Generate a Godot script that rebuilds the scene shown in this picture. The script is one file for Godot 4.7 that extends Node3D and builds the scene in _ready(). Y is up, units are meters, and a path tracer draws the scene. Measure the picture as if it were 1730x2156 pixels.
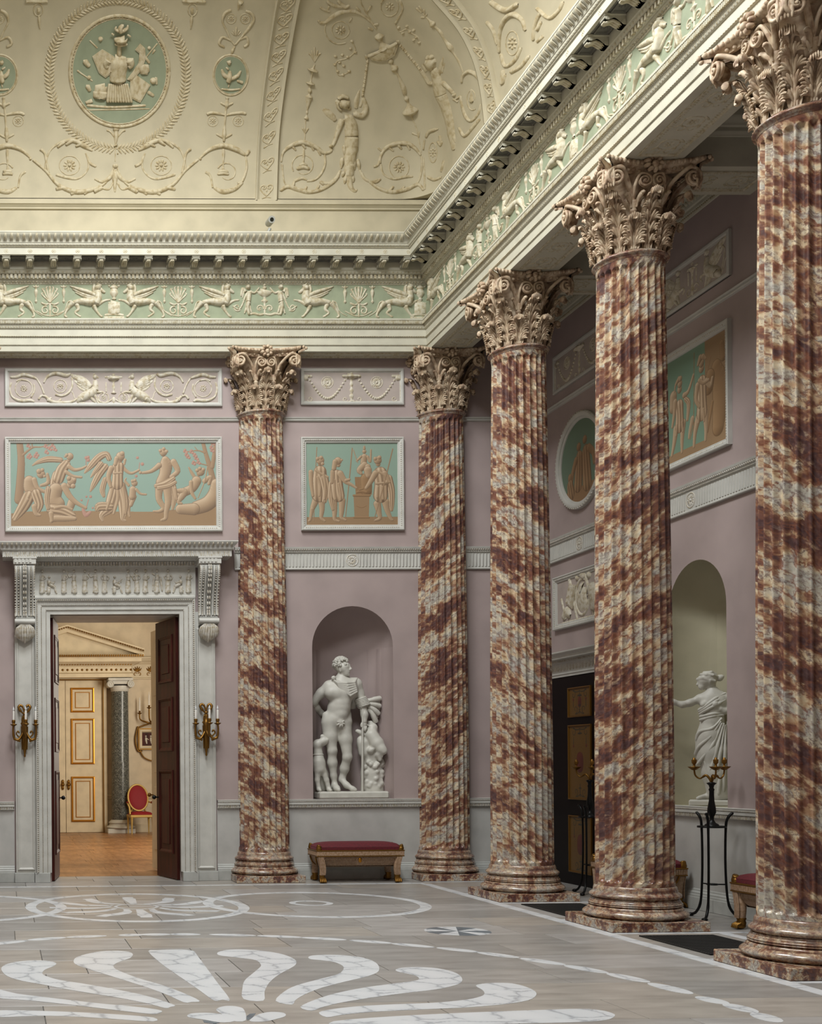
extends Node3D
# Marble hall: one-point view down a columned hall. x right, y up, z towards the camera; back wall and axis of its half columns at z = 0.
const F := 2514.94
const PCX := 59.3
const PCY := 1615.63
const YAW := -0.0221
const ROLL := 0.0074
const EYE := Vector3(0.0, 1.5, 15.62)
const CX := 5.81       # axis of the right-hand colonnade
const PZ := 2.38       # column spacing
const XR := 7.10       # aisle wall
const MID := 1.474     # axis of hall and door
const ZB := 18.5       # wall behind the camera
var M := {}
var used := {}

func _ready() -> void:
	setup_view()
	make_materials()
	build_shell()
	build_entablature()
	build_vault()
	build_back_wall()
	build_doorway()
	build_far_room()
	build_right_aisle()
	build_floor()
	build_columns()
	build_paintings()
	build_statues()
	build_furniture()

func setup_view() -> void:
	var cam := Camera3D.new()
	cam.name = "camera"
	cam.projection = Camera3D.PROJECTION_FRUSTUM
	cam.near = 0.1
	cam.far = 100.0
	cam.size = 0.1 * 2156.0 / F
	cam.frustum_offset = Vector2((865.0 - PCX) / F, (PCY - 1078.0) / F) * 0.1
	cam.position = EYE
	cam.rotation = Vector3(0.0, YAW, -ROLL)
	add_child(cam)
	var we := WorldEnvironment.new()
	we.name = "environment"
	var e := Environment.new()
	e.background_mode = Environment.BG_COLOR
	e.background_color = Color(0.55, 0.62, 0.72)
	e.tonemap_mode = Environment.TONE_MAPPER_LINEAR
	e.tonemap_exposure = 1.0
	e.sdfgi_enabled = true
	e.ssao_enabled = true
	e.ssil_enabled = true
	we.environment = e
	add_child(we)
	# daylight through the roof lights of the hall
	for z in [4.8, 9.4]:
		area("skylight_light", Vector3(MID, 10.9, z), Vector2(2.4, 2.6), Vector3(-90, 0, 0), Color(0.985, 0.995, 1.0), SKY_POWER)
	# area light added to brighten the room beyond the door; no window is built
	area("far_room_light", Vector3(5.2, 3.2, -6.0), Vector2(3.5, 3.6), Vector3(0, 90, 0), Color(1.0, 0.965, 0.90), ROOM_POWER)

const SKY_POWER := 74.0
const ROOM_POWER := 52.0

func area(called: String, at: Vector3, size: Vector2, turn: Vector3, col: Color, power: float) -> void:
	var l := AreaLight3D.new()
	l.name = called
	l.area_size = size
	l.area_normalize_energy = true
	l.light_color = col
	l.light_energy = power
	l.shadow_enabled = true
	l.position = at
	l.rotation_degrees = turn
	add_child(l, true)

# ---------------------------------------------------------------- pixels of the photograph to points on surfaces
func ray(px: float, py: float) -> Vector3:
	var x := (px - PCX) / F
	var y := (PCY - py) / F
	var c := cos(ROLL)
	var s := sin(ROLL)
	var x2 := c * x + s * y
	var y2 := -s * x + c * y
	c = cos(YAW)
	s = sin(YAW)
	return Vector3(c * x2 - s, y2, -(s * x2 + c))

func on_z(px: float, py: float, z: float) -> Vector3:
	var r := ray(px, py)
	return EYE + r * ((z - EYE.z) / r.z)

func on_floor(px: float, py: float) -> Vector3:
	var r := ray(px, py)
	return EYE - r * (EYE.y / r.y)

# ---------------------------------------------------------------- naming
func numbered(called: String) -> String:
	var n: int = used.get(called, 0)
	used[called] = n + 1
	return called if n == 0 else "%s_%03d" % [called, n]

func tag(o: Node, label: String, category: String, group := "", kind := "") -> Node:
	if label: o.set_meta("label", label)
	if category: o.set_meta("category", category)
	if group: o.set_meta("group", group)
	if kind: o.set_meta("kind", kind)
	return o

func node(called: String, at := Vector3.ZERO, turn := 0.0, parent: Node = self) -> Node3D:
	var o := Node3D.new()
	o.name = numbered(called) if parent == self else called
	o.position = at
	o.rotation.y = turn
	parent.add_child(o, true)
	return o

func part(called: String, m, mat: Material, parent: Node, at := Vector3.ZERO, turn := 0.0) -> MeshInstance3D:
	var o := MeshInstance3D.new()
	o.name = numbered(called) if parent == self else called
	var me: Mesh = m.mesh() if m is MB else m
	o.mesh = me
	o.material_override = mat
	o.position = at
	o.rotation.y = turn
	parent.add_child(o, true)
	return o

func struct(called: String, m, mat: Material, label := "", at := Vector3.ZERO, turn := 0.0) -> MeshInstance3D:
	var o := part(called, m, mat, self, at, turn)
	o.set_meta("kind", "structure")
	if label: o.set_meta("label", label)
	return o

func snode(called: String, label := "", at := Vector3.ZERO, turn := 0.0) -> Node3D:
	var o := node(called, at, turn)
	o.set_meta("kind", "structure")
	if label: o.set_meta("label", label)
	return o

func stuff(o: Node) -> Node:
	o.set_meta("kind", "stuff")
	return o

# ---------------------------------------------------------------- mesh building
class MB:
	var v := PackedVector3Array()
	var t := PackedVector2Array()
	var ix := PackedInt32Array()
	var uvs := false

	func quad(a: Vector3, b: Vector3, c: Vector3, d: Vector3) -> void:
		var n := v.size()
		v.append(a); v.append(b); v.append(c); v.append(d)
		if uvs:
			t.append(Vector2(0, 0)); t.append(Vector2(1, 0)); t.append(Vector2(1, 1)); t.append(Vector2(0, 1))
		ix.append_array([n, n + 1, n + 2, n, n + 2, n + 3])

	func tri(a: Vector3, b: Vector3, c: Vector3) -> void:
		var n := v.size()
		v.append(a); v.append(b); v.append(c)
		if uvs:
			t.append(Vector2(0, 0)); t.append(Vector2(1, 0)); t.append(Vector2(1, 1))
		ix.append_array([n, n + 1, n + 2])

	func grid(p: PackedVector3Array, nu: int, nv: int, cu := false, cv := false, uv := PackedVector2Array()) -> void:
		var n := v.size()
		v.append_array(p)
		if uvs:
			if uv.size() == p.size():
				t.append_array(uv)
			else:
				for k in p.size(): t.append(Vector2(p[k].x, p[k].y))
		for j in (nv if cv else nv - 1):
			var j2 := (j + 1) % nv
			for i in (nu if cu else nu - 1):
				var i2 := (i + 1) % nu
				var a := n + j * nu + i
				var b := n + j * nu + i2
				var c := n + j2 * nu + i2
				var d := n + j2 * nu + i
				ix.append(a); ix.append(b); ix.append(c)
				ix.append(a); ix.append(c); ix.append(d)

	func box(c: Vector3, s: Vector3, bev := 0.0) -> void:
		var h := s * 0.5
		if bev <= 0.0:
			var q := []
			for k in 8: q.append(c + Vector3(h.x * (1 if k & 1 else -1), h.y * (1 if k & 2 else -1), h.z * (1 if k & 4 else -1)))
			quad(q[0], q[2], q[3], q[1]); quad(q[5], q[7], q[6], q[4]); quad(q[4], q[6], q[2], q[0])
			quad(q[1], q[3], q[7], q[5]); quad(q[2], q[6], q[7], q[3]); quad(q[4], q[0], q[1], q[5])
			return
		var b := minf(bev, minf(h.x, minf(h.y, h.z)) * 0.9)
		var g := h - Vector3(b, b, b)
		var P := []
		for k in 8:
			var sg := Vector3(1 if k & 1 else -1, 1 if k & 2 else -1, 1 if k & 4 else -1)
			P.append([c + sg * Vector3(h.x, g.y, g.z), c + sg * Vector3(g.x, h.y, g.z), c + sg * Vector3(g.x, g.y, h.z)])
		for f in [[0, 2, 6, 4, 0], [5, 7, 3, 1, 0], [0, 4, 5, 1, 1], [2, 3, 7, 6, 1], [1, 3, 2, 0, 2], [4, 6, 7, 5, 2]]:
			quad(P[f[0]][f[4]], P[f[1]][f[4]], P[f[2]][f[4]], P[f[3]][f[4]])
		for e in [[0, 1, 1, 2], [2, 3, 1, 2], [4, 5, 1, 2], [6, 7, 1, 2], [0, 2, 0, 2], [1, 3, 0, 2], [4, 6, 0, 2], [5, 7, 0, 2], [0, 4, 0, 1], [1, 5, 0, 1], [2, 6, 0, 1], [3, 7, 0, 1]]:
			quad(P[e[0]][e[2]], P[e[1]][e[2]], P[e[1]][e[3]], P[e[0]][e[3]])
		for k in 8: tri(P[k][0], P[k][1], P[k][2])

	func lathe(pr: Array, n := 24, at := Vector3.ZERO, a0 := 0.0, a1 := TAU) -> void:
		var full := is_equal_approx(a1 - a0, TAU)
		var nu := n if full else n + 1
		var p := PackedVector3Array()
		var uv := PackedVector2Array()
		for q in pr:
			for i in nu:
				var a := a0 + (a1 - a0) * i / n
				p.append(at + Vector3(q.x * sin(a), q.y, q.x * cos(a)))
				uv.append(Vector2(float(i) / n, q.y))
		grid(p, nu, pr.size(), full, false, uv)

	# profile of points (out, up) between two ends given as functions of such a point
	func ext(pr: Array, fa: Callable, fb: Callable) -> void:
		var p := PackedVector3Array()
		for q in pr: p.append(fa.call(q))
		for q in pr: p.append(fb.call(q))
		grid(p, pr.size(), 2)

	# rectangular frame in the plane z = 0 of profile points (inset, height)
	func frame(x0: float, y0: float, x1: float, y1: float, pr: Array) -> void:
		var p := PackedVector3Array()
		var cs := [[x0, y0, 1, 1], [x1, y0, -1, 1], [x1, y1, -1, -1], [x0, y1, 1, -1]]
		for k in 4:
			var a: Array = cs[k]
			var b: Array = cs[(k + 1) % 4]
			p.clear()
			for q in pr: p.append(Vector3(a[0] + a[2] * q.x, a[1] + a[3] * q.x, q.y))
			for q in pr: p.append(Vector3(b[0] + b[2] * q.x, b[1] + b[3] * q.x, q.y))
			grid(p, pr.size(), 2)

	# tube through points with radii
	func tube(pts: Array, rad, n := 8, closed := false) -> void:
		var p := PackedVector3Array()
		var c := pts.size()
		var up := Vector3(0.31, 0.87, 0.38).normalized()
		var t0: Vector3 = (pts[1] - pts[0]).normalized()
		if absf(up.dot(t0)) > 0.95: up = Vector3.RIGHT
		var nrm := (up - t0 * up.dot(t0)).normalized()
		for i in c:
			var tg: Vector3
			if closed: tg = (pts[(i + 1) % c] - pts[(i + c - 1) % c]).normalized()
			else: tg = (pts[mini(i + 1, c - 1)] - pts[maxi(i - 1, 0)]).normalized()
			nrm = (nrm - tg * nrm.dot(tg)).normalized()
			var bi := tg.cross(nrm)
			var r: float = rad[i * (rad.size() - 1) / maxi(c - 1, 1)] if rad is Array else rad
			for k in n:
				var a := TAU * k / n
				p.append(pts[i] + (nrm * cos(a) + bi * sin(a)) * r)
		grid(p, n, c, true, closed)
		if not closed:
			for e in [0, c - 1]:
				var s := v.size()
				v.append(pts[e])
				if uvs: t.append(Vector2.ZERO)
				for k in n:
					v.append(p[e * n + k])
					if uvs: t.append(Vector2.ZERO)
				for k in n: ix.append_array([s, s + 1 + k, s + 1 + (k + 1) % n])

	func ball(c: Vector3, r: Vector3, n := 10, m := 7) -> void:
		var p := PackedVector3Array()
		for j in m:
			var b := PI * j / (m - 1) - PI / 2
			for i in n:
				var a := TAU * i / n
				p.append(c + Vector3(r.x * cos(b) * cos(a), r.y * sin(b), r.z * cos(b) * sin(a)))
		grid(p, n, m, true)

	func add(o: MB, x: Transform3D) -> void:
		var n := v.size()
		for p in o.v: v.append(x * p)
		if uvs:
			if o.uvs: t.append_array(o.t)
			else:
				for p in o.v: t.append(Vector2(p.x, p.y))
		for i in o.ix: ix.append(i + n)

	# flat slab of a 2-D outline laid through f(point, height), with sides
	func slab(out: PackedVector2Array, f: Callable, h0: float, h1: float, uvs_scale := 0.0) -> void:
		var tr := Geometry2D.triangulate_polygon(out)
		var n := v.size()
		for q in out: v.append(f.call(q, h1))
		if uvs:
			for q in out: t.append(q)
		for i in tr: ix.append(i + n)
		for k in out.size():
			var a := out[k]
			var b := out[(k + 1) % out.size()]
			quad(f.call(a, h0), f.call(b, h0), f.call(b, h1), f.call(a, h1))

	func mesh() -> ArrayMesh:
		var nn := PackedVector3Array()
		nn.resize(v.size())
		for k in range(0, ix.size(), 3):
			var a := ix[k]
			var b := ix[k + 1]
			var c := ix[k + 2]
			var f := (v[c] - v[a]).cross(v[b] - v[a])
			nn[a] += f
			nn[b] += f
			nn[c] += f
		for k in nn.size(): nn[k] = nn[k].normalized() if nn[k].length_squared() > 1e-24 else Vector3.UP
		var ar := []
		ar.resize(Mesh.ARRAY_MAX)
		ar[Mesh.ARRAY_VERTEX] = v
		ar[Mesh.ARRAY_NORMAL] = nn
		if uvs: ar[Mesh.ARRAY_TEX_UV] = t
		ar[Mesh.ARRAY_INDEX] = ix
		var m := ArrayMesh.new()
		m.add_surface_from_arrays(Mesh.PRIMITIVE_TRIANGLES, ar)
		return m

# profile from [x, y, kind]: 0 line, 1 ovolo, 2 cavetto, 3 cyma, 4 bead; points doubled so that edges stay crisp
func prof(list: Array) -> Array:
	var out := []
	var a := Vector2(list[0][0], list[0][1])
	for k in range(1, list.size()):
		var b := Vector2(list[k][0], list[k][1])
		var kind: int = list[k][2] if list[k].size() > 2 else 0
		var n := 1 if kind == 0 else 6
		for i in n + 1:
			var t := float(i) / n
			var q := a.lerp(b, t)
			var w := t * PI / 2
			match kind:
				1: q = a + Vector2((b.x - a.x) * sin(w), (b.y - a.y) * (1.0 - cos(w)))
				2: q = a + Vector2((b.x - a.x) * (1.0 - cos(w)), (b.y - a.y) * sin(w))
				3: q = a + Vector2((b.x - a.x) * (0.5 - 0.5 * cos(PI * t)), (b.y - a.y) * t)
				4: q += Vector2(absf(b.y - a.y) * 0.5 * sin(PI * t), 0)
			out.append(q)
		a = b
	return out

func catmull(p: Array, n := 4, closed := false) -> Array:
	var out := []
	var c := p.size()
	for i in (c if closed else c - 1):
		var a = p[(i + c - 1) % c] if closed else p[maxi(i - 1, 0)]
		var b = p[i]
		var d = p[(i + 1) % c]
		var e = p[(i + 2) % c] if closed else p[mini(i + 2, c - 1)]
		for k in n:
			var t := float(k) / n
			out.append(0.5 * (2.0 * b + (d - a) * t + (2.0 * a - 5.0 * b + 4.0 * d - e) * t * t + (3.0 * b - a - 3.0 * d + e) * t * t * t))
	if not closed: out.append(p[c - 1])
	return out

# ---------------------------------------------------------------- low relief: half-round strokes on a surface f(u, v, height)
class Orn:
	var mb := MB.new()
	var f: Callable
	var mpu := 1.0        # metres in one unit of (u, v)
	var rise := 0.8       # height of a stroke against its half width
	var flip := 1.0       # -1 mirrors strokes about u0
	var u0 := 0.0
	var off := Vector2.ZERO
	var sc := 1.0
	var base := 0.0
	var wk := 1.0         # width factor
	var col := 0
	var rip := false      # a pleated stroke
	var owner_node

	func tw(x: float, y: float) -> Vector2:
		return Vector2(u0 + flip * (x * sc - u0) + off.x, y * sc + off.y)

	# "x,y,w x,y,w ...; ..." : strokes through points with half widths
	func S(txt: String, h := 1.0) -> void:
		for line in txt.split(";", false):
			var pts := []
			rip = line.contains("~")
			for w in line.replace("~", "").strip_edges().split(" ", false):
				var q := w.split_floats(",")
				var u := tw(q[0], q[1])
				pts.append(Vector3(u.x, u.y, q[2] * sc * wk))
			if pts.size() == 1: blob(Vector2(pts[0].x, pts[0].y), pts[0].z, pts[0].z, 0.0, h)
			else: stroke(pts, h)

	func stroke(p: Array, h := 1.0, n := 4) -> void:
		var s: Array = owner_node.catmull(p, n) if p.size() > 2 else [p[0], p[0].lerp(p[1], 0.5), p[1]]
		emit(s, h)

	func emit(s: Array, h: float) -> void:
		var pv := PackedVector3Array()
		var c := s.size()
		for i in range(-1, c + 1):
			var q: Vector3 = s[clampi(i, 0, c - 1)]
			var a: Vector3 = s[clampi(i - 1, 0, c - 1)]
			var b: Vector3 = s[clampi(i + 1, 0, c - 1)]
			var d := Vector2(b.x - a.x, b.y - a.y)
			d = d.normalized() if d.length() > 1e-9 else Vector2.RIGHT
			var w := maxf(q.z, 1e-5)
			var ctr := Vector2(q.x, q.y)
			var k := 1.0
			if i == -1:
				ctr -= d * w * 0.55; k = 0.45
			elif i == c:
				ctr += d * w * 0.55; k = 0.45
			var nrm := Vector2(-d.y, d.x) * w * k
			var hh := w * k * mpu * rise * h
			for z in [[-1.0, -0.15], [-0.7, 0.7], [0.0, 1.0], [0.7, 0.7], [1.0, -0.15]]:
				var u: Vector2 = ctr + nrm * z[0]
				pv.append(f.call(u.x, u.y, base + hh * z[1]))
		mb.grid(pv, 5, c + 2)

	func blob(c: Vector2, rx: float, ry: float, ang := 0.0, h := 1.0) -> void:
		var n := mb.v.size()
		mb.v.append(f.call(c.x, c.y, base + minf(rx, ry) * mpu * rise * h))
		for r in [[0.6, 0.8], [1.0, -0.1]]:
			for i in 10:
				var a := TAU * i / 10
				var d: Vector2 = Vector2(rx * cos(a), ry * sin(a)).rotated(ang) * r[0]
				mb.v.append(f.call(c.x + d.x, c.y + d.y, base + minf(rx, ry) * mpu * rise * h * r[1]))
		for i in 10:
			var j := (i + 1) % 10
			mb.ix.append_array([n, n + 1 + i, n + 1 + j, n + 1 + i, n + 11 + i, n + 11 + j, n + 1 + i, n + 11 + j, n + 1 + j])

	func ring(c: Vector2, rx: float, ry: float, w: float, h := 1.0, n := 32) -> void:
		var s := []
		for i in n + 1:
			var a := TAU * i / n
			s.append(Vector3(c.x + rx * cos(a), c.y + ry * sin(a), w))
		emit(s, h)

	func spiral(c: Vector2, r0: float, r1: float, a0: float, a1: float, w0: float, w1: float, h := 1.0, sq := 1.0) -> void:
		var n := maxi(6, int(absf(a1 - a0) / 0.3))
		var s := []
		for i in n + 1:
			var t := float(i) / n
			var a := lerpf(a0, a1, t)
			var r := lerpf(r0, r1, t)
			s.append(Vector3(c.x + flip * r * cos(a), c.y + sq * r * sin(a), lerpf(w0, w1, t)))
		emit(s, h)

	func rosette(c: Vector2, r: float, n := 8, sq := 1.0, h := 1.0) -> void:
		for i in n:
			var a := TAU * i / n
			var d := Vector2(cos(a), sin(a) * sq)
			blob(c + d * r * 0.64, r * 0.36, r * 0.2 * (0.5 + 0.5 * sq), a, h)
		blob(c, r * 0.27, r * 0.27 * sq, 0.0, 1.4 * h)

	func leaf(p: Vector2, ang: float, l: float, w: float, curl := 0.0, h := 1.0) -> void:
		var s := []
		var q := p
		var a := ang
		for i in 6:
			var t := i / 5.0
			s.append(Vector3(q.x, q.y, w * (0.25 + 1.0 * sin(PI * minf(t * 0.9 + 0.08, 1.0)))))
			q += Vector2(cos(a), sin(a)) * l / 5.0
			a += curl / 5.0
		emit(s, h)

	# leafy scroll: stem that winds in, with leaves along its outer side
	func scroll(c: Vector2, r0: float, r1: float, a0: float, a1: float, w: float, leaves := 7, sq := 1.0) -> void:
		spiral(c, r0, r1, a0, a1, w, w * 0.45, 1.0, sq)
		var sg := signf(a1 - a0)
		for i in leaves:
			var t := float(i) / leaves * 0.62
			var a := lerpf(a0, a1, t)
			var r := lerpf(r0, r1, t)
			var q := c + Vector2(flip * cos(a), sq * sin(a)) * r
			var dir := Vector2(-sin(a) * sg * flip, cos(a) * sg * sq).angle()
			leaf(q, dir - 0.75 * sg * flip, r0 * 0.34, w * 1.15, 0.9 * sg * flip)

	func poly(pts: PackedVector2Array, h: float) -> void:
		var q := Geometry2D.offset_polygon(pts, -h / mpu * 0.7)
		mb.slab(pts, func(a, z): return f.call(a.x, a.y, base + z), -0.004, h * 0.7)
		for k in q: mb.slab(k, func(a, z): return f.call(a.x, a.y, base + z), h * 0.5, h)

func orn(f: Callable, mpu := 1.0, rise := 0.8) -> Orn:
	var o := Orn.new()
	o.f = f
	o.mpu = mpu
	o.rise = rise
	o.owner_node = self
	return o

# painted figures: the same strokes drawn into a picture, rounded by paint from a fixed side as on a grisaille
class Pic extends Orn:
	var im: Image
	var tones: Array
	var light := Vector2(-0.5, -0.7)

	# one stroke is painted as a whole: every pixel takes its rounding from the nearest stretch of the stroke
	func emit(s: Array, _h: float) -> void:
		var lo := Vector2(1e9, 1e9)
		var hi := -lo
		for q in s:
			lo = lo.min(Vector2(q.x - q.z, q.y - q.z))
			hi = hi.max(Vector2(q.x + q.z, q.y + q.z))
		var X0 := maxi(0, int(lo.x))
		var Y0 := maxi(0, int(lo.y))
		var W := mini(im.get_width() - 1, int(hi.x) + 1) - X0 + 1
		var H := mini(im.get_height() - 1, int(hi.y) + 1) - Y0 + 1
		if W <= 0 or H <= 0: return
		var best := PackedVector2Array()
		best.resize(W * H)
		best.fill(Vector2(9, 9))
		var across := PackedFloat32Array()
		across.resize(W * H)
		for i in s.size() - 1:
			var a: Vector3 = s[i]
			var b: Vector3 = s[i + 1]
			var r := maxf(a.z, b.z)
			var pa := Vector2(a.x, a.y)
			var ab := Vector2(b.x - a.x, b.y - a.y)
			var ll := maxf(ab.length_squared(), 1e-6)
			for y in range(maxi(Y0, int(minf(a.y, b.y) - r)), mini(Y0 + H, int(maxf(a.y, b.y) + r) + 2)):
				for x in range(maxi(X0, int(minf(a.x, b.x) - r)), mini(X0 + W, int(maxf(a.x, b.x) + r) + 2)):
					var q := Vector2(x, y) - pa
					var t := clampf(q.dot(ab) / ll, 0.0, 1.0)
					var d := (q - ab * t) / maxf(lerpf(a.z, b.z, t), 0.01)
					var k := (y - Y0) * W + x - X0
					if d.length_squared() < best[k].length_squared():
						best[k] = d
						across[k] = ab.cross(d) / sqrt(ll)
		var lit: Color = tones[col][0]
		var mid: Color = tones[col][1]
		var dark: Color = tones[col][2]
		for y in H:
			for x in W:
				var d := best[y * W + x]
				var k := d.length_squared()
				if k > 1.0: continue
				var sh := d.dot(light)
				if rip: sh = sh * 0.75 + 0.42 * sin(across[y * W + x] * 9.0 + 0.012 * (y - x))
				var c := mid.lerp(lit, clampf(sh * 1.2, 0.0, 1.0)) if sh > 0.0 else mid.lerp(dark, clampf(-sh * 1.1, 0.0, 1.0))
				if k > 0.80: c = c.lerp(dark, 0.5)
				im.set_pixel(X0 + x, Y0 + y, c)

	func blob(c: Vector2, rx: float, ry: float, _ang := 0.0, _h := 1.0) -> void:
		var r := (rx + ry) * 0.5
		emit([Vector3(c.x, c.y, r), Vector3(c.x + 0.01, c.y, r)], 1.0)

	func poly(pts: PackedVector2Array, _h: float) -> void:
		var lo := pts[0]
		var hi := pts[0]
		for p in pts:
			lo = lo.min(p); hi = hi.max(p)
		for y in range(maxi(0, int(lo.y)), mini(im.get_height(), int(hi.y) + 1)):
			for x in range(maxi(0, int(lo.x)), mini(im.get_width(), int(hi.x) + 1)):
				if Geometry2D.is_point_in_polygon(Vector2(x, y), pts): im.set_pixel(x, y, tones[col][1])

# ---------------------------------------------------------------- materials
func ntex(freq: float, stops: Array, sd: int, size := 512, kind := FastNoiseLite.TYPE_SIMPLEX_SMOOTH, oct := 4, warp := 0.0) -> NoiseTexture2D:
	var n := FastNoiseLite.new()
	n.seed = sd
	n.noise_type = kind
	n.frequency = freq
	n.fractal_octaves = oct
	if kind == FastNoiseLite.TYPE_CELLULAR: n.cellular_return_type = FastNoiseLite.RETURN_DISTANCE2_SUB
	if warp > 0.0:
		n.domain_warp_enabled = true
		n.domain_warp_amplitude = warp
		n.domain_warp_frequency = freq * 1.5
	var t := NoiseTexture2D.new()
	t.width = size
	t.height = size
	t.seamless = true
	t.noise = n
	var g := Gradient.new()
	var off := PackedFloat32Array()
	var cs := PackedColorArray()
	for s in stops:
		off.append(s[0]); cs.append(s[1])
	g.offsets = off
	g.colors = cs
	t.color_ramp = g
	return t

func grey(k: float) -> Color: return Color(k, k, k)

func mat(called: String, c: Color, rough := 0.7, tx: Texture2D = null, sc := 1.0, metal := 0.0, spec := 0.5) -> StandardMaterial3D:
	var m := StandardMaterial3D.new()
	m.resource_name = called
	m.albedo_color = c
	m.roughness = rough
	m.metallic = metal
	m.metallic_specular = spec
	if tx:
		m.albedo_texture = tx
		m.uv1_triplanar = true
		m.uv1_world_triplanar = true
		m.uv1_scale = Vector3(sc, sc, sc)
	M[called] = m
	return m

func make_materials() -> void:
	var mottle := ntex(0.012, [[0.0, grey(0.90)], [0.5, grey(0.96)], [1.0, grey(1.0)]], 3)
	var dirty := ntex(0.02, [[0.0, Color(0.72, 0.66, 0.56)], [0.35, Color(0.9, 0.87, 0.8)], [0.6, Color(1, 1, 1)], [1.0, Color(1, 1, 1)]], 9)
	mat("plaster", Color(0.745, 0.705, 0.595), 0.75, mottle, 0.35)          # vault
	mat("plaster_relief", Color(0.75, 0.705, 0.59), 0.7, dirty, 1.3)
	mat("cornice", Color(0.77, 0.755, 0.68), 0.6, mottle, 0.5)
	mat("cornice_relief", Color(0.765, 0.74, 0.655), 0.6, dirty, 1.6)
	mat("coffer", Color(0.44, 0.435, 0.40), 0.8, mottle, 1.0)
	mat("green", Color(0.56, 0.59, 0.485), 0.75, mottle, 0.8)
	mat("wall", Color(0.665, 0.60, 0.585), 0.65, ntex(0.008, [[0.0, grey(0.91)], [0.5, grey(0.965)], [1.0, grey(1.0)]], 17), 0.3)
	mat("wall_panel", Color(0.70, 0.65, 0.615), 0.65, mottle, 0.4)
	mat("wall_relief", Color(0.80, 0.775, 0.71), 0.65, dirty, 1.5)
	mat("dado", Color(0.73, 0.725, 0.705), 0.55, mottle, 0.4)
	mat("trim", Color(0.775, 0.77, 0.74), 0.5, mottle, 0.6)
	mat("trim_relief", Color(0.775, 0.76, 0.725), 0.5, dirty, 2.0)
	mat("niche_cream", Color(0.70, 0.675, 0.575), 0.7, mottle, 0.4)
	mat("skirting", Color(0.70, 0.705, 0.685), 0.45, mottle, 0.8)
	mat("statue", Color(0.785, 0.775, 0.735), 0.5, mottle, 1.0)
	# capitals: cream and tan stone with brown staining
	mat("capital", Color(1, 1, 1), 0.6, ntex(0.02, [[0.0, Color(0.42, 0.32, 0.25)], [0.34, Color(0.62, 0.515, 0.415)], [0.55, Color(0.76, 0.68, 0.57)], [1.0, Color(0.83, 0.78, 0.69)]], 21), 1.1)
	mat("base_marble", Color(1, 1, 1), 0.18, breccia(77, 640, 640, true), 1.0)
	# shafts
	for k in 3:
		var m := mat("shaft_%d" % k, Color(1, 1, 1), 0.24, null)
		m.albedo_texture = breccia(11 + 20 * k, 704, 1792, false)
	# floor
	var band := ntex(0.009, [[0.0, Color(0.55, 0.535, 0.52)], [0.4, Color(0.60, 0.587, 0.572)], [0.7, Color(0.63, 0.617, 0.602)], [1.0, Color(0.66, 0.648, 0.635)]], 31, 512, FastNoiseLite.TYPE_SIMPLEX_SMOOTH, 5, 30.0)
	for k in 4:
		var sm := mat("slab_%d" % k, [Color(1, 1, 1), Color(0.94, 0.935, 0.925), Color(0.985, 0.965, 0.935), Color(0.90, 0.90, 0.895)][k], 0.32, band, 1.0)
		sm.uv1_scale = Vector3(0.35, 1.0, 1.3)
		sm.uv1_offset = Vector3(0.13 * k, 0, 0.31 * k)
	mat("joint", Color(0.33, 0.32, 0.30), 0.7)
	var carrara := ntex(0.006, [[0.0, Color(0.60, 0.615, 0.63)], [0.05, Color(0.70, 0.715, 0.725)], [0.12, Color(0.78, 0.79, 0.795)], [1.0, Color(0.815, 0.82, 0.825)]], 41, 512, FastNoiseLite.TYPE_CELLULAR, 1, 60.0)
	mat("inlay", Color(1, 1, 1), 0.3, carrara, 1.1)
	mat("inlay_blue", Color(0.50, 0.54, 0.57), 0.3, carrara, 1.6)
	mat("grille", Color(0.10, 0.105, 0.105), 0.5, null, 1.0, 0.3)
	# woods, metals, cloth
	mat("mahogany", Color(1, 1, 1), 0.5, streaks(Color(0.17, 0.065, 0.05), Color(0.30, 0.115, 0.08), 51), 1.0, 0.0, 0.3)
	mat("ebony", Color(0.075, 0.045, 0.04), 0.5, null, 1.0, 0.0, 0.25)
	mat("parquet", Color(1, 1, 1), 0.33, streaks(Color(0.50, 0.34, 0.20), Color(0.64, 0.46, 0.295), 53), 1.0)
	mat("parquet_b", Color(0.9, 0.89, 0.87), 0.33, M.parquet.albedo_texture, 1.0)
	mat("gilt", Color(0.72, 0.50, 0.17), 0.36, null, 1.0, 0.85)
	mat("gilt_old", Color(0.50, 0.36, 0.15), 0.4, null, 1.0, 0.8)
	mat("gilt_pale", Color(0.75, 0.63, 0.36), 0.45, null, 1.0, 0.35)
	mat("bronze_black", Color(0.035, 0.037, 0.04), 0.38, null, 1.0, 0.4)
	mat("velvet", Color(0.40, 0.045, 0.10), 0.75, ntex(0.03, [[0.0, grey(0.7)], [1.0, grey(1.0)]], 61), 2.0)
	M.velvet.rim_enabled = true
	M.velvet.rim = 0.8
	M.velvet.rim_tint = 0.6
	mat("bench_paint", Color(0.66, 0.55, 0.455), 0.5, dirty, 3.0)
	mat("candle", Color(0.90, 0.89, 0.86), 0.5)
	mat("cream_paint", Color(0.84, 0.785, 0.67), 0.55, mottle, 0.5)
	mat("cream_wall", Color(0.85, 0.79, 0.685), 0.7, mottle, 0.4)
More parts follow.
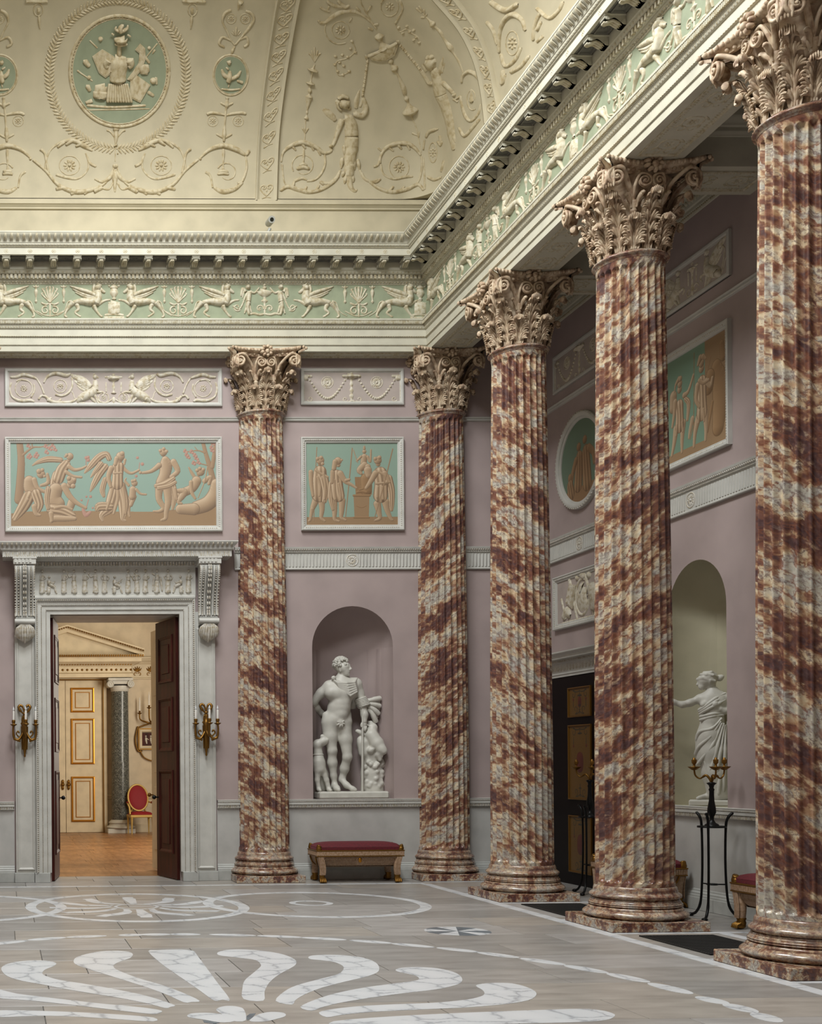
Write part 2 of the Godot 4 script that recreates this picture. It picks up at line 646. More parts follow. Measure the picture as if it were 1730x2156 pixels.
	mat("granite", Color(1, 1, 1), 0.25, ntex(0.05, [[0.0, Color(0.17, 0.18, 0.175)], [0.25, Color(0.33, 0.345, 0.33)], [0.5, Color(0.47, 0.48, 0.46)], [0.8, Color(0.72, 0.72, 0.68)], [1.0, Color(0.82, 0.82, 0.78)]], 71, 512, FastNoiseLite.TYPE_CELLULAR, 1), 1.5)
	mat("camera_grey", Color(0.6, 0.6, 0.57), 0.4)
	mat("glass_black", Color(0.02, 0.05, 0.04), 0.1)
	var lay := mat("laylight", Color(0.9, 0.93, 0.95), 0.4)
	lay.emission_enabled = true
	lay.emission = Color(0.92, 0.96, 1.0)
	lay.emission_energy_multiplier = 1.2

# wood grain running along y and x alike
func streaks(a: Color, b: Color, sd: int) -> ImageTexture:
	var n := FastNoiseLite.new()
	n.seed = sd
	n.frequency = 0.02
	n.fractal_octaves = 5
	var src := n.get_image(512, 64)
	src.resize(256, 512, Image.INTERPOLATE_CUBIC)
	src.convert(Image.FORMAT_RGB8)
	var d := src.get_data()
	for k in range(0, d.size(), 3):
		var c := a.lerp(b, d[k] / 255.0)
		d[k] = int(c.r * 255); d[k + 1] = int(c.g * 255); d[k + 2] = int(c.b * 255)
	return ImageTexture.create_from_image(Image.create_from_data(256, 512, false, Image.FORMAT_RGB8, d))

# brecciated marble in slanting beds: cream clasts netted by dark veins, beds of red-brown and plum
func breccia(sd: int, w: int, h: int, tile: bool) -> ImageTexture:
	var n := FastNoiseLite.new()
	var layers: Array[PackedByteArray] = []
	var hh := h if tile else h + w / 2
	for k in 6:
		n.seed = sd + k
		var cellular := k in [0, 1, 4]
		n.domain_warp_enabled = cellular
		n.noise_type = FastNoiseLite.TYPE_CELLULAR if cellular else FastNoiseLite.TYPE_SIMPLEX_SMOOTH
		n.domain_warp_amplitude = [48.0, 34.0, 0, 0, 48.0, 0][k]
		n.domain_warp_frequency = [0.016, 0.03, 0.01, 0.01, 0.016, 0.01][k]
		n.fractal_type = FastNoiseLite.FRACTAL_NONE if cellular else FastNoiseLite.FRACTAL_FBM
		n.fractal_octaves = [1, 1, 4, 5, 1, 4][k]
		n.cellular_return_type = FastNoiseLite.RETURN_CELL_VALUE if k == 4 else FastNoiseLite.RETURN_DISTANCE2_SUB
		n.frequency = [0.034, 0.075, 0.0065, 0.024, 0.034, 0.06][k]
		if k == 4: n.seed = sd
		# beds and clasts are longer across than they are high
		var ws: int = w if tile else int(w * [0.62, 0.75, 0.38, 0.8, 0.62, 1.0][k])
		var im := n.get_seamless_image(ws, hh) if tile else n.get_image(ws, hh)
		im.convert(Image.FORMAT_L8)
		if ws != w: im.resize(w, hh, Image.INTERPOLATE_BILINEAR if k != 4 else Image.INTERPOLATE_NEAREST)
		layers.append(im.get_data())
	var cell := layers[0]
	var fine := layers[1]
	var big := layers[2]
	var med := layers[3]
	var val := layers[4]
	var grit := layers[5]
	var cream := Color(0.82, 0.755, 0.63)
	var tan_ := Color(0.70, 0.555, 0.41)
	var ash := Color(0.66, 0.655, 0.62)
	var red := Color(0.475, 0.305, 0.24)
	var plum := Color(0.30, 0.215, 0.215)
	var ramp := Gradient.new()
	ramp.offsets = PackedFloat32Array([0.15, 0.34, 0.48, 0.60, 0.72, 0.88])
	ramp.colors = PackedColorArray([Color(0.68, 0.665, 0.63), Color(0.775, 0.705, 0.585), Color(0.645, 0.51, 0.385), Color(0.50, 0.35, 0.275), Color(0.40, 0.265, 0.225), Color(0.33, 0.24, 0.235)])
	var tab := PackedColorArray()
	for k in 256: tab.append(ramp.sample(k / 255.0))
	var out := PackedByteArray()
	out.resize(w * h * 3)
	for y in h:
		for x in w:
			var k := y * w + x if tile else (y + ((w - x) >> 1)) * w + x
			var m := med[k] / 255.0
			var b := big[k] / 255.0 + (m - 0.5) * 0.35
			var e := cell[k] / 255.0
			var v := val[k] / 255.0
			var g := grit[k] / 255.0
			var R := clampf((b - 0.50) * 4.0, 0.0, 1.0)
			var A := clampf((0.40 - b) * 4.0, 0.0, 1.0)
			# soft body colour first, then paler clasts, then the net of veins
			var u := clampf(m * 0.50 + (v - 0.5) * 0.40 + (b - 0.5) * 1.15 + (g - 0.5) * 0.22 + 0.215, 0.0, 1.0)
			var q := tab[int(u * 255.0)].lerp(ash, A * 0.45)
			var clast := cream.lerp(tan_, clampf((v - 0.45) * 1.3 + (m - 0.5) * 1.4, 0.0, 1.0)).lerp(ash, A * 0.5)
			var t := clampf((e - 0.10 - 0.45 * R - (m - 0.5) * 0.5) * 3.2, 0.0, 1.0)
			q = q.lerp(clast, t * 0.6)
			var dark := red.lerp(plum, clampf((0.56 - m) * 4.0, 0.0, 1.0)).lerp(ash, A * 0.35)
			var f := fine[k] / 255.0
			var net := clampf((0.17 - e) * 7.0, 0.0, 1.0) * clampf((m - 0.28) * 5.0, 0.0, 1.0)
			net = maxf(net, clampf((0.18 - f) * 6.0, 0.0, 1.0) * clampf((0.64 - m) * 4.0, 0.0, 0.75))
			q = q.lerp(dark, net * 0.92)
			var j := (g - 0.5) * 0.14
			var o := (y * w + x) * 3
			out[o] = int(clampf(q.r + j, 0, 1) * 255.0)
			out[o + 1] = int(clampf(q.g + j, 0, 1) * 255.0)
			out[o + 2] = int(clampf(q.b + j, 0, 1) * 255.0)
	return ImageTexture.create_from_image(Image.create_from_data(w, h, false, Image.FORMAT_RGB8, out))

# ---------------------------------------------------------------- room shell
func wallbox(called: String, x0: float, x1: float, y0: float, y1: float, z0: float, z1: float, m: Material, label := "") -> MeshInstance3D:
	var b := MB.new()
	b.box(Vector3(x0 + x1, y0 + y1, z0 + z1) * 0.5, Vector3(x1 - x0, y1 - y0, z1 - z0))
	return struct(called, b, m, label)

func csg(s: CSGShape3D, at: Vector3, m: Material, parent: Node, cut := false) -> CSGShape3D:
	s.position = at
	if not s is CSGCombiner3D: s.set("material", m)
	if cut: s.operation = CSGShape3D.OPERATION_SUBTRACTION
	parent.add_child(s)
	return s

func cbox(size: Vector3) -> CSGBox3D:
	var b := CSGBox3D.new()
	b.size = size
	return b

func niche_cut(parent: Node, at: Vector3, r: float, top: float, m: Material) -> void:
	var c := CSGCylinder3D.new()
	c.radius = r
	c.height = top - at.y + 0.002
	c.sides = 48
	csg(c, at + Vector3(0, (top - at.y) / 2.0, 0), m, parent, true)
	var s := CSGSphere3D.new()
	s.radius = r
	s.radial_segments = 48
	s.rings = 24
	csg(s, Vector3(at.x, top, at.z), m, parent, true)

func build_shell() -> void:
	var w := CSGCombiner3D.new()
	w.name = numbered("wall_back")
	w.set_meta("kind", "structure")
	w.set_meta("label", "mauve painted back wall with doorway and arched statue niche")
	add_child(w)
	csg(cbox(Vector3(13.0, 11.4, 0.85)), Vector3(1.5, 5.7, -0.425), M.wall, w)
	csg(cbox(Vector3(1.689, 3.49, 2.0)), Vector3(1.4885, 1.745, -0.5), M.trim, w, true)
	niche_cut(w, Vector3(4.625, 1.05, 0.0), 0.535, 3.055, M.wall)
	var r := CSGCombiner3D.new()
	r.name = numbered("wall_right")
	r.set_meta("kind", "structure")
	r.set_meta("label", "dim mauve aisle wall behind the marble columns, with arched niche")
	add_child(r)
	csg(cbox(Vector3(0.8, 8.0, ZB)), Vector3(XR + 0.4, 4.0, ZB / 2), M.wall, r)
	niche_cut(r, Vector3(XR, 1.05, 3.57), 0.51, 3.055, M.niche_cream)
	var xl := 2 * MID - XR
	var cl := 2 * MID - CX
	wallbox("wall_left", xl - 0.5, xl, 0, 8.0, 0, ZB, M.wall, "mauve aisle wall on the other side of the hall")
	wallbox("wall_front", xl - 0.5, XR + 0.8, 0, 11.4, ZB, ZB + 0.5, M.wall, "plain mauve wall facing the doorway")
	# upper walls over the colonnades and aisle ceilings
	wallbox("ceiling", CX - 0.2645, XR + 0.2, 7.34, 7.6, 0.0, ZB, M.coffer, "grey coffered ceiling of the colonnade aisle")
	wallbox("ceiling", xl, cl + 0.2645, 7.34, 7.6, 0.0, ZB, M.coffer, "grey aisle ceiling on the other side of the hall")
	wallbox("wall_upper_left", cl - 0.2645, cl + 0.2645, 6.85, 8.95, 0.1, ZB, M.cornice, "upper hall wall over the other colonnade")
	wallbox("wall_upper_right", CX - 0.1, CX + 0.2645, 6.86, 8.95, 0.1, ZB, M.cornice, "plain attic wall above the right-hand cornice")
	# roof over all
	wallbox("ceiling", xl - 0.5, XR + 0.8, 11.45, 11.6, -1, ZB + 0.5, M.plaster, "roof over the vault")
	wallbox("wall_outer", XR + 0.2, XR + 0.8, 7.6, 11.5, -1, ZB + 0.5, M.plaster, "outer upper wall")
	wallbox("wall_outer", xl - 0.5, xl, 7.6, 11.5, -1, ZB + 0.5, M.plaster, "outer upper wall on the other side")

# ---------------------------------------------------------------- small repeated ornaments
func nub(b: MB, c: Vector3, r: Vector3, n := 6) -> void:
	var s := b.v.size()
	b.v.append(c + Vector3(0, 0, r.z))
	for q in [[0.7, 0.72], [1.0, -0.1]]:
		for i in n:
			var a := TAU * i / n
			b.v.append(c + Vector3(r.x * cos(a) * q[0], r.y * sin(a) * q[0], r.z * q[1]))
	for i in n:
		var j := (i + 1) % n
		b.ix.append_array([s, s + 1 + i, s + 1 + j, s + 1 + i, s + 1 + n + i, s + 1 + n + j, s + 1 + i, s + 1 + n + j, s + 1 + j])

# a row of nubs along local x
func row(b: MB, x0: float, x1: float, pitch: float, y: float, z: float, r: Vector3, n := 6) -> void:
	var c := int((x1 - x0) / pitch)
	for i in c: nub(b, Vector3(x0 + (i + 0.5) * pitch, y, z), r, n)

func tooth(b: MB, x0: float, x1: float, pitch: float, w: float, y0: float, y1: float, z0: float, z1: float) -> void:
	var c := int((x1 - x0) / pitch)
	for i in c: b.box(Vector3(x0 + (i + 0.5) * pitch, (y0 + y1) / 2, (z0 + z1) / 2), Vector3(w, y1 - y0, z1 - z0))

# three-lobed leaf of an ornamented cyma, tilted along the moulding
func cyma_leaf(b: MB, x: float, y0: float, y1: float, z0: float, z1: float, w: float) -> void:
	for k in [[-0.55, 0.24], [0.0, 0.3], [0.55, 0.24]]:
		var p := []
		for i in 4:
			var t := i / 3.0
			p.append(Vector3(x + k[0] * w * (0.35 + 0.65 * t), lerpf(y0, y1, t), lerpf(z0, z1, 0.5 - 0.5 * cos(PI * t)) + 0.006 + 0.012 * sin(PI * t)))
		b.tube(p, [w * 0.16, w * k[1], w * k[1], w * 0.12], 5)

func build_entablature() -> void:
	entablature("trim_1", "cream entablature over the back wall with green griffin frieze and bracketed cornice", Vector3.ZERO, 0.0, 0, -2.3)
	entablature("trim_2", "sunlit cream entablature above the row of marble columns", Vector3(CX, 0, 0), -PI / 2, 1, 11.0)

func entablature(called: String, label: String, at: Vector3, turn: float, side: int, far: float) -> void:
	var root := snode(called, label, at, turn)
	# ends: the mitred corner (at local x = CX - out, or out) and the open end
	var e0: Callable
	var e1: Callable
	var a := 0.0
	var b := 0.0
	if side == 0:
		e0 = func(q): return Vector3(far, q.y, q.x)
		e1 = func(q): return Vector3(CX - q.x, q.y, q.x)
		a = far; b = CX - 0.3
	else:
		e0 = func(q): return Vector3(q.x, q.y, q.x)
		e1 = func(q): return Vector3(far, q.y, q.x)
		a = 0.3; b = far
	var ar := MB.new()
	ar.ext(prof([[0.0, 6.85], [0.2645, 6.85], [0.2645, 6.922], [0.270, 6.922], [0.272, 6.934, 4], [0.276, 6.934], [0.276, 7.025], [0.286, 7.027], [0.288, 7.04, 4], [0.290, 7.04], [0.290, 7.125], [0.298, 7.127], [0.316, 7.172, 1], [0.322, 7.175], [0.344, 7.222, 3], [0.352, 7.224], [0.352, 7.245], [0.27, 7.25]]), e0, e1)
	part("architrave", ar, M.cornice, root)
	var fr := MB.new()
	fr.ext(prof([[0.27, 7.25], [0.27, 7.705]]), e0, e1)
	part("frieze", fr, M.green, root)
	var co := MB.new()
	co.ext(prof([[0.27, 7.705], [0.274, 7.72, 4], [0.30, 7.745, 3], [0.305, 7.75], [0.305, 7.758], [0.325, 7.758], [0.325, 7.81], [0.350, 7.812], [0.372, 7.85, 1], [0.384, 7.855], [0.384, 7.962]]), e0, e1)
	co.ext(prof([[0.56, 7.962], [0.56, 7.955], [0.594, 7.955], [0.594, 8.037], [0.600, 8.04], [0.604, 8.052, 4], [0.606, 8.053], [0.63, 8.085, 1], [0.636, 8.088], [0.640, 8.10], [0.70, 8.185, 3], [0.704, 8.187], [0.704, 8.205], [0.08, 8.225]]), e0, e1)
	part("cornice", co, M.cornice, root)
	var sf := MB.new()
	sf.ext(prof([[0.384, 7.962], [0.56, 7.962]]), e0, e1)
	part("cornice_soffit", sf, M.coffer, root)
	# runs of fine enrichment
	var en := MB.new()
	row(en, a, b, 0.019, 6.928, 0.275, Vector3(0.007, 0.006, 0.006), 4)
	row(en, a, b, 0.03, 7.0335, 0.292, Vector3(0.011, 0.007, 0.008), 5)
	row(en, a, b, 0.036, 7.15, 0.303, Vector3(0.013, 0.021, 0.014), 6)
	tooth(en, a, b, 0.021, 0.012, 7.18, 7.22, 0.325, 0.348)
	row(en, a, b, 0.019, 7.7125, 0.277, Vector3(0.008, 0.007, 0.008), 4)
	row(en, a, b, 0.038, 7.733, 0.284, Vector3(0.015, 0.013, 0.014), 5)
	row(en, a, b - 0.05, 0.05, 7.832, 0.357, Vector3(0.017, 0.019, 0.018), 6)
	row(en, a, b - 0.3, 0.017, 8.046, 0.607, Vector3(0.007, 0.006, 0.006), 4)
	row(en, a, b - 0.3, 0.04, 8.07, 0.615, Vector3(0.016, 0.015, 0.014), 5)
	stuff(part("enrichment", en, M.cornice_relief, root))
	var de := MB.new()
	tooth(de, a, b - 0.03, 0.052, 0.031, 7.76, 7.808, 0.32, 0.352)
	stuff(part("dentil_row", de, M.cornice_relief, root))
	var cy := MB.new()
	var c0 := far if side == 0 else 0.72
	var c1 := CX - 0.7 if side == 0 else far
	for i in int((c1 - c0) / 0.078): cyma_leaf(cy, c1 - (i + 0.3) * 0.078 if side == 0 else c0 + (i + 0.3) * 0.078, 8.175, 8.105, 0.694, 0.645, 0.031)
	stuff(part("leaf_moulding", cy, M.cornice_relief, root))
	# brackets, rosettes and coffers
	var mo := modillion()
	var mm := mo[0].mesh() as ArrayMesh
	var ml := mo[1].mesh() as ArrayMesh
	var ro := orn(func(u, v, h): return Vector3(u, v, h))
	ro.rise = 0.5
	ro.rosette(Vector2.ZERO, 0.033, 8)
	var rm := ro.mb.mesh()
	var cf := MB.new()
	cf.frame(-0.10, 0.0, 0.10, 0.13, prof([[0, 0], [0.0, 0.012], [0.012, 0.012], [0.02, 0.0]]))
	var fl := orn(func(u, v, h): return Vector3(u, v, h))
	fl.rosette(Vector2(0, 0.065), 0.042, 8)
	cf.add(fl.mb, Transform3D())
	var cm := cf.mesh()
	var n := int((b - a) / 0.3)
	for i in n:
		var x := (5.203 - i * 0.30) if side == 0 else (0.607 + i * 0.30)
		if (side == 0 and x < far + 0.2) or (side == 1 and x > far - 0.2): break
		var bk := part("modillion", mm, M.cornice, root, Vector3(x, 0, 0))
		part("acanthus_leaf", ml, M.cornice_relief, bk)
		part("rosette", rm, M.cornice_relief, root, Vector3(x, 7.997, 0.594))
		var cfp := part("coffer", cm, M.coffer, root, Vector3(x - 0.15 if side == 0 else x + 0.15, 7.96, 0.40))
		cfp.rotation.x = PI / 2
	frieze_relief(root, side)

func modillion() -> Array:
	var b := MB.new()
	var side := PackedVector2Array()
	for q in catmull([Vector2(0.384, 7.862), Vector2(0.41, 7.862), Vector2(0.44, 7.885), Vector2(0.485, 7.918), Vector2(0.52, 7.908), Vector2(0.55, 7.900), Vector2(0.572, 7.915), Vector2(0.572, 7.94)], 3): side.append(q)
	side.append(Vector2(0.384, 7.94))
	b.slab(side, func(q, h): return Vector3(h, q.y, q.x), -0.042, 0.042)
	b.slab(side, func(q, h): return Vector3(h, q.y, q.x), 0.042, -0.042)
	b.box(Vector3(0, 7.949, 0.48), Vector3(0.104, 0.02, 0.2), 0.004)
	for s in [-1, 1]:
		b.tube([Vector3(0.045 * s, 7.92, 0.545), Vector3(0.05 * s, 7.92, 0.545)], 0.02, 10)
		b.tube([Vector3(0.045 * s, 7.885, 0.41), Vector3(0.05 * s, 7.885, 0.41)], 0.02, 10)
	var l := MB.new()
	for k in [-0.024, 0.0, 0.024]:
		l.tube(catmull([Vector3(k * 0.6, 7.868, 0.40), Vector3(k, 7.878, 0.44), Vector3(k, 7.905, 0.49), Vector3(k * 0.9, 7.898, 0.53), Vector3(k * 0.6, 7.888, 0.555), Vector3(k * 0.5, 7.898, 0.575)], 3), [0.006, 0.014, 0.013, 0.014, 0.012, 0.006], 6)
	return [b, l]

# ---- figures of the frieze, in pixels of an enlarged view; k metres per such pixel
const FK := 0.002125
func fz(uc: float, vc: float, mirror := false) -> Orn:
	var s := -1.0 if mirror else 1.0
	var o := orn(func(u, v, h): return Vector3((u - uc) * FK * s, (vc - v) * FK, h), FK, 0.95)
	return o

func griffin_strokes(o: Orn) -> void:
	o.S("440,468,5 415,480,4 395,530,3 350,560,3", 1.4)
	o.S("470,490,16 480,520,10 460,540,7 485,560,6 494,562,6; 600,490,13 640,468,8 672,463,6", 0.9)
	o.S("455,480,16 500,472,20 550,478,24 590,470,27; 585,490,26 600,450,26 598,410,22; 600,393,25; 612,400,15 640,418,9", 1.1)
	o.S("575,500,16 590,530,9 612,558,7 624,564,7; 445,480,20 425,505,13 405,535,8 398,560,7 410,567,6", 1.2)
	o.S("585,440,14 540,420,16 480,400,12 430,380,4; 582,448,10 520,435,10 445,398,4; 575,455,9 520,445,8 462,418,4; 580,457,8 540,455,7 490,436,4; 575,462,7 545,463,6 515,452,4", 1.6)
	o.S("578,375,9 572,405,10 582,445,7; 595,368,8 618,380,8; 592,440,6 600,475,5; 604,450,6 612,480,5; 608,395,4 616,393,3; 586,395,7 590,430,6", 2.0)

func frieze_relief(root: Node3D, side: int) -> void:
	var gm: Array = []
	for mir in [false, true]:
		var o := fz(520, 478, mir)
		griffin_strokes(o)
		gm.append(o.mb.mesh())
	var pal := fz(305, 478)
	pal.S("305,470,4 305,420,8 305,382,7; 305,480,6 305,520,7 305,565,4; 305,470,5 305,478,12 305,486,5", 1.0)
	for s in [-1.0, 1.0]:
		pal.flip = s
		pal.u0 = 305.0
		pal.S("309,470,4 318,430,5 326,392,6 318,384,4; 311,470,4 330,435,5 344,408,6 350,398,6 338,396,3; 312,472,4 335,450,5 350,435,5 355,424,4 346,424,3; 309,485,4 330,492,6 350,485,7 358,478,3; 309,560,4 340,555,4 380,535,4 390,530,2", 1.1)
		pal.spiral(pal.tw(333, 528), 26, 7, -1.9, 4.6, 6, 4, 1.1)
	var pm := pal.mb.mesh()
	var dr := fz(222, 425)
	dr.S("222,372,3 222,385,10 222,395,5 222,410,12 222,430,9 222,450,4 222,462,5 222,472,9 222,482,3; 205,380,5 222,388,4 238,380,5", 1.0)
	var dm := dr.mb.mesh()
	var al := fz(700, 478)
	al.rise = 0.5
	al.S("700,372,8 700,382,22 700,392,26 700,398,20 700,420,27 700,438,18 700,450,9 700,460,16", 1.0)
	al.rise = 0.3
	al.S("700,480,38 700,545,38", 1.0)
	al.S("645,555,7 700,548,9 755,555,7; 642,570,8 700,570,8 758,570,8", 2.0)
	al.S("668,482,6 732,482,6; 685,515,12; 715,515,12; 685,400,5; 715,400,5; 675,380,8 665,378,5; 725,380,8 735,378,5", 3.0)
	var am := al.mb.mesh()
	var va := fz(1605, 478)
	va.rise = 0.7
	va.S("1605,372,10; 1605,385,14 1605,400,8; 1560,415,6 1605,412,10 1650,415,6", 1.4)
	va.S("1605,412,48 1605,424,44 1605,436,28 1605,446,9 1605,458,9 1605,466,22 1605,472,20 1605,482,6 1605,500,6 1605,550,5", 0.5)
	for s in [-1.0, 1.0]:
		va.flip = s
		va.u0 = 1605.0
		va.spiral(va.tw(1575, 515), 24, 8, 0.2, -5.4, 5, 4, 1.2)
		va.blob(Vector2(va.tw(1575, 515).x, 515), 8, 8)
		va.S("1600,548,7 1570,552,8 1540,545,8 1515,550,6", 1.2)
	var vm := va.mb.mesh()
	var pt: Array = []
	for mir in [false, true]:
		var o := fz(1505, 478, mir)
		o.S("1490,415,10 1472,395,11 1462,440,6; 1478,410,8 1470,450,4", 1.0)
		o.S("1505,385,17; 1512,415,17 1508,450,16 1505,475,16; 1518,412,9 1545,420,7 1572,388,5; 1500,420,8 1485,450,7 1478,470,5", 1.2)
		o.S("1505,478,16 1500,510,13 1510,552,8; 1497,500,8 1482,545,5; 1512,500,8 1525,540,5; 1478,470,5 1450,520,5 1410,500,5", 1.4)
		o.spiral(Vector2(1437, 508), 24, 8, 0.6, 6.6, 5, 4)
		pt.append(o.mb.mesh())
	var yc := 7.478
	# element kinds along the run: positions measured on the back wall; the side run repeats the same order
	var seq := []
	var base := [[0, "g", 1.113], [0, "altar", 1.489], [1, "g", 1.872], [0, "palm", 2.317], [0, "g", 2.778], [0, "putti", 3.436], [1, "g", 4.14], [0, "palm", 4.658], [0, "g", 5.15]]
	if side == 0:
		seq = base.duplicate()
		seq.append_array([[0, "palm", 0.663], [1, "g", 0.20], [0, "altar", -0.19]])
		seq.append([0, "altar2", 5.46])
	else:
		var z := 0.62
		var i := 0
		while z < 10.5:
			for q in [[1, "g", 0.0], [0, "palm", 0.47], [0, "g", 0.96], [0, "putti", 1.61], [1, "g", 2.29], [0, "palm", 2.78], [0, "g", 3.24], [0, "altar", 3.64]]:
				if z + q[2] < 10.7: seq.append([q[0], q[1], z + q[2]])
			z += 4.02
			i += 1
	for s in seq:
		var p := Vector3(s[2], yc, 0.27)
		match s[1]:
			"g": part("griffin_relief", gm[s[0]], M.cornice_relief, root, p)
			"palm":
				part("palmette_relief", pm, M.cornice_relief, root, p)
				for d in [-0.178, 0.178]: part("pendant_relief", dm, M.cornice_relief, root, p + Vector3(d, 0.11, 0))
			"altar", "altar2": part("altar_relief", am, M.cornice_relief, root, p)
			"putti":
				part("vase_relief", vm, M.cornice_relief, root, p)
				part("putto_relief", pt[0], M.cornice_relief, root, p + Vector3(-0.213, 0, 0))
				part("putto_relief", pt[1], M.cornice_relief, root, p + Vector3(0.213, 0, 0))

# ---------------------------------------------------------------- vault
const VZ := 0.10         # springing plane of the cove, back
const VX := 5.71         # springing plane of the cove, right
const VY := 8.90
const VA := 2.5
const VB := 2.0
const VR := 0.45         # rounding of the corners

func cove_inset(x: float, z: float) -> float:
	var dx := VX - x
	var dz := z - VZ
	var s := dx + dz
	var disc := s * s - 2.0 * (dx * dx + dz * dz - VR * VR)
	if disc > 0.0:
		var g := (s + sqrt(disc)) * 0.5
		if dx < g and dz < g: return g - VR
	return minf(dx, dz)

func under_vault(p: Vector3) -> bool:
	var f := cove_inset(p.x, p.z)
	if f < 0.0: return false
	if f >= VA: return p.y < VY + VB
	var k := 1.0 - f / VA
	return p.y < VY + VB * sqrt(1.0 - k * k)

var vg_p := PackedVector3Array()
var vg_n := PackedVector3Array()
const VG := 12.0
const VGW := 108
const VGH := 42
func vault_table() -> void:
	for j in VGH:
		for i in VGW:
			var r := ray(i * VG - 40.0, j * VG - 40.0)
			var lo := 5.0
			var hi := 17.0
			for k in 24:
				var m := (lo + hi) * 0.5
				if under_vault(EYE + r * m): lo = m
				else: hi = m
			vg_p.append(EYE + r * lo)
	for j in VGH:
		for i in VGW:
			var a := vg_p[j * VGW + mini(i + 1, VGW - 1)] - vg_p[j * VGW + maxi(i - 1, 0)]
			var b := vg_p[mini(j + 1, VGH - 1) * VGW + i] - vg_p[maxi(j - 1, 0) * VGW + i]
			var n := b.cross(a).normalized()
			if n.dot(EYE - vg_p[j * VGW + i]) < 0.0: n = -n
			vg_n.append(n)

func on_vault(u: float, v: float, h: float) -> Vector3:
	var x := clampf((u + 40.0) / VG, 0.0, VGW - 1.001)
	var y := clampf((v + 40.0) / VG, 0.0, VGH - 1.001)
	var i := int(x)
	var j := int(y)
	x -= i
	y -= j
	var k := j * VGW + i
	var p := vg_p[k].lerp(vg_p[k + 1], x).lerp(vg_p[k + VGW].lerp(vg_p[k + VGW + 1], x), y)
	var n := vg_n[k].lerp(vg_n[k + 1], x).lerp(vg_n[k + VGW].lerp(vg_n[k + VGW + 1], x), y)
	return p + n.normalized() * h

func vo(sc: float, ox: float, rise := 0.9) -> Orn:
	var o := orn(on_vault, 0.0058, rise)
	o.sc = 1.0 / sc
	o.off = Vector2(ox, 0)
	return o

func build_vault() -> void:
	vault_table()
	var c := snode("ceiling", "cream coved plaster vault with raised ornament, medallions and ribs")
	# attic moulding under the cove, both sides
	var at := prof([[0.10, 8.20], [0.10, 8.745], [0.125, 8.75], [0.125, 8.765], [0.15, 8.795, 3], [0.165, 8.80], [0.165, 8.825], [0.15, 8.85, 1], [0.135, 8.86], [0.135, 8.875], [0.10, 8.89]])
	var ab := MB.new()
	ab.ext(at, func(q): return Vector3(-2.3, q.y, q.x), func(q): return Vector3(CX - q.x, q.y, q.x))
	ab.ext(at, func(q): return Vector3(CX - q.x, q.y, q.x), func(q): return Vector3(CX - q.x, q.y, ZB))
	var pc := Vector3(VX - VR, VY, VZ + VR)
	for i in 10:
		var a := 1.5 * PI + PI / 2 * i / 10.0
		var a2 := 1.5 * PI + PI / 2 * (i + 1) / 10.0
		ab.tri(Vector3(CX - 0.1, VY, 0.1), pc + Vector3(cos(a), 0, sin(a)) * VR, pc + Vector3(cos(a2), 0, sin(a2)) * VR)
	part("attic_band", ab, M.plaster, c)
	# the cove itself: contours of a rounded rectangle, one for each height
	var vb := MB.new()
	var pts := PackedVector3Array()
	var nu := 0
	for j in 25:
		var t := PI / 2 * j / 24.0
		var f := VA * (1.0 - cos(t))
		var y := VY + VB * sin(t)
		var x0 := 2 * MID - VX + f
		var x1 := VX - f
		var z0 := VZ + f
		var z1 := ZB - 0.1 - f
		var ring := []
		for q in [[x1, z0, -1, 1, 1.5 * PI], [x1, z1, -1, -1, 0.0], [x0, z1, 1, -1, 0.5 * PI], [x0, z0, 1, 1, PI]]:
			for i in 11:
				var a: float = q[4] + PI / 2 * i / 10.0
				ring.append(Vector3(q[0] + q[2] * VR + VR * cos(a), y, q[1] + q[3] * VR + VR * sin(a)))
		nu = ring.size()
		for p in ring: pts.append(p)
	vb.grid(pts, nu, 25, true)
	part("cove", vb, M.plaster, c)
	# flat of the ceiling round two roof lights
	var xa := 2 * MID - VX + VA
	var xb := VX - VA
	var fb := MB.new()
	var zs := [4.8, 9.4]
	var hx := 1.2
	var hz := 1.3
	fb.box(Vector3((xa + MID - hx) / 2, 10.96, 9.2), Vector3(MID - hx - xa + 0.1, 0.12, 13.6))
	fb.box(Vector3((xb + MID + hx) / 2, 10.96, 9.2), Vector3(xb - MID - hx + 0.1, 0.12, 13.6))
	var z := 2.5
	for q in zs:
		fb.box(Vector3(MID, 10.96, (z + q - hz) / 2), Vector3(2 * hx, 0.12, q - hz - z))
		z = q + hz
	fb.box(Vector3(MID, 10.96, (z + 16.0) / 2), Vector3(2 * hx, 0.12, 16.0 - z))
	part("flat", fb, M.plaster, c)
	var k := 1
	for q in zs:
		var w := snode("window_%d" % k, "roof light in the flat of the vault")
		var g := MB.new()
		g.box(Vector3(MID, 11.2, q), Vector3(2 * hx + 0.1, 0.02, 2 * hz + 0.1))
		part("pane", g, M.laylight, w)
		var s := MB.new()
		for e in [-1, 1]:
			s.box(Vector3(MID + e * (hx + 0.05), 11.1, q), Vector3(0.1, 0.3, 2 * hz + 0.2))
			s.box(Vector3(MID, 11.1, q + e * (hz + 0.05)), Vector3(2 * hx, 0.3, 0.1))
		part("shaft", s, M.trim, w)
		k += 1
	vault_ornament(c)

func disc(f: Callable, c: Vector2, rx: float, ry: float, h: float) -> MB:
	var b := MB.new()
	var p := PackedVector3Array()
	for j in 8:
		for i in 40:
			var a := TAU * i / 40
			p.append(f.call(c.x + rx * cos(a) * (j + 0.02) / 7.0, c.y + ry * sin(a) * (j + 0.02) / 7.0, h))
	b.grid(p, 40, 8, true)
	return b

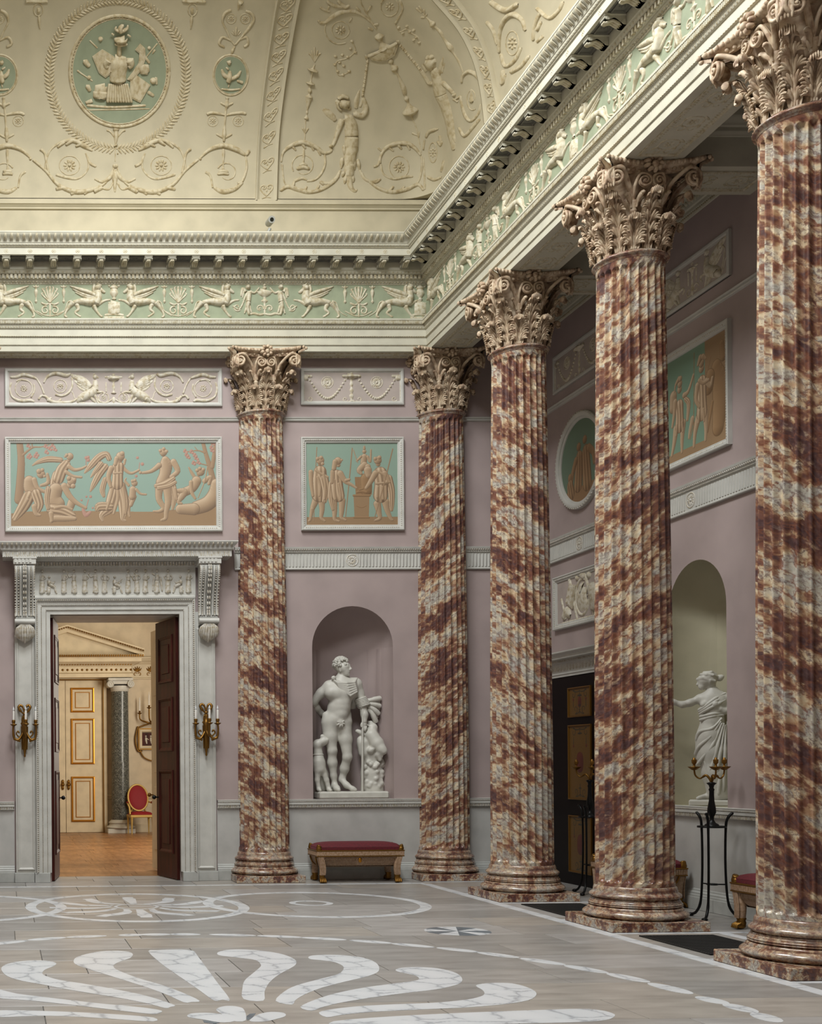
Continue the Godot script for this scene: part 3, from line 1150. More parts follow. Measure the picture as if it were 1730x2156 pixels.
func vault_ornament(c: Node3D) -> void:
	# great medallion
	var mc := Vector2(725, 432) / 2.883
	part("medallion_ground", disc(on_vault, mc, 98, 110, 0.006), M.green, c)
	var fr := vo(1.0, 0)
	fr.ring(mc, 104.5, 117, 3.6, 1.0, 64)
	fr.ring(mc, 99.0, 111, 1.6, 1.2, 64)
	for i in 96:
		var a := TAU * i / 96
		fr.blob(mc + Vector2(cos(a) * 101.0, sin(a) * 113.3), 1.5, 1.5, 0.0, 2.0)
	part("medallion_frame", fr.mb, M.plaster_relief, c)
	var t := vo(2.883, 0)
	t.base = 0.006
	t.S("530,640,9 620,648,8 700,650,9 880,640,8; 520,668,4 700,665,5 905,660,4; 955,262,5 900,330,4 870,370,4; 940,300,8 925,325,4; 470,428,7 500,450,5 560,490,5; 545,245,5 590,290,5; 610,235,16; 540,470,14; 515,370,18 540,400,14; 905,290,12; 880,345,9 905,380,9; 930,490,22; 945,470,10 950,510,8; 900,560,12 930,580,10; 560,610,14 520,625,10; 530,520,16 545,550,12", 0.8)
	for q in [[[560, 340], [620, 297], [700, 345], [690, 430], [640, 470], [600, 440]], [[790, 490], [830, 455], [912, 515], [850, 622], [785, 590]], [[820, 300], [850, 262], [880, 290], [885, 350], [860, 420], [800, 490], [770, 480], [800, 440], [840, 380], [845, 320]]]:
		var pg := PackedVector2Array()
		for e in q: pg.append(Vector2(e[0], e[1]) / 2.883)
		t.poly(pg, 0.02)
	t.base = 0.012
	t.S("610,555,46 606,600,40 615,520,38; 868,400,34 880,440,30", 0.4)
	t.base = 0.006
	t.S("722,345,44 722,380,60 716,440,54 715,495,52", 0.75)
	t.S("655,360,28 640,385,22 650,410,16; 785,362,28 795,390,22 780,408,16; 725,270,12 722,335,16", 1.2)
	t.base = 0.03
	for i in 10: t.S("%d,505,7 %d,560,9 %d,618,9" % [662 + i * 12, 657 + i * 14, 652 + i * 16], 1.4)
	t.S("733,245,42 733,225,40; 700,262,9 735,268,10 768,262,9", 0.9)
	t.S("735,190,14 730,165,16 745,145,10; 720,180,12 700,170,8 705,155,5; 745,180,12 770,165,9 775,145,5; 690,205,6 675,195,5; 775,205,6 792,215,5", 1.3)
	t.S("670,430,5 690,420,5 710,440,5 730,425,5 755,430,5; 690,470,7 715,460,8 745,470,7; 700,410,7; 722,400,7", 2.0)
	part("trophy_relief", t.mb, M.plaster_relief, c)
	# wreath of bay round the medallion
	var w := vo(2.883, 0)
	var wc := Vector2(714, 452) / 2.883
	w.ring(wc, 414 / 2.883, 452 / 2.883, 1.0, 1.2, 64)
	for i in 120:
		var a := TAU * i / 120
		var q := wc + Vector2(cos(a) * 414, sin(a) * 452) / 2.883
		if q.y < -22: continue
		var tg := Vector2(-sin(a) * 414, cos(a) * 452).angle() * 1.0
		var dn := PI if cos(a) > 0.0 else 0.0
		w.leaf(q, tg + dn + 0.75, 14.0, 2.0, 0.4, 1.1)
		w.leaf(q, tg + dn - 0.75, 14.0, 2.0, -0.4, 1.1)
		if i % 2 == 0: w.blob(q + Vector2(cos(a), sin(a)) * 10.0, 1.9, 1.9, 0.0, 1.3)
	part("wreath_relief", w.mb, M.plaster_relief, c)
	# stem and calyx below it, scrolls either side
	var s := vo(2.883, 0)
	s.S("704,785,22 704,800,14 704,830,16 702,880,6 702,884,16 700,890,5 699,980,4; 690,1005,12 699,1010,14 710,1005,12; 650,790,7 670,800,6 690,830,4; 760,790,7 740,800,6 718,830,4", 1.0)
	s.S("697,1030,8 697,1070,20 697,1110,14 697,1165,6; 690,1040,8 665,1080,14 620,1105,9 575,1085,8; 704,1040,8 730,1080,14 775,1105,9 820,1085,8; 685,1110,6 660,1150,6 615,1140,8; 712,1110,6 740,1150,6 780,1140,8", 1.1)
	for sg in [1.0, -1.0]:
		s.flip = sg
		s.u0 = 700.0 / 2.883
		var cc := Vector2(s.u0 + sg * (978.0 - 700.0) / 2.883, 1005 / 2.883)
		s.S("710,1020,5 760,1110,8 850,1155,14 950,1165,16 1050,1120,12 1120,1040,9 1200,970,9; 1105,1050,8 1120,980,7 1130,930,8 1155,905,10; 1215,965,10", 1.2)
		s.S("1110,1060,6 1125,1010,6 1100,920,7 1040,870,9 960,852,14 890,885,16 840,915,7; 870,950,6 855,990,9 820,1010,9; 880,930,5 862,1000,6 880,1050,6 930,1085,7 990,1080,9 1060,1060,9", 1.0)
		s.S("780,1140,12 830,1165,14; 850,1150,12 890,1180,8; 930,1160,12 970,1180,10; 1020,1140,12 1060,1150,10; 900,868,14 940,890,8; 960,850,14 1000,880,9; 1010,860,12 1050,895,8", 1.3)
		s.ring(cc, 62 / 2.883, 58 / 2.883, 1.2, 1.2)
		s.rosette(cc, 41 / 2.883, 10, 1.0, 0.9)
		# candelabrum with small medallion at the side
		s.S("1210,965,6 1270,910,12 1350,885,16 1430,905,18 1490,940,10 1510,915,12; 1490,945,6 1497,1020,8 1470,1100,9 1440,1115,9; 1300,1140,10 1350,1165,16 1420,1150,14 1470,1110,9; 1290,1140,6 1280,1080,7 1265,1055,10 1245,1045,8", 1.1)
		s.spiral(Vector2(s.u0 + sg * (1378.0 - 700.0) / 2.883, 1048 / 2.883), 62 / 2.883, 40 / 2.883, 3.6, 8.6, 1.8, 1.2, 1.2)
		s.S("1355,905,8 1356,930,10 1354,1000,5 1353,1030,10; 1330,1045,10 1353,1040,14 1380,1045,10; 1322,1058,9 1353,1052,12 1384,1058,9", 1.2)
		s.S("1378,595,12 1378,605,8 1376,640,14 1372,660,6 1368,700,8 1364,760,6 1362,780,9 1360,820,14 1358,860,7; 1340,625,7 1376,640,8 1412,625,7; 1315,815,7 1360,835,8 1405,815,7; 1370,700,6 1330,690,9 1280,685,10 1255,695,9; 1374,700,6 1410,690,9 1465,685,10 1490,690,9", 1.1)
		for rx in [1290.0, 1445.0]:
			var rc := Vector2(s.u0 + sg * (rx - 700.0) / 2.883, 735 / 2.883)
			s.rosette(rc, 22 / 2.883, 8)
			s.ring(rc, 32 / 2.883, 32 / 2.883, 1.0, 1.2, 20)
		s.S("1425,280,6 1410,310,10 1408,325,5; 1425,275,6 1400,240,6 1380,195,6 1350,130,7 1365,80,10 1400,60,9; 1430,270,6 1470,220,6 1510,170,9 1540,120,9 1525,80,9 1490,65,7; 1400,245,6 1350,225,8 1330,265,9 1360,285,7; 1455,240,6 1495,225,8 1505,265,9 1480,285,7; 1445,60,5 1450,30,10 1460,15,20 1462,22,14", 1.0)
		s.S("1432,215,5 1432,190,7 1434,165,6; 1425,210,4 1415,185,5; 1440,210,4 1450,185,5; 1420,212,4 1405,195,4; 1445,212,4 1460,195,4", 1.2)
		for rx in [1402.0, 1488.0]:
			var rc := Vector2(s.u0 + sg * (rx - 700.0) / 2.883, 113 / 2.883)
			s.rosette(rc, 20 / 2.883, 8)
			s.ring(rc, 30 / 2.883, 30 / 2.883, 1.0, 1.2, 20)
		# pendant cameo beside the wreath
		s.S("1165,95,5 1162,120,10 1160,150,7 1157,175,4", 1.2)
		s.ring(Vector2(s.u0 + sg * (1168.0 - 700.0) / 2.883, 58 / 2.883), 28 / 2.883, 37 / 2.883, 1.4, 1.2, 24)
		s.S("1168,50,10 1165,65,12 1168,80,9; 1110,5,10 1150,10,9 1200,8,9 1245,10,9", 1.0)
	part("scroll_relief", s.mb, M.plaster_relief, c)
	for sg in [1.0, -1.0]:
		var sm := vo(2.883, 0)
		sm.flip = sg
		sm.u0 = 700.0 / 2.883
		var mcn := Vector2(sm.u0 + sg * (1400.0 - 700.0) / 2.883, 455 / 2.883)
		part("medallion_ground", disc(on_vault, mcn, 33, 39, 0.006), M.green, c)
		sm.ring(mcn, 36.5, 42.5, 2.2, 1.0, 40)
		sm.ring(mcn, 33.5, 39.5, 1.1, 1.4, 40)
		sm.base = 0.006
		sm.S("1395,430,8 1392,470,18 1385,500,14; 1385,420,8 1370,408,5; 1390,470,12 1360,455,14 1345,420,6; 1400,480,12 1440,460,12 1460,430,6; 1440,490,8 1470,500,10; 1390,510,5 1385,530,4; 1345,540,6 1400,545,7 1455,540,6; 1390,390,10 1390,370,16", 1.1)
		part("bird_medallion", sm.mb, M.plaster_relief, c)
	vault_rib(c, [[537, 425], [541, 312], [550, 208], [563.6, 104], [577.5, 17], [586, -25]], [[582, 425], [587, 289], [600.6, 173], [615, 87], [631, 0], [637, -25]], 12)
	vault_rib(c, [[1027, 262], [1018, 188], [1001, 121], [969, 58], [920, 0], [905, -16]], [[1055, 225], [1047, 185], [1035.5, 130], [1007, 58], [966, 0], [950, -18]], 8)
	corner_relief(c)

# raised rib between two edges of pixels, with a run of heart scrolls
func vault_rib(c: Node3D, le: Array, re: Array, hearts: int) -> void:
	var a := []
	var b := []
	for q in le: a.append(Vector2(q[0], q[1]))
	for q in re: b.append(Vector2(q[0], q[1]))
	a = catmull(a, 6)
	b = catmull(b, 6)
	var g := MB.new()
	var p := PackedVector3Array()
	var n := a.size()
	var m: int = b.size()
	for i in n:
		var l: Vector2 = a[i]
		var r: Vector2 = b[i * (m - 1) / (n - 1)]
		for e in [[0.0, -0.01], [0.0, 0.05], [0.06, 0.05], [0.1, 0.03], [0.16, 0.03], [0.18, 0.018], [0.82, 0.018], [0.84, 0.03], [0.9, 0.03], [0.94, 0.05], [1.0, 0.05], [1.0, -0.01]]:
			var u: Vector2 = l.lerp(r, e[0])
			p.append(on_vault(u.x, u.y, e[1]))
	g.grid(p, 12, n)
	part("rib", g, M.plaster, c)
	var o := vo(1.0, 0, 0.9)
	o.base = 0.02
	for i in hearts:
		var t := (i + 0.6) / hearts
		var k := t * (n - 1)
		var i0 := mini(int(k), n - 2)
		var l: Vector2 = a[i0].lerp(a[i0 + 1], k - i0)
		var kb := t * (m - 1)
		var j0 := mini(int(kb), m - 2)
		var r: Vector2 = b[j0].lerp(b[j0 + 1], kb - j0)
		var mid := (l + r) * 0.5
		var ax := (r - l) * 0.5
		var up: Vector2 = ((a[i0 + 1] - a[i0]) + (b[j0 + 1] - b[j0])).normalized() * 14.0
		var s := []
		for sg in [-1.0, 1.0]:
			s = []
			for q in [[0.0, -0.9], [0.3, -0.4], [0.55, 0.1], [0.55, 0.55], [0.3, 0.75], [0.08, 0.55], [0.12, 0.25], [0.3, 0.2], [0.34, 0.42], [0.22, 0.48]]:
				var u: Vector2 = mid + ax * q[0] * sg + up * q[1]
				s.append(Vector3(u.x, u.y, 1.5))
			o.stroke(s, 1.2, 3)
			var v0: Vector2 = mid - up * 1.05
			var v1: Vector2 = mid + ax * 0.4 * sg - up * 1.2
			o.stroke([Vector3(v0.x, v0.y, 1.2), Vector3(v1.x, v1.y, 1.2)], 1.2)
		o.blob(mid - up * 0.1, 2.0, 3.2, 0.0, 1.0)
	for e in [a, b]:
		for i in n * 3:
			var k := clampf(i / 3.0, 0.0, e.size() - 1.01)
			var u: Vector2 = e[int(k)].lerp(e[int(k) + 1], k - int(k))
			var v: Vector2 = (b if e == a else a)[int(k)]
			o.blob(u.lerp(v, 0.13), 1.1, 1.1, 0.0, 2.0)
	part("heart_scroll_relief", o.mb, M.plaster_relief, c)

func corner_relief(c: Node3D) -> void:
	var o := vo(3.46, 550)
	# slender candelabrum beside the rib
	o.S("388,470,6 378,497,10 376,505,30 374,512,44 372,520,14 366,560,6 360,595,8 357,607,36 355,618,14 352,640,8 352,662,18 350,685,8 347,705,28 345,715,24 340,762,14 335,800,6 332,820,10 330,840,5 327,865,20 323,880,5 318,960,6 316,1025,4; 300,935,8 318,970,6; 340,935,8 320,970,6", 1.0)
	for k in [-2, -1, 0, 1, 2]: o.S("388,452,5 %d,400,7 %d,%d,6" % [388 + k * 14, 388 + k * 22, 345 + 22 * absi(k)], 1.0)
	# scrolls
	o.S("145,1180,7 160,1110,10 220,1060,16 310,1038,20 400,1075,18 455,1115,14 510,1100,10 500,1070,8; 460,1120,8 465,1190,9 440,1260,9 390,1310,9 330,1320,9; 140,1390,12 190,1360,16 260,1380,18 340,1400,16 430,1385,14 520,1330,14 560,1280,14; 240,1320,12 290,1300,12 330,1310,9; 150,1200,10 155,1240,7 165,1320,6 185,1350,6; 430,1325,14 450,1345,10", 1.1)
	o.S("220,1060,12 250,1095,8; 290,1040,14 320,1080,9; 360,1050,14 380,1095,9; 400,1070,12 430,1130,8; 230,1360,14 240,1320,8; 310,1400,12 330,1360,8; 400,1390,12 420,1350,8", 1.2)
	o.spiral(Vector2(550 + 305 / 3.46, 1205 / 3.46), 84 / 3.46, 64 / 3.46, 2.6, 8.4, 1.7, 1.2)
	o.S("310,1085,6 308,1130,10 306,1190,6; 280,1205,9 305,1195,14 330,1205,9; 262,1230,14 303,1218,16 345,1230,14", 1.2)
	o.S("865,1190,8 870,1140,9 900,1085,14 970,1050,18 1060,1045,18 1120,1080,14 1160,1130,10; 850,1080,8 880,1100,9 920,1080,8; 870,1130,9 850,1200,9 815,1215,10; 870,1200,7 890,1270,8 960,1305,9 1040,1290,12 1100,1285,9; 730,1260,10 760,1310,12 830,1330,10 865,1305,10; 770,1310,10 850,1370,14 950,1400,16 1060,1380,16 1140,1345,14 1180,1385,12; 1165,1140,8 1170,1220,9 1150,1310,9 1120,1350,9", 1.1)
	o.S("920,1070,12 960,1100,8; 990,1048,14 1020,1085,9; 1060,1045,14 1080,1090,9; 930,1395,12 960,1360,9; 1010,1400,12 1040,1360,9", 1.2)
	var rc := Vector2(550 + 1003 / 3.46, 1218 / 3.46)
	o.rosette(rc, 46 / 3.46, 10)
	o.ring(rc, 72 / 3.46, 80 / 3.46, 1.3, 1.2)
	# upper scroll with flower, vine
	rc = Vector2(550 + 577 / 3.46, 218 / 3.46)
	o.rosette(rc, 40 / 3.46, 9)
	o.spiral(rc, 66 / 3.46, 62 / 3.46, 0.0, TAU, 1.2, 1.2)
	o.spiral(rc, 118 / 3.46, 100 / 3.46, 3.6, 1.2, 1.5, 1.5)
	o.S("425,165,10 470,160,12 520,120,16 590,85,16 670,80,14 740,110,10 800,160,8 835,205,8; 415,150,10 430,165,8; 430,55,9 470,75,9 500,85,8; 495,40,8 480,80,5; 560,10,12 610,50,14 640,40,9; 840,210,6 780,120,6 730,30,6 720,-10,6; 800,40,9 770,90,6; 690,50,9 720,80,7; 660,130,6 640,160,7; 480,10,12 530,40,12 600,45,12; 820,180,8 850,175,9; 780,205,8 810,215,9", 1.1)
	rc = Vector2(550 + 935 / 3.46, 48 / 3.46)
	o.rosette(rc, 36 / 3.46, 8)
	o.ring(rc, 64 / 3.46, 70 / 3.46, 1.2, 1.2)
	o.S("870,20,8 900,-20,9; 1010,0,8 1030,60,8 1000,130,7 975,170,9", 1.0)
	for q in ["660,305,5 685,360,5 660,400,5 610,430,5 550,450,5 545,510,5 570,550,5 640,525,5", "980,180,5 1010,230,5 1060,210,5 1090,240,5 1140,270,5 1150,320,5"]:
		o.S(q, 1.0)
	for q in [[660, 300], [650, 355], [685, 380], [630, 415], [590, 400], [570, 455], [535, 470], [600, 480], [555, 520], [595, 545], [640, 520], [540, 410], [1000, 200], [1030, 240], [1060, 190], [1080, 230], [1110, 220], [1130, 270], [1150, 310], [1110, 290]]:
		o.blob(Vector2(550 + q[0] / 3.46, q[1] / 3.46), 4.0, 3.4, 0.0, 1.0)
	# festooned bowl on the groin and the shaft below it
	var pg := PackedVector2Array()
	for e in [[775, 405], [995, 300], [1000, 330], [975, 395], [920, 435], [850, 442], [800, 430]]: pg.append(Vector2(550 + e[0] / 3.46, e[1] / 3.46))
	o.poly(pg, 0.035)
	o.base = 0.03
	o.S("780,400,13 890,355,12 990,305,13", 1.0)
	o.base = 0.0
	o.S("855,245,10 858,262,38 862,280,30 872,300,14 885,330,30 895,350,55; 765,405,18 770,430,12; 990,300,16 1005,315,10", 0.8)
	o.S("935,430,14 945,450,22 950,470,10 968,495,30 972,510,24 985,530,9 1005,570,12 1035,640,20 1045,680,18 1050,700,10 1058,720,20 1068,745,10 1075,770,20 1085,810,62 1090,830,50 1095,850,9 1130,940,6 1165,1110,5; 1100,970,9 1135,985,7; 1150,960,9 1145,1000,7; 1180,1150,7 1190,1300,8 1190,1380,9", 0.9)
	o.S("1200,1000,10 1220,960,14 1260,945,12 1285,940,7; 1180,1090,8 1190,1020,9; 1285,1030,9 1305,1060,8 1320,1030,7; 1300,990,9 1310,1060,7; 1215,1290,14 1260,1310,12 1310,1290,9; 1330,1170,9 1310,1250,8", 1.1)
	rc = Vector2(550 + 1250 / 3.46, 1112 / 3.46)
	o.rosette(rc, 30 / 3.46, 8, 1.4)
	o.ring(rc, 30 / 3.46, 72 / 3.46, 1.2, 1.2)
	# right-hand pendant run and scroll beyond the second putto
	o.S("1130,60,8 1165,90,6; 1150,45,8 1175,85,6; 1185,70,8 1190,105,6; 1205,100,8 1195,120,6; 1165,125,8 1190,125,6; 1180,100,6 1225,150,8 1250,175,24 1268,195,9 1310,240,12 1330,280,9 1350,310,12 1380,345,20 1400,385,8 1440,450,8 1470,530,5", 1.0)
	o.S("1460,600,9 1470,550,12 1510,520,14 1560,540,14 1600,600,9; 1450,700,9 1460,760,9 1490,850,12 1530,880,10 1580,830,9 1600,760,8; 1440,930,9 1480,990,12 1540,930,12 1590,870,10; 1420,720,9 1450,700,9; 1530,650,7 1530,690,9 1532,740,16", 1.1)
	o.spiral(Vector2(550 + 1535 / 3.46, 715 / 3.46), 46 / 3.46, 20 / 3.46, 1.0, 6.6, 1.5, 1.0, 1.0, 2.0)
	part("scroll_relief", o.mb, M.plaster_relief, c)
	# the two winged children with leafy skirts
	var l := vo(3.46, 550)
	l.S("540,880,16 510,845,26 475,815,24 448,795,10; 530,850,14 480,800,12; 690,790,14 695,730,20 715,655,6; 720,780,10 740,720,10", 0.5)
	l.S("658,1000,54 652,1090,50 640,1190,44 640,1290,32; 640,1200,44 640,1300,30 650,1360,20 680,1395,12 695,1380,8", 0.8)
	for k in [[600, 1060, 610, 1140], [640, 1050, 645, 1130], [690, 1050, 690, 1120], [590, 1150, 580, 1230], [630, 1150, 625, 1240], [670, 1150, 680, 1240], [700, 1160, 715, 1240], [600, 1250, 590, 1290], [620, 1270, 605, 1340], [660, 1280, 670, 1330]]:
		l.S("%d,%d,12 %d,%d,16 %d,%d,5" % [k[0], k[1], (k[0] + k[2]) / 2, (k[1] + k[3]) / 2, k[2], k[3]], 1.3)
	l.S("575,1240,9 545,1300,14 490,1340,14 435,1325,10; 715,1240,9 750,1300,12 800,1325,10 845,1310,10", 1.1)
	l.S("625,850,38 648,900,50 655,950,52 658,995,52", 0.85)
	l.S("590,870,26 560,950,20 530,1040,14 508,1072,12; 680,830,24 735,842,24 762,790,22 740,715,16", 1.1)
	l.S("600,740,48 605,780,42; 560,745,26; 640,790,16", 1.0)
	l.S("560,720,14 590,700,16 630,712,14; 550,750,12 560,785,12 580,805,10; 600,735,12 630,740,10; 505,1065,16", 2.2)
	l.S("735,700,9 752,600,9 776,430,7", 1.3)
	for i in 9: l.S("%d,%d,12" % [738 + i * 4.4, 690 - i * 30], 1.2)
	part("putto_relief", l.mb, M.plaster_relief, c)
	var r := vo(3.46, 550)
	r.S("1290,560,10 1305,500,16 1325,415,6; 1315,530,10 1335,460,5; 1200,520,12 1165,470,8; 1180,540,12 1160,500,6", 0.5)
	r.S("1310,690,42 1345,780,36 1375,900,30 1390,1000,24 1400,1090,12", 0.8)
	for k in [[1330, 760, 1345, 830], [1360, 780, 1370, 850], [1350, 860, 1365, 930], [1385, 880, 1395, 950], [1365, 950, 1380, 1020], [1400, 970, 1410, 1040]]:
		r.S("%d,%d,9 %d,%d,12 %d,%d,4" % [k[0], k[1], (k[0] + k[2]) / 2, (k[1] + k[3]) / 2, k[2], k[3]], 1.3)
	r.S("1255,500,26 1285,590,36 1300,650,42 1310,690,42", 0.85)
	r.S("1265,600,16 1225,605,15 1195,560,13 1165,515,12; 1320,600,18 1365,640,14 1400,680,12; 1405,690,16; 1400,720,9 1430,740,8", 1.1)
	r.S("1228,440,46 1245,500,30; 1215,420,20; 1240,415,20; 1260,450,16", 1.0)
	r.S("1165,515,8 1090,420,8 1010,325,7", 1.3)
	for i in 8: r.S("%d,%d,11" % [1155 - i * 20, 500 - i * 24], 1.2)
	part("putto_relief", r.mb, M.plaster_relief, c)
	# first scrolls of the next bay on the side cove
	var n := vo(2.37, 1000)
	rc = Vector2(1000 + 186 / 2.37, 215 / 2.37)
	n.rosette(rc, 26 / 2.37, 8, 1.5)
	n.ring(rc, 32 / 2.37, 60 / 2.37, 1.2, 1.2)
	n.S("120,260,8 125,160,9 150,95,12 190,70,14 235,100,10 250,150,8; 130,270,8 150,330,9 200,300,9 230,240,8; 60,110,9 90,150,9 110,220,7; 140,350,9 135,420,9 150,370,9; 180,360,10 230,330,10 270,280,8; 290,200,8 300,120,9 330,60,9; 310,40,9 370,90,10 420,50,9 440,10,8; 310,150,10 330,110,8; 340,180,8 310,210,7; 80,10,12 150,50,14 210,20,12", 1.1)
	part("scroll_relief", n.mb, M.plaster_relief, c)

# ---------------------------------------------------------------- mouldings shared by the back wall (local x = x) and the aisle wall (local x = z)
func wall_trims(at: Vector3, turn: float, x0: float, x1: float, first: int, where: String, gaps: Array, rosettes: Array) -> void:
	var lin := func(b: MB, pr: Array, a: float, c: float):
		b.ext(pr, func(q): return Vector3(a, q.y, q.x), func(q): return Vector3(c, q.y, q.x))
	var st := snode("trim_%d" % first, "slim cream string moulding high on the " + where, at, turn)
	var b := MB.new()
	lin.call(b, prof([[0, 6.015], [0.012, 6.02], [0.026, 6.035, 1], [0.026, 6.04], [0.018, 6.044], [0.032, 6.056, 3], [0.036, 6.068], [0, 6.07]]), x0, x1)
	part("moulding", b, M.trim, st)
	# fluted band
	var bd := snode("trim_%d" % (first + 1), "pale fluted frieze band with rosette on the " + where, at, turn)
	var segs := [[x0, x1]]
	for g in gaps:
		if g[2] == "band":
			var l := []
			for s in segs:
				if g[0] > s[0]: l.append([s[0], minf(g[0], s[1])])
				if g[1] < s[1]: l.append([maxf(g[1], s[0]), s[1]])
			segs = l
	b = MB.new()
	for s in segs: lin.call(b, prof([[0, 4.065], [0.03, 4.068], [0.034, 4.08, 1], [0.022, 4.092, 2], [0.02, 4.094], [0.02, 4.285], [0.03, 4.29], [0.034, 4.302, 4], [0.036, 4.304], [0.06, 4.345, 3], [0.064, 4.36], [0, 4.365]]), s[0], s[1])
	part("moulding", b, M.trim, bd)
	var fl := MB.new()
	var en := MB.new()
	for s in segs:
		for i in int((s[1] - s[0]) / 0.044):
			var x: float = s[0] + (i + 0.5) * 0.044
			var near := false
			for r in rosettes: near = near or absf(x - r) < 0.09
			if near: continue
			fl.tube([Vector3(x, 4.105, 0.018), Vector3(x, 4.272, 0.018)], 0.0135, 6)
		row(en, s[0], s[1], 0.03, 4.325, 0.046, Vector3(0.012, 0.014, 0.012), 5)
		row(en, s[0], s[1], 0.018, 4.296, 0.036, Vector3(0.007, 0.006, 0.006), 4)
	stuff(part("fluting", fl, M.trim, bd))
	stuff(part("enrichment", en, M.trim_relief, bd))
	for r in rosettes:
		var o := orn(func(u, v, h): return Vector3(u, v, h))
		o.rise = 0.5
		o.ring(Vector2.ZERO, 0.075, 0.075, 0.009, 1.2)
		o.rosette(Vector2.ZERO, 0.062, 12)
		var pl := MB.new()
		pl.box(Vector3(0, -0.002, -0.004), Vector3(0.165, 0.19, 0.008))
		var rp := part("rosette", o.mb, M.trim_relief, bd, Vector3(r, 4.188, 0.024))
		part("ground", pl, M.trim, rp)
	# chair rail
	var dr := snode("trim_%d" % (first + 2), "dado rail along the " + where, at, turn)
	segs = [[x0, x1]]
	for g in gaps:
		if g[2] != "band":
			var l := []
			for s in segs:
				if g[0] > s[0]: l.append([s[0], minf(g[0], s[1])])
				if g[1] < s[1]: l.append([maxf(g[1], s[0]), s[1]])
			segs = l
	b = MB.new()
	en = MB.new()
	var dd := MB.new()
	for s in segs:
		lin.call(b, prof([[0, 0.94], [0.03, 0.945], [0.045, 0.985, 2], [0.055, 0.988], [0.055, 1.015], [0.05, 1.018], [0.062, 1.04, 1], [0.066, 1.05], [0, 1.055]]), s[0], s[1])
		tooth(en, s[0], s[1], 0.022, 0.011, 0.95, 0.982, 0.03, 0.05)
		row(en, s[0], s[1], 0.02, 1.028, 0.056, Vector3(0.008, 0.009, 0.008), 4)
		lin.call(dd, prof([[0.012, 0.13], [0.012, 0.945]]), s[0], s[1])
	part("moulding", b, M.trim, dr)
	stuff(part("enrichment", en, M.trim_relief, dr))
	part("dado_panel", dd, M.dado, dr)
	var sk := snode("baseboard_back" if where == "back wall" else "baseboard_right", "grey painted skirting along the " + where, at, turn)
	b = MB.new()
	for s in segs: lin.call(b, prof([[0.012, 0.215], [0.02, 0.205], [0.022, 0.19], [0.036, 0.175, 3], [0.036, 0.16], [0.042, 0.15], [0.042, 0.0]]), s[0], s[1])
	part("moulding", b, M.skirting, sk)
	b = MB.new()
	for s in segs:
		var n := maxi(1, int((s[1] - s[0]) / 0.9))
		for i in n:
			var q := MB.new()
			var l: float = (s[1] - s[0]) / n
			q.box(Vector3(s[0] + (i + 0.5) * l, 0.066, 0.03), Vector3(l - 0.004, 0.13, 0.04), 0.003)
			part("skirting_block", q, M.skirting, sk)

func framed(x0: float, y0: float, x1: float, y1: float) -> MB:
	var b := MB.new()
	b.frame(x0, y0, x1, y1, prof([[0, 0], [0, 0.03], [0.012, 0.036], [0.03, 0.036], [0.042, 0.018, 1], [0.05, 0.016], [0.055, 0.004]]))
	return b

func pic_frame(x0: float, y0: float, x1: float, y1: float) -> Array:
	var b := MB.new()
	b.frame(x0, y0, x1, y1, prof([[0, 0], [0, 0.045], [0.008, 0.05], [0.016, 0.05], [0.02, 0.042], [0.052, 0.028, 1], [0.056, 0.026], [0.066, 0.026, 4], [0.072, 0.02], [0.078, 0.004]]))
	var e := MB.new()
	var t := MB.new()
	for s in [[x0 + 0.05, x1 - 0.05]]: row(t, s[0], s[1], 0.027, 0, 0, Vector3(0.011, 0.014, 0.011), 5)
	e.add(t, Transform3D(Basis(), Vector3(0, y1 - 0.036, 0.034)))
	e.add(t, Transform3D(Basis(), Vector3(0, y0 + 0.036, 0.034)))
	t = MB.new()
	row(t, y0 + 0.05, y1 - 0.05, 0.027, 0, 0, Vector3(0.011, 0.014, 0.011), 5)
	for x in [x0 + 0.036, x1 - 0.036]: e.add(t, Transform3D(Basis(Vector3(0, 1, 0), Vector3(-1, 0, 0), Vector3(0, 0, 1)), Vector3(x, 0, 0.034)))
	return [b, e]

# swagged panel, 617 enlarged pixels wide
func swag_relief() -> ArrayMesh:
	var k := 0.002206
	var o := orn(func(u, v, h): return Vector3((u - 807.0) * k, (278.0 - v) * k, h), k, 0.8)
	o.S("803,195,10 803,205,7; 803,215,48 803,222,44 803,230,20 803,240,7 803,262,11 803,280,6 803,300,12 803,318,6 803,330,14 803,350,8 803,372,4", 0.6)
	o.S("752,215,10 803,212,8 854,215,10", 1.3)
	for s in [-1.0, 1.0]:
		o.flip = s
		o.u0 = 807.0
		o.rosette(o.tw(955, 252), 30, 14, 1.0, 0.8)
		o.ring(o.tw(955, 252), 34, 34, 3, 1.0)
		for i in 19:
			var t := i / 18.0
			o.blob(o.tw(850 + 210 * t, 240 + 108 * sin(PI * clampf(t, 0, 1)) * (1.0 if true else 0.0)), 7.5 + 2.5 * sin(PI * t), 7.5 + 2.5 * sin(PI * t), 0.0, 1.0)
		o.S("1048,215,9 1090,214,9 1106,214,8; 1075,225,18 1100,228,12; 1100,250,7 1100,340,8 1105,370,7", 0.8)
		o.spiral(o.tw(848, 352), 18, 4, 2.6, -3.6, 4, 3)
		o.spiral(o.tw(1060, 350), 18, 4, 0.5, 6.8, 4, 3)
		o.S("808,360,6 830,370,5 850,370,4", 1.0)
	return o.mb.mesh()

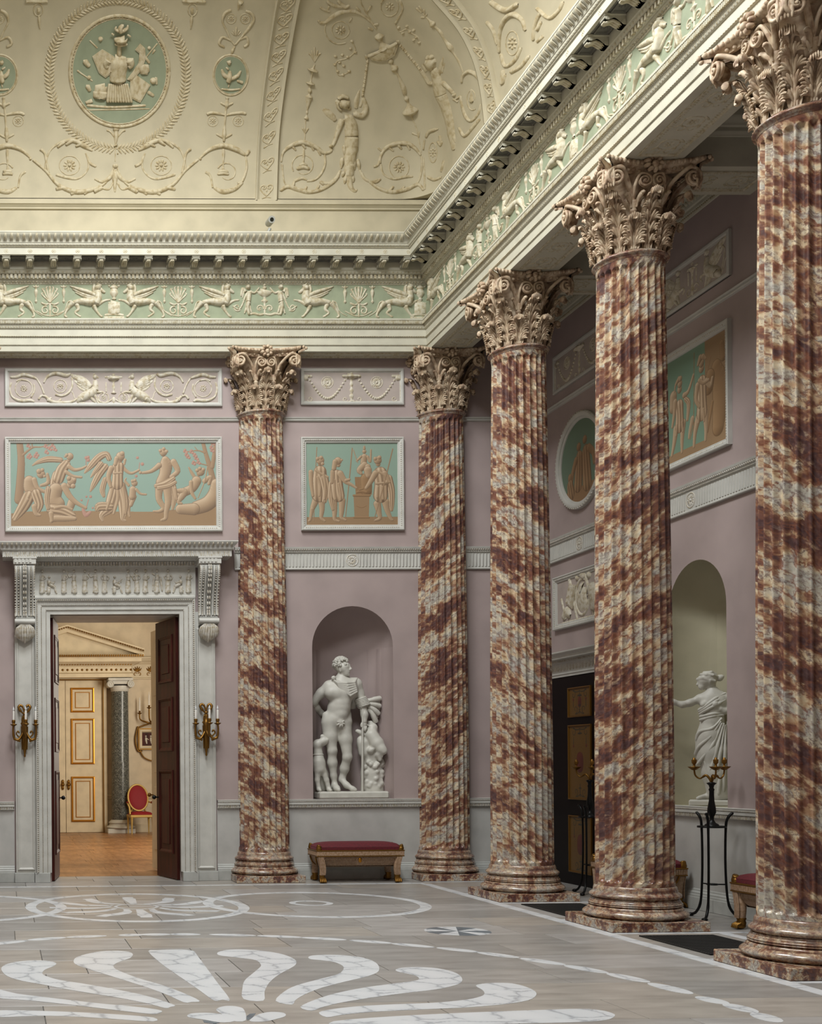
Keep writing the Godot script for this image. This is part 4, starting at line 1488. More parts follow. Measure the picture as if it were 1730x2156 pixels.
func seated_griffin(mir: bool) -> ArrayMesh:
	var k := 0.0018
	var s := -1.0 if mir else 1.0
	var o := orn(func(u, v, h): return Vector3((u - 650.0) * k * s, (275.0 - v) * k, h), k, 0.8)
	o.S("660,262,20 600,218,26 545,190,18 515,170,8; 640,280,16 590,250,16 540,215,8; 620,285,12 590,275,10 560,250,6; 650,240,14 600,195,12 540,175,6", 0.6)
	for q in ["600,215,6 540,180,6", "610,235,6 545,200,6", "620,250,6 560,222,6", "640,268,6 585,246,6"]: o.S(q, 2.2)
	o.S("575,350,24 610,330,34 660,305,36 690,280,30; 688,285,28 692,250,22 690,215,16; 690,188,19; 700,186,10 714,194,6; 680,170,6 688,165,5", 0.85)
	o.S("680,310,14 700,350,9 708,374,8 722,380,7; 705,300,11 745,298,7 755,312,6 740,330,5; 590,345,28 566,372,12 612,378,8; 650,330,14 690,372,7", 1.2)
	o.S("560,360,4 540,340,4 525,300,4 500,280,3", 1.0)
	return o.mb.mesh()

func build_back_wall() -> void:
	wall_trims(Vector3.ZERO, 0.0, -2.3, XR, 3, "back wall", [[-0.06, 3.07, "band"], [0.16, 2.82, "dado"]], [4.622])
	# relief panels
	var p := node("relief_panel", Vector3(1.5, 6.463, 0))
	tag(p, "long stucco panel of two seated griffins between leaf scrolls above the wide painting", "relief panel")
	var gb := MB.new()
	gb.box(Vector3(0, 0, 0.006), Vector3(2.84, 0.49, 0.012))
	part("ground", gb, M.wall_panel, p)
	part("frame", framed(-1.4225, -0.247, 1.4225, 0.247), M.trim, p)
	var k := 0.0018
	var o := orn(func(u, v, h): return Vector3((u - 825.0) * k, (265.0 - v) * k, 0.012 + h), k, 0.9)
	o.S("825,168,12 825,180,9; 765,190,8 825,186,8 885,190,8; 825,196,48 825,206,44 825,216,20 825,232,7 825,262,12 825,285,7 825,300,10 825,306,22; 825,335,8 825,355,14 825,380,6", 0.6)
	part("tripod_relief", o.mb, M.wall_relief, p)
	for s in [1.0, -1.0]:
		o = orn(func(u, v, h): return Vector3((u - 825.0) * k, (265.0 - v) * k, 0.012 + h), k, 0.9)
		o.flip = s
		o.u0 = 825.0
		o.rosette(o.tw(172, 272), 28, 9)
		o.ring(o.tw(172, 272), 62, 62, 4, 1.0)
		o.S("78,190,9 120,188,12 170,172,15 230,186,12 265,200,8; 80,230,7 70,280,7 90,335,8 150,362,12 215,358,13 245,368,8; 245,240,6 248,290,7 225,335,7; 120,220,6 150,208,7 200,215,6", 1.1)
		part("scroll_relief", o.mb, M.wall_relief, p)
		o = orn(func(u, v, h): return Vector3((u - 825.0) * k, (265.0 - v) * k, 0.012 + h), k, 0.9)
		o.flip = s
		o.u0 = 825.0
		o.rosette(o.tw(437, 255), 26, 9)
		o.ring(o.tw(437, 255), 46, 46, 4, 1.0)
		o.S("265,200,6 295,250,6 318,310,7; 318,230,7 345,185,11 405,162,15 480,178,15 510,165,9; 520,195,7 525,250,8 500,300,9 450,325,9 400,315,8; 280,350,9 300,325,9 330,330,10; 330,330,10 375,368,14 450,376,14 520,368,11 560,345,6; 345,360,12 370,340,8; 420,375,12 440,350,8", 1.1)
		part("scroll_relief", o.mb, M.wall_relief, p)
		o = orn(func(u, v, h): return Vector3((u - 825.0) * k, (265.0 - v) * k, 0.012 + h), k, 0.9)
		o.flip = s
		o.u0 = 825.0
		o.rosette(o.tw(752, 340), 20, 9)
		o.ring(o.tw(752, 340), 36, 36, 4, 1.0)
		o.S("770,228,5 770,260,6 771,298,5; 715,330,5 720,365,6 770,375,6 815,350,6", 1.0)
		part("scroll_relief", o.mb, M.wall_relief, p)
	part("griffin_relief", seated_griffin(false), M.wall_relief, p, Vector3((650 - 825) * k, (265 - 275) * k, 0.012))
	part("griffin_relief", seated_griffin(true), M.wall_relief, p, Vector3((825 - 650) * k, (265 - 275) * k, 0.012))
	var p2 := node("relief_panel", Vector3(4.6415, 6.472, 0))
	tag(p2, "stucco swag panel with vase and two rosettes above the square painting", "relief panel")
	gb = MB.new()
	gb.box(Vector3(0, 0, 0.006), Vector3(1.36, 0.475, 0.012))
	part("ground", gb, M.wall_panel, p2)
	part("frame", framed(-0.68, -0.238, 0.68, 0.238), M.trim, p2)
	part("swag_relief", swag_relief(), M.wall_relief, p2, Vector3(0, 0, 0.012))
	# security camera on the cornice
	var s := node("security_camera", Vector3(3.5, 8.21, 0.30))
	tag(s, "small pale security camera standing on the cornice", "camera")
	var b := MB.new()
	b.tube([Vector3(-0.06, 0, 0), Vector3(-0.06, 0.04, 0.01), Vector3(-0.02, 0.16, 0.02), Vector3(0, 0.2, 0.03)], 0.022, 8)
	part("stand", b, M.camera_grey, s)
	b = MB.new()
	b.tube([Vector3(0, 0.3, -0.05), Vector3(0, 0.27, 0.13)], 0.045, 14)
	part("body", b, M.camera_grey, s)
	b = MB.new()
	b.tube([Vector3(0, 0.2695, 0.12), Vector3(0, 0.267, 0.137)], 0.024, 12)
	part("lens", b, M.glass_black, s)

# ---------------------------------------------------------------- the doorway
const DL := 0.644
const DR := 2.333
func build_doorway() -> void:
	var d := snode("door_1", "tall grey doorcase with consoles and figure frieze round the open doorway")
	var mid := (DL + DR) / 2
	# architrave: mitred on three sides
	var ap := prof([[0.0, -0.05], [0.0, 0.07], [0.048, 0.07], [0.050, 0.078], [0.058, 0.08, 4], [0.060, 0.084], [0.108, 0.084], [0.110, 0.092], [0.12, 0.094, 4], [0.122, 0.098], [0.158, 0.098], [0.16, 0.105], [0.19, 0.13, 3], [0.197, 0.13], [0.197, 0.0]])
	var b := MB.new()
	b.ext(ap, func(q): return Vector3(DL - q.x, 0.124, q.y), func(q): return Vector3(DL - q.x, 3.49 + q.x, q.y))
	b.ext(ap, func(q): return Vector3(DL - q.x, 3.49 + q.x, q.y), func(q): return Vector3(DR + q.x, 3.49 + q.x, q.y))
	b.ext(ap, func(q): return Vector3(DR + q.x, 3.49 + q.x, q.y), func(q): return Vector3(DR + q.x, 0.124, q.y))
	part("architrave", b, M.trim, d)
	var en := MB.new()
	for q in [[0.054, 0.082, 0.016, 0.006], [0.115, 0.097, 0.02, 0.007], [0.176, 0.122, 0.026, 0.011]]:
		var t := MB.new()
		row(t, 0.13, 3.49 + q[0], q[2], 0, 0, Vector3(q[2] * 0.42, q[3], q[3]), 4)
		for x in [DL - q[0], DR + q[0]]: en.add(t, Transform3D(Basis(Vector3(0, 1, 0), Vector3(-1, 0, 0), Vector3(0, 0, 1)), Vector3(x, 0, q[1])))
		t = MB.new()
		row(t, DL - q[0], DR + q[0], q[2], 3.49 + q[0], q[1], Vector3(q[2] * 0.42, q[3], q[3]), 4)
		en.add(t, Transform3D())
	stuff(part("enrichment", en, M.trim_relief, d))
	# outer pilaster strips with sunk panels, plinth blocks, consoles
	for s in [0, 1]:
		var x0 := 0.179 if s == 0 else 2.53
		var x1 := 0.447 if s == 0 else 2.80
		b = MB.new()
		b.box(Vector3((x0 + x1) / 2, 1.82, 0.03), Vector3(x1 - x0, 3.39, 0.06), 0.004)
		var t := MB.new()
		t.frame(x0 + 0.02, 0.16, x1 - 0.02, 3.3, prof([[0, 0.0], [0.004, 0.016], [0.016, 0.018], [0.03, 0.004, 3], [0.034, 0.0]]))
		b.add(t, Transform3D(Basis(), Vector3(0, 0, 0.06)))
		part("pilaster_strip", b, M.trim, d)
		for q in ([[0.158, 0.42], [0.42, 0.625]] if s == 0 else [[2.35, 2.557], [2.557, 2.82]]):
			b = MB.new()
			var outer: bool = (q[0] < 0.2) or (q[1] > 2.8)
			b.box(Vector3((q[0] + q[1]) / 2, 0.063, 0.04 if outer else 0.055), Vector3(q[1] - q[0] - 0.004, 0.126, 0.1 if outer else 0.13), 0.004)
			part("plinth_block", b, M.skirting, d)
		console(d, (0.3135 if s == 0 else 2.6985))
	# frieze with figures
	b = MB.new()
	b.box(Vector3(mid, 3.925, 0.03), Vector3(2.12, 0.40, 0.06))
	part("frieze_ground", b, M.trim, d)
	b = MB.new()
	b.ext(prof([[0.0, 3.69], [0.135, 3.69], [0.135, 3.712], [0.06, 3.735]]), func(q): return Vector3(DL - 0.2, q.y, q.x), func(q): return Vector3(DR + 0.2, q.y, q.x))
	part("shelf_moulding", b, M.trim, d)
	door_figures(d)
	# cornice
	var cp := prof([[0.0, 4.10], [0.062, 4.10], [0.07, 4.108, 1], [0.07, 4.112], [0.09, 4.114], [0.09, 4.17], [0.10, 4.172], [0.125, 4.195, 1], [0.30, 4.20], [0.30, 4.275], [0.31, 4.28], [0.33, 4.31, 1], [0.335, 4.315], [0.375, 4.372, 3], [0.38, 4.375], [0.38, 4.39], [0.0, 4.40]])
	b = MB.new()
	b.ext(cp, func(q): return Vector3(0.3 - q.x * 0.9, q.y, q.x), func(q): return Vector3(2.71 + q.x * 0.9, q.y, q.x))
	for s in [-1, 1]:
		var xx := 0.3 if s < 0 else 2.71
		b.ext(cp, func(q): return Vector3(xx + s * q.x * 0.9, q.y, 0.0), func(q): return Vector3(xx + s * q.x * 0.9, q.y, q.x))
	part("cornice", b, M.trim, d)
	en = MB.new()
	tooth(en, 0.46, 2.55, 0.037, 0.02, 4.118, 4.165, 0.085, 0.112)
	tooth(en, 0.04, 2.97, 0.0275, 0.014, 4.205, 4.27, 0.29, 0.306)
	for i in int(3.0 / 0.06): cyma_leaf(en, 0.0 + (i + 0.5) * 0.06, 4.366, 4.318, 0.372, 0.336, 0.024)
	stuff(part("cornice_enrichment", en, M.trim_relief, d))
	for x in [0.3135, 2.6985]:
		b = MB.new()
		b.box(Vector3(x, 4.15, 0.16), Vector3(0.29, 0.09, 0.32), 0.004)
		b.box(Vector3(x, 4.185, 0.165), Vector3(0.31, 0.025, 0.33), 0.004)
		tooth(b, x - 0.14, x + 0.14, 0.047, 0.028, 4.125, 4.17, 0.31, 0.33)
		part("console_cap", b, M.trim, d)
	# mahogany leaves folded back into the reveal
	leaf_door(Vector3(0.66, 0, -0.03), Vector3(0.765, 0, -0.82), 1.0, "door_2", "open mahogany door leaf on the doorway side farther from the niche")
	leaf_door(Vector3(2.318, 0, -0.03), Vector3(2.145, 0, -0.74), -1.0, "door_3", "open mahogany door leaf on the doorway side nearer the niche")
	var cl := snode("door_4", "cream painted inner door leaf behind the mahogany leaf")
	b = MB.new()
	b.box(Vector3(0, 1.73, 0), Vector3(0.06, 3.42, 0.8), 0.004)
	part("leaf", b, M.cream_paint, cl)
	b = MB.new()
	for q in [[0.3, 1.2], [1.4, 2.3], [2.5, 3.2]]:
		b.box(Vector3(-0.033, (q[0] + q[1]) / 2, 0), Vector3(0.016, q[1] - q[0], 0.5), 0.005)
	part("panels", b, M.cream_paint, cl)
	b = MB.new()
	b.ball(Vector3(-0.09, 1.08, -0.32), Vector3(0.03, 0.03, 0.03))
	b.tube([Vector3(-0.03, 1.08, -0.32), Vector3(-0.09, 1.08, -0.32)], 0.01, 6)
	part("knob", b, M.gilt_old, cl)
	cl.position = Vector3(2.265, 0.01, -1.27)
	cl.rotation.y = 0.16

func leaf_door(a: Vector3, b: Vector3, face: float, called: String, label: String) -> void:
	var l := snode(called, label, (a + b) / 2)
	var v := b - a
	l.rotation.y = atan2(-v.z, v.x)
	var w := v.length()
	var m := MB.new()
	m.box(Vector3(0, 1.735, 0), Vector3(w, 3.45, 0.05), 0.004)
	part("leaf", m, M.mahogany, l)
	for s in [-1.0, 1.0]:
		for q in [[0.34, 1.45], [1.70, 2.42], [2.62, 3.25]]:
			m = MB.new()
			var t := MB.new()
			t.frame(-w / 2 + 0.12, q[0], w / 2 - 0.12, q[1], prof([[0, 0], [0.003, 0.018], [0.02, 0.018], [0.045, 0.002, 3], [0.05, 0.0]]))
			t.box(Vector3(0, (q[0] + q[1]) / 2, 0.003), Vector3(w - 0.48, q[1] - q[0] - 0.24, 0.016), 0.006)
			m.add(t, Transform3D(Basis(Vector3(s, 0, 0), Vector3(0, 1, 0), Vector3(0, 0, s)), Vector3(0, 0, 0.025 * s)))
			part("panel", m, M.mahogany, l)
		m = MB.new()
		m.ball(Vector3(w / 2 - 0.06, 1.08, 0.085 * s), Vector3(0.03, 0.03, 0.03))
		m.tube([Vector3(w / 2 - 0.06, 1.08, 0.02 * s), Vector3(w / 2 - 0.06, 1.08, 0.08 * s)], 0.01, 6)
		part("knob", m, M.bronze_black, l)

func console(d: Node, x: float) -> void:
	var b := MB.new()
	var side := PackedVector2Array()
	for q in catmull([Vector2(0.05, 4.11), Vector2(0.28, 4.11), Vector2(0.31, 4.02), Vector2(0.27, 3.9), Vector2(0.19, 3.72), Vector2(0.15, 3.55), Vector2(0.155, 3.45), Vector2(0.2, 3.42), Vector2(0.215, 3.38), Vector2(0.19, 3.34), Vector2(0.13, 3.33), Vector2(0.05, 3.33)], 4): side.append(q)
	b.slab(side, func(q, h): return Vector3(x + h, q.y, q.x), -0.118, 0.118)
	b.slab(side, func(q, h): return Vector3(x + h, q.y, q.x), 0.118, -0.118)
	var c := part("console", b, M.trim, d)
	# raised edges with beads, central chain of husks
	var front := catmull([Vector2(0.285, 4.10), Vector2(0.312, 4.02), Vector2(0.272, 3.9), Vector2(0.192, 3.72), Vector2(0.152, 3.55), Vector2(0.158, 3.46)], 6)
	b = MB.new()
	for s in [-0.105, -0.055, 0.055, 0.105]:
		var pl := []
		for q in front: pl.append(Vector3(x + s, q.y, q.x + 0.004))
		b.tube(pl, 0.011, 6)
	b.tube([Vector3(x - 0.13, 3.385, 0.185), Vector3(x + 0.13, 3.385, 0.185)], 0.036, 12)
	part("scroll_edge", b, M.trim, c)
	b = MB.new()
	for i in 26:
		var k := i / 25.0 * (front.size() - 1.01)
		var q: Vector2 = front[int(k)].lerp(front[int(k) + 1], k - int(k))
		for s in [-0.08, 0.08, -0.122, 0.122]: b.ball(Vector3(x + s, q.y, q.x + 0.004), Vector3(0.011, 0.011, 0.011), 6, 5)
		if i % 2 == 0:
			for s in [-1, 1]: b.ball(Vector3(x + s * 0.013, q.y, q.x + 0.01), Vector3(0.012, 0.026, 0.012), 6, 5)
	part("bead_enrichment", b, M.trim_relief, c)
	b = MB.new()
	for i in 9:
		var a := (i - 4) * 0.27
		b.tube(catmull([Vector3(x + sin(a) * 0.04, 3.36, 0.19), Vector3(x + sin(a) * 0.11, 3.30, 0.19), Vector3(x + sin(a) * 0.13, 3.20 + 0.03 * absf(sin(a)), 0.14 + 0.03 * cos(a)), Vector3(x + sin(a) * 0.09, 3.115 + 0.07 * absf(sin(a)), 0.115)], 3), [0.010, 0.019, 0.021, 0.013], 6)
	b.ball(Vector3(x, 3.25, 0.10), Vector3(0.115, 0.12, 0.075))
	part("acanthus_leaf", b, M.trim_relief, c)

# standing and seated draped figures of the door frieze
func door_figures(d: Node) -> void:
	var list := [[295, 0], [350, 1], [450, 0], [520, 2], [598, 0], [672, 2], [738, 3], [815, 4], [905, 2], [965, 3], [1028, 0], [1110, 5], [1188, 3], [1270, 6], [1335, 0]]
	var k := 0.00184
	var n := 0
	for q in list:
		var o := orn(func(u, v, h): return Vector3(u * k, (330.0 - v) * k, h), k, 1.15)
		if (n % 2) == 1 and q[1] in [0, 2, 3]: o.flip = -1.0
		match q[1]:
			1, 4, 6:
				if q[1] == 6: o.flip = -1.0
				o.S("-6,300,11; -8,325,15 -6,350,16; -4,352,14 20,362,13 34,372,10; 34,372,9 40,400,8 48,414,6; -10,370,15 -10,400,16 -10,412,14; -2,330,7 22,345,6 34,330,4", 1.0)
				if q[1] == 4: o.S("20,335,5 45,315,5; 40,310,4 40,340,4; -25,380,6 20,380,6; -22,385,4 -22,415,4", 1.2)
				else: o.S("-30,395,6 0,395,6; -25,400,5 -25,416,5", 1.0)
			_:
				o.S("0,258,12; 2,285,16 2,305,15 0,325,15", 1.0)
				o.S("0,325,17 -2,360,20 -4,400,20 -4,412,18", 0.7)
				o.S("-8,330,5 -14,370,5 -18,410,5; 4,330,5 2,370,5 4,412,5; 12,330,5 12,370,5 16,410,5; -10,300,5 8,320,5 14,340,5", 1.6)
				if q[1] == 0: o.S("14,285,7 24,305,6 6,315,5; -12,288,6 -16,320,5", 1.2)
				elif q[1] == 2: o.S("14,285,7 32,300,6 44,280,4; -12,290,6 -6,318,5; 40,262,5 50,282,5", 1.2)
				elif q[1] == 3: o.S("14,285,7 30,305,6 20,325,5; -12,288,7 -26,300,5 -18,320,4", 1.2)
				elif q[1] == 5: o.S("-14,285,7 -34,275,6 -30,250,4; 14,288,7 28,310,6; 24,310,9 32,360,9 36,400,6; -20,300,7 -28,350,7 -30,400,6", 1.2)
		part("figure_relief", o.mb, M.trim_relief, d, Vector3(0.462 + (q[0] - 250) * k, 3.92, 0.06))
		n += 1

# ---------------------------------------------------------------- the room beyond
func build_far_room() -> void:
	var W := -11.7
	wallbox("wall_far_room", -2.5, 6.5, 0, 6.0, W - 0.3, W, M.cream_wall, "cream end wall of the room beyond the doorway")
	wallbox("wall_far_left", -2.8, -2.5, 0, 6.0, W, -0.85, M.cream_wall, "cream side wall of the room beyond")
	wallbox("wall_far_right", 6.2, 6.5, 0, 6.0, W, -0.85, M.cream_wall, "cream right side wall of the room beyond")
	wallbox("ceiling", -2.8, 6.5, 6.0, 6.2, W, -0.85, M.plaster, "ceiling of the room beyond")
	# parquet boards
	var fl := snode("floor_far_room", "honey brown parquet floor of the room beyond")
	var b := MB.new()
	b.box(Vector3(1.85, -0.06, (W - 0.72) / 2), Vector3(8.7, 0.1, -W - 0.72))
	part("subfloor", b, M.ebony, fl)
	var rng := RandomNumberGenerator.new()
	rng.seed = 5
	var z := -0.72
	var i := 0
	while z > W:
		var x := 0.2 + rng.randf() * 0.5
		var dz := 0.36
		while x < 3.9:
			var l := 0.9 + rng.randf() * 0.5
			b = MB.new()
			b.box(Vector3(x + l / 2, -0.006, z - dz / 2), Vector3(l - 0.004, 0.012, dz - 0.005))
			part("board", b, M.parquet if (i * 7 + int(l * 31)) % 3 else M.parquet_b, fl)
			x += l
			i += 1
		z -= dz
	for q in [[-2.5, 0.2], [3.9, 6.2]]:
		b = MB.new()
		b.box(Vector3((q[0] + q[1]) / 2, -0.006, (W - 0.72) / 2), Vector3(q[1] - q[0], 0.012, -W - 0.72))
		part("border_boards", b, M.parquet_b, fl)
	# gilded double door in a pedimented case
	var d := snode("door_5", "cream double door with gilt panels under a pediment, in the room beyond", Vector3(0, 0, W))
	for s in [0, 1]:
		var x0 := 1.464 if s == 1 else 0.61
		b = MB.new()
		b.box(Vector3(x0 + 0.424, 1.74, 0.03), Vector3(0.845, 3.47, 0.06), 0.004)
		var lf := part("leaf", b, M.cream_paint, d)
		for q in [[0.247, 1.283], [1.561, 2.607], [2.744, 3.312]]:
			b = MB.new()
			var t := MB.new()
			t.frame(x0 + 0.12, q[0], x0 + 0.66, q[1], prof([[0, 0], [0.005, 0.03], [0.025, 0.035], [0.04, 0.01, 1], [0.045, 0]]))
			t.frame(x0 + 0.22, q[0] + 0.1, x0 + 0.56, q[1] - 0.1, prof([[0, 0], [0.003, 0.015], [0.015, 0.015], [0.018, 0]]))
			b.add(t, Transform3D(Basis(), Vector3(0, 0, 0.06)))
			part("panel_moulding", b, M.gilt, lf)
		b = MB.new()
		var kx := x0 + (0.06 if s == 1 else 0.78)
		for e in [0.0, 0.06, -0.07]: b.ball(Vector3(kx, 1.1 + e, 0.075), Vector3(0.045 - absf(e) * 0.2, 0.055, 0.03), 8, 6)
		b.ball(Vector3(kx, 1.1, 0.11), Vector3(0.03, 0.035, 0.03), 8, 6)
		part("escutcheon", b, M.gilt_old, lf)
	b = MB.new()
	b.box(Vector3(2.36, 1.75, 0.05), Vector3(0.09, 3.5, 0.1))
	b.box(Vector3(0.56, 1.75, 0.05), Vector3(0.09, 3.5, 0.1))
	b.box(Vector3(1.46, 3.52, 0.06), Vector3(1.9, 0.08, 0.12))
	part("architrave", b, M.cream_paint, d)
	b = MB.new()
	b.box(Vector3(2.325, 1.74, 0.105), Vector3(0.02, 3.48, 0.02))
	b.box(Vector3(1.46, 3.49, 0.125), Vector3(1.9, 0.025, 0.02))
	part("gilt_edge", b, M.gilt_old, d)
	# entablature and pediment
	b = MB.new()
	var ep := prof([[0.0, 3.52], [0.42, 3.52], [0.42, 3.60], [0.44, 3.61], [0.40, 3.63], [0.40, 3.76], [0.42, 3.77], [0.45, 3.80, 3], [0.60, 3.86], [0.60, 3.93], [0.66, 3.99, 3], [0.66, 4.01], [0.0, 4.03]])
	b.ext(ep, func(q): return Vector3(-0.2, q.y, q.x), func(q): return Vector3(2.55 + q.x, q.y, q.x))
	b.ext(ep, func(q): return Vector3(2.55 + q.x, q.y, q.x), func(q): return Vector3(2.55 + q.x, q.y, 0))
	part("entablature", b, M.cream_paint, d)
	b = MB.new()
	tooth(b, 0.2, 2.98, 0.06, 0.03, 3.79, 3.85, 0.43, 0.48)
	tooth(b, 0.2, 3.2, 0.05, 0.03, 3.96, 4.01, 0.63, 0.68)
	for i2 in 24: nub(b, Vector3(0.4 + i2 * 0.11, 3.69, 0.40), Vector3(0.03, 0.03, 0.02))
	part("gilt_enrichment", b, M.gilt_old, d)
	for s in [-1.0, 1.0]:
		b = MB.new()
		var rk := prof([[0.0, 0.0], [0.56, 0.0], [0.56, 0.06], [0.62, 0.10, 3], [0.66, 0.12], [0.66, 0.15], [0, 0.15]])
		b.ext(rk, func(q): return Vector3(1.49 + s * 1.72, 3.99 + q.y, q.x), func(q): return Vector3(1.49, 4.53 + q.y, q.x))
		part("raking_cornice", b, M.cream_paint, d)
		b = MB.new()
		for j in 34:
			var t := (j + 0.5) / 34.0
			nub(b, Vector3(1.49 + s * 1.72 * (1 - t), 4.09 + 0.54 * t, 0.655), Vector3(0.017, 0.022, 0.02))
		part("gilt_bead", b, M.gilt_old, d)
	b = MB.new()
	var pt := PackedVector2Array([Vector2(-0.2, 4.02), Vector2(3.18, 4.02), Vector2(1.49, 4.55)])
	b.slab(pt, func(q, h): return Vector3(q.x, q.y, h), 0.0, 0.38)
	part("tympanum", b, M.cream_paint, d)
	# wall frieze to the right, chair rail and skirting
	var f := snode("trim_12", "gilt and cream wall frieze of the room beyond", Vector3(0, 0, W))
	b = MB.new()
	b.ext(prof([[0, 3.5], [0.04, 3.5], [0.05, 3.53], [0.02, 3.54], [0.02, 3.84], [0.05, 3.86], [0.12, 3.95, 3], [0.14, 3.97], [0.14, 4.0], [0, 4.02]]), func(q): return Vector3(3.0, q.y, q.x), func(q): return Vector3(6.2, q.y, q.x))
	part("moulding", b, M.cream_paint, f)
	for j in 5:
		var o := orn(func(u, v, h): return Vector3(u, v, h))
		for a in [-1.1, -0.55, 0.0, 0.55, 1.1]: o.leaf(Vector2(0, -0.03), PI / 2 + a, 0.13, 0.016, -a * 0.6)
		o.spiral(Vector2(-0.05, -0.09), 0.045, 0.015, 0.6, 5.0, 0.012, 0.008)
		o.spiral(Vector2(0.05, -0.09), 0.045, 0.015, 2.5, -2.0, 0.012, 0.008)
		part("palmette", o.mb, M.gilt_old, f, Vector3(3.12 + j * 0.3, 3.7, 0.02))
	b = MB.new()
	b.ext(prof([[0, 0.75], [0.02, 0.76], [0.03, 0.80], [0.05, 0.84, 3], [0.05, 0.86], [0, 0.87]]), func(q): return Vector3(2.4, q.y, q.x), func(q): return Vector3(6.2, q.y, q.x))
	b.box(Vector3(4.4, 0.09, 0.02), Vector3(3.9, 0.18, 0.04))
	part("chair_rail", b, M.cream_paint, f)
	# granite column with ionic capital
	var c := node("granite_column", Vector3(2.69, 0, W + 0.25))
	tag(c, "speckled green granite column with white ionic capital beside the gilt door", "column")
	b = MB.new()
	b.box(Vector3(0, 0.05, 0), Vector3(0.62, 0.1, 0.5), 0.005)
	b.lathe(prof([[0.30, 0.1], [0.30, 0.16, 4], [0.27, 0.17], [0.25, 0.2, 2], [0.25, 0.21], [0.25, 0.26, 4], [0.215, 0.30]]), 28)
	part("base", b, M.trim, c)
	b = MB.new()
	b.lathe(prof([[0.205, 0.30], [0.20, 1.6], [0.19, 3.2]]), 28)
	part("shaft", b, M.granite, c)
	b = MB.new()
	b.lathe(prof([[0.19, 3.2], [0.2, 3.22, 4], [0.195, 3.23], [0.215, 3.33, 1]]), 28)
	b.box(Vector3(0, 3.47, 0), Vector3(0.56, 0.06, 0.5), 0.006)
	b.box(Vector3(0, 3.40, 0), Vector3(0.5, 0.08, 0.44), 0.01)
	for s in [-1, 1]:
		b.tube([Vector3(0.235 * s, 3.36, -0.2), Vector3(0.235 * s, 3.36, 0.235)], 0.075, 16)
		var sp := []
		for j in 30:
			var a := j * 0.42
			sp.append(Vector3(0.235 * s + s * (0.085 - j * 0.0026) * cos(a + 1.57), 3.36 + (0.085 - j * 0.0026) * sin(a + 1.57), 0.238))
		b.tube(sp, 0.011, 5)
	part("capital", b, M.trim, c)
	# tablet with candle branch on the wall
	var t := node("wall_tablet", Vector3(3.52, 2.12, W))
	tag(t, "gilt framed figure tablet hung with chains, under candle branches in the room beyond", "wall tablet")
	b = MB.new()
	b.box(Vector3(0, 0, 0.03), Vector3(0.62, 0.3, 0.06))
	part("ground", b, M.mahogany, t)
	b = MB.new()
	b.frame(-0.38, -0.22, 0.38, 0.24, prof([[0, 0], [0, 0.07], [0.03, 0.09], [0.07, 0.07, 1], [0.08, 0.05]]))
	part("frame", b, M.cream_paint, t)
	b = MB.new()
	b.frame(-0.395, -0.235, 0.395, 0.255, prof([[0, 0], [0, 0.08], [0.025, 0.08], [0.025, 0]]))
	b.tube(catmull([Vector3(-0.36, -0.24, 0.05), Vector3(-0.25, -0.42, 0.05), Vector3(0, -0.5, 0.05), Vector3(0.25, -0.42, 0.05), Vector3(0.36, -0.24, 0.05)], 6), 0.016, 6)
	b.tube(catmull([Vector3(-0.4, 0.3, 0.05), Vector3(-0.46, 0.0, 0.05), Vector3(-0.4, -0.26, 0.05), Vector3(-0.3, -0.26, 0.05)], 6), 0.018, 6)
	b.tube(catmull([Vector3(-0.4, 0.27, 0.05), Vector3(-0.2, 0.34, 0.05), Vector3(0, 0.42, 0.05), Vector3(0.2, 0.34, 0.05), Vector3(0.4, 0.27, 0.05)], 6), 0.02, 6)
	part("gilt_frame", b, M.gilt_old, t)
	var o := orn(func(u, v, h): return Vector3(u, v, 0.06 + h))
	for j in 5: o.S("%f,0.07,0.022; %f,0.04,0.02 %f,-0.02,0.024 %f,-0.1,0.014; %f,0.03,0.012 %f,-0.01,0.01" % [-0.22 + j * 0.11, -0.22 + j * 0.11, -0.215 + j * 0.11, -0.2 + j * 0.11, -0.21 + j * 0.11, -0.16 + j * 0.11], 0.8)
	part("figure_relief", o.mb, M.trim_relief, t)
	var cs := node("candle_branch", Vector3(3.5, 2.45, W + 0.05))
	tag(cs, "dark gilt candle branch above the figure tablet in the room beyond", "candle sconce")
	var cb := MB.new()
	for q in [[-0.35, 0.38, 0.05], [-0.15, 0.5, 0.18], [0.12, 0.58, 0.2]]:
		cb.tube(catmull([Vector3(0, 0, 0.05), Vector3(q[0] * 0.5, 0.05, 0.15), Vector3(q[0] * 0.95, 0.12, q[2] + 0.05), Vector3(q[0], q[1] - 0.12, q[2] + 0.05)], 5), [0.02, 0.018, 0.012], 6)
		cb.lathe([Vector2(0.0, -0.03), Vector2(0.05, 0.0), Vector2(0.06, 0.01), Vector2(0.02, 0.02), Vector2(0.025, 0.06), Vector2(0.0, 0.06)], 10, Vector3(q[0], q[1] - 0.12, q[2] + 0.05))
		var cn := MB.new()
		cn.lathe([Vector2(0.016, 0.05), Vector2(0.016, 0.28), Vector2(0.012, 0.29), Vector2(0.006, 0.36), Vector2(0.0, 0.37)], 8, Vector3(q[0], q[1] - 0.12, q[2] + 0.05))
		part("candle", cn, M.candle, cs)
	part("branches", cb, M.gilt_old, cs)

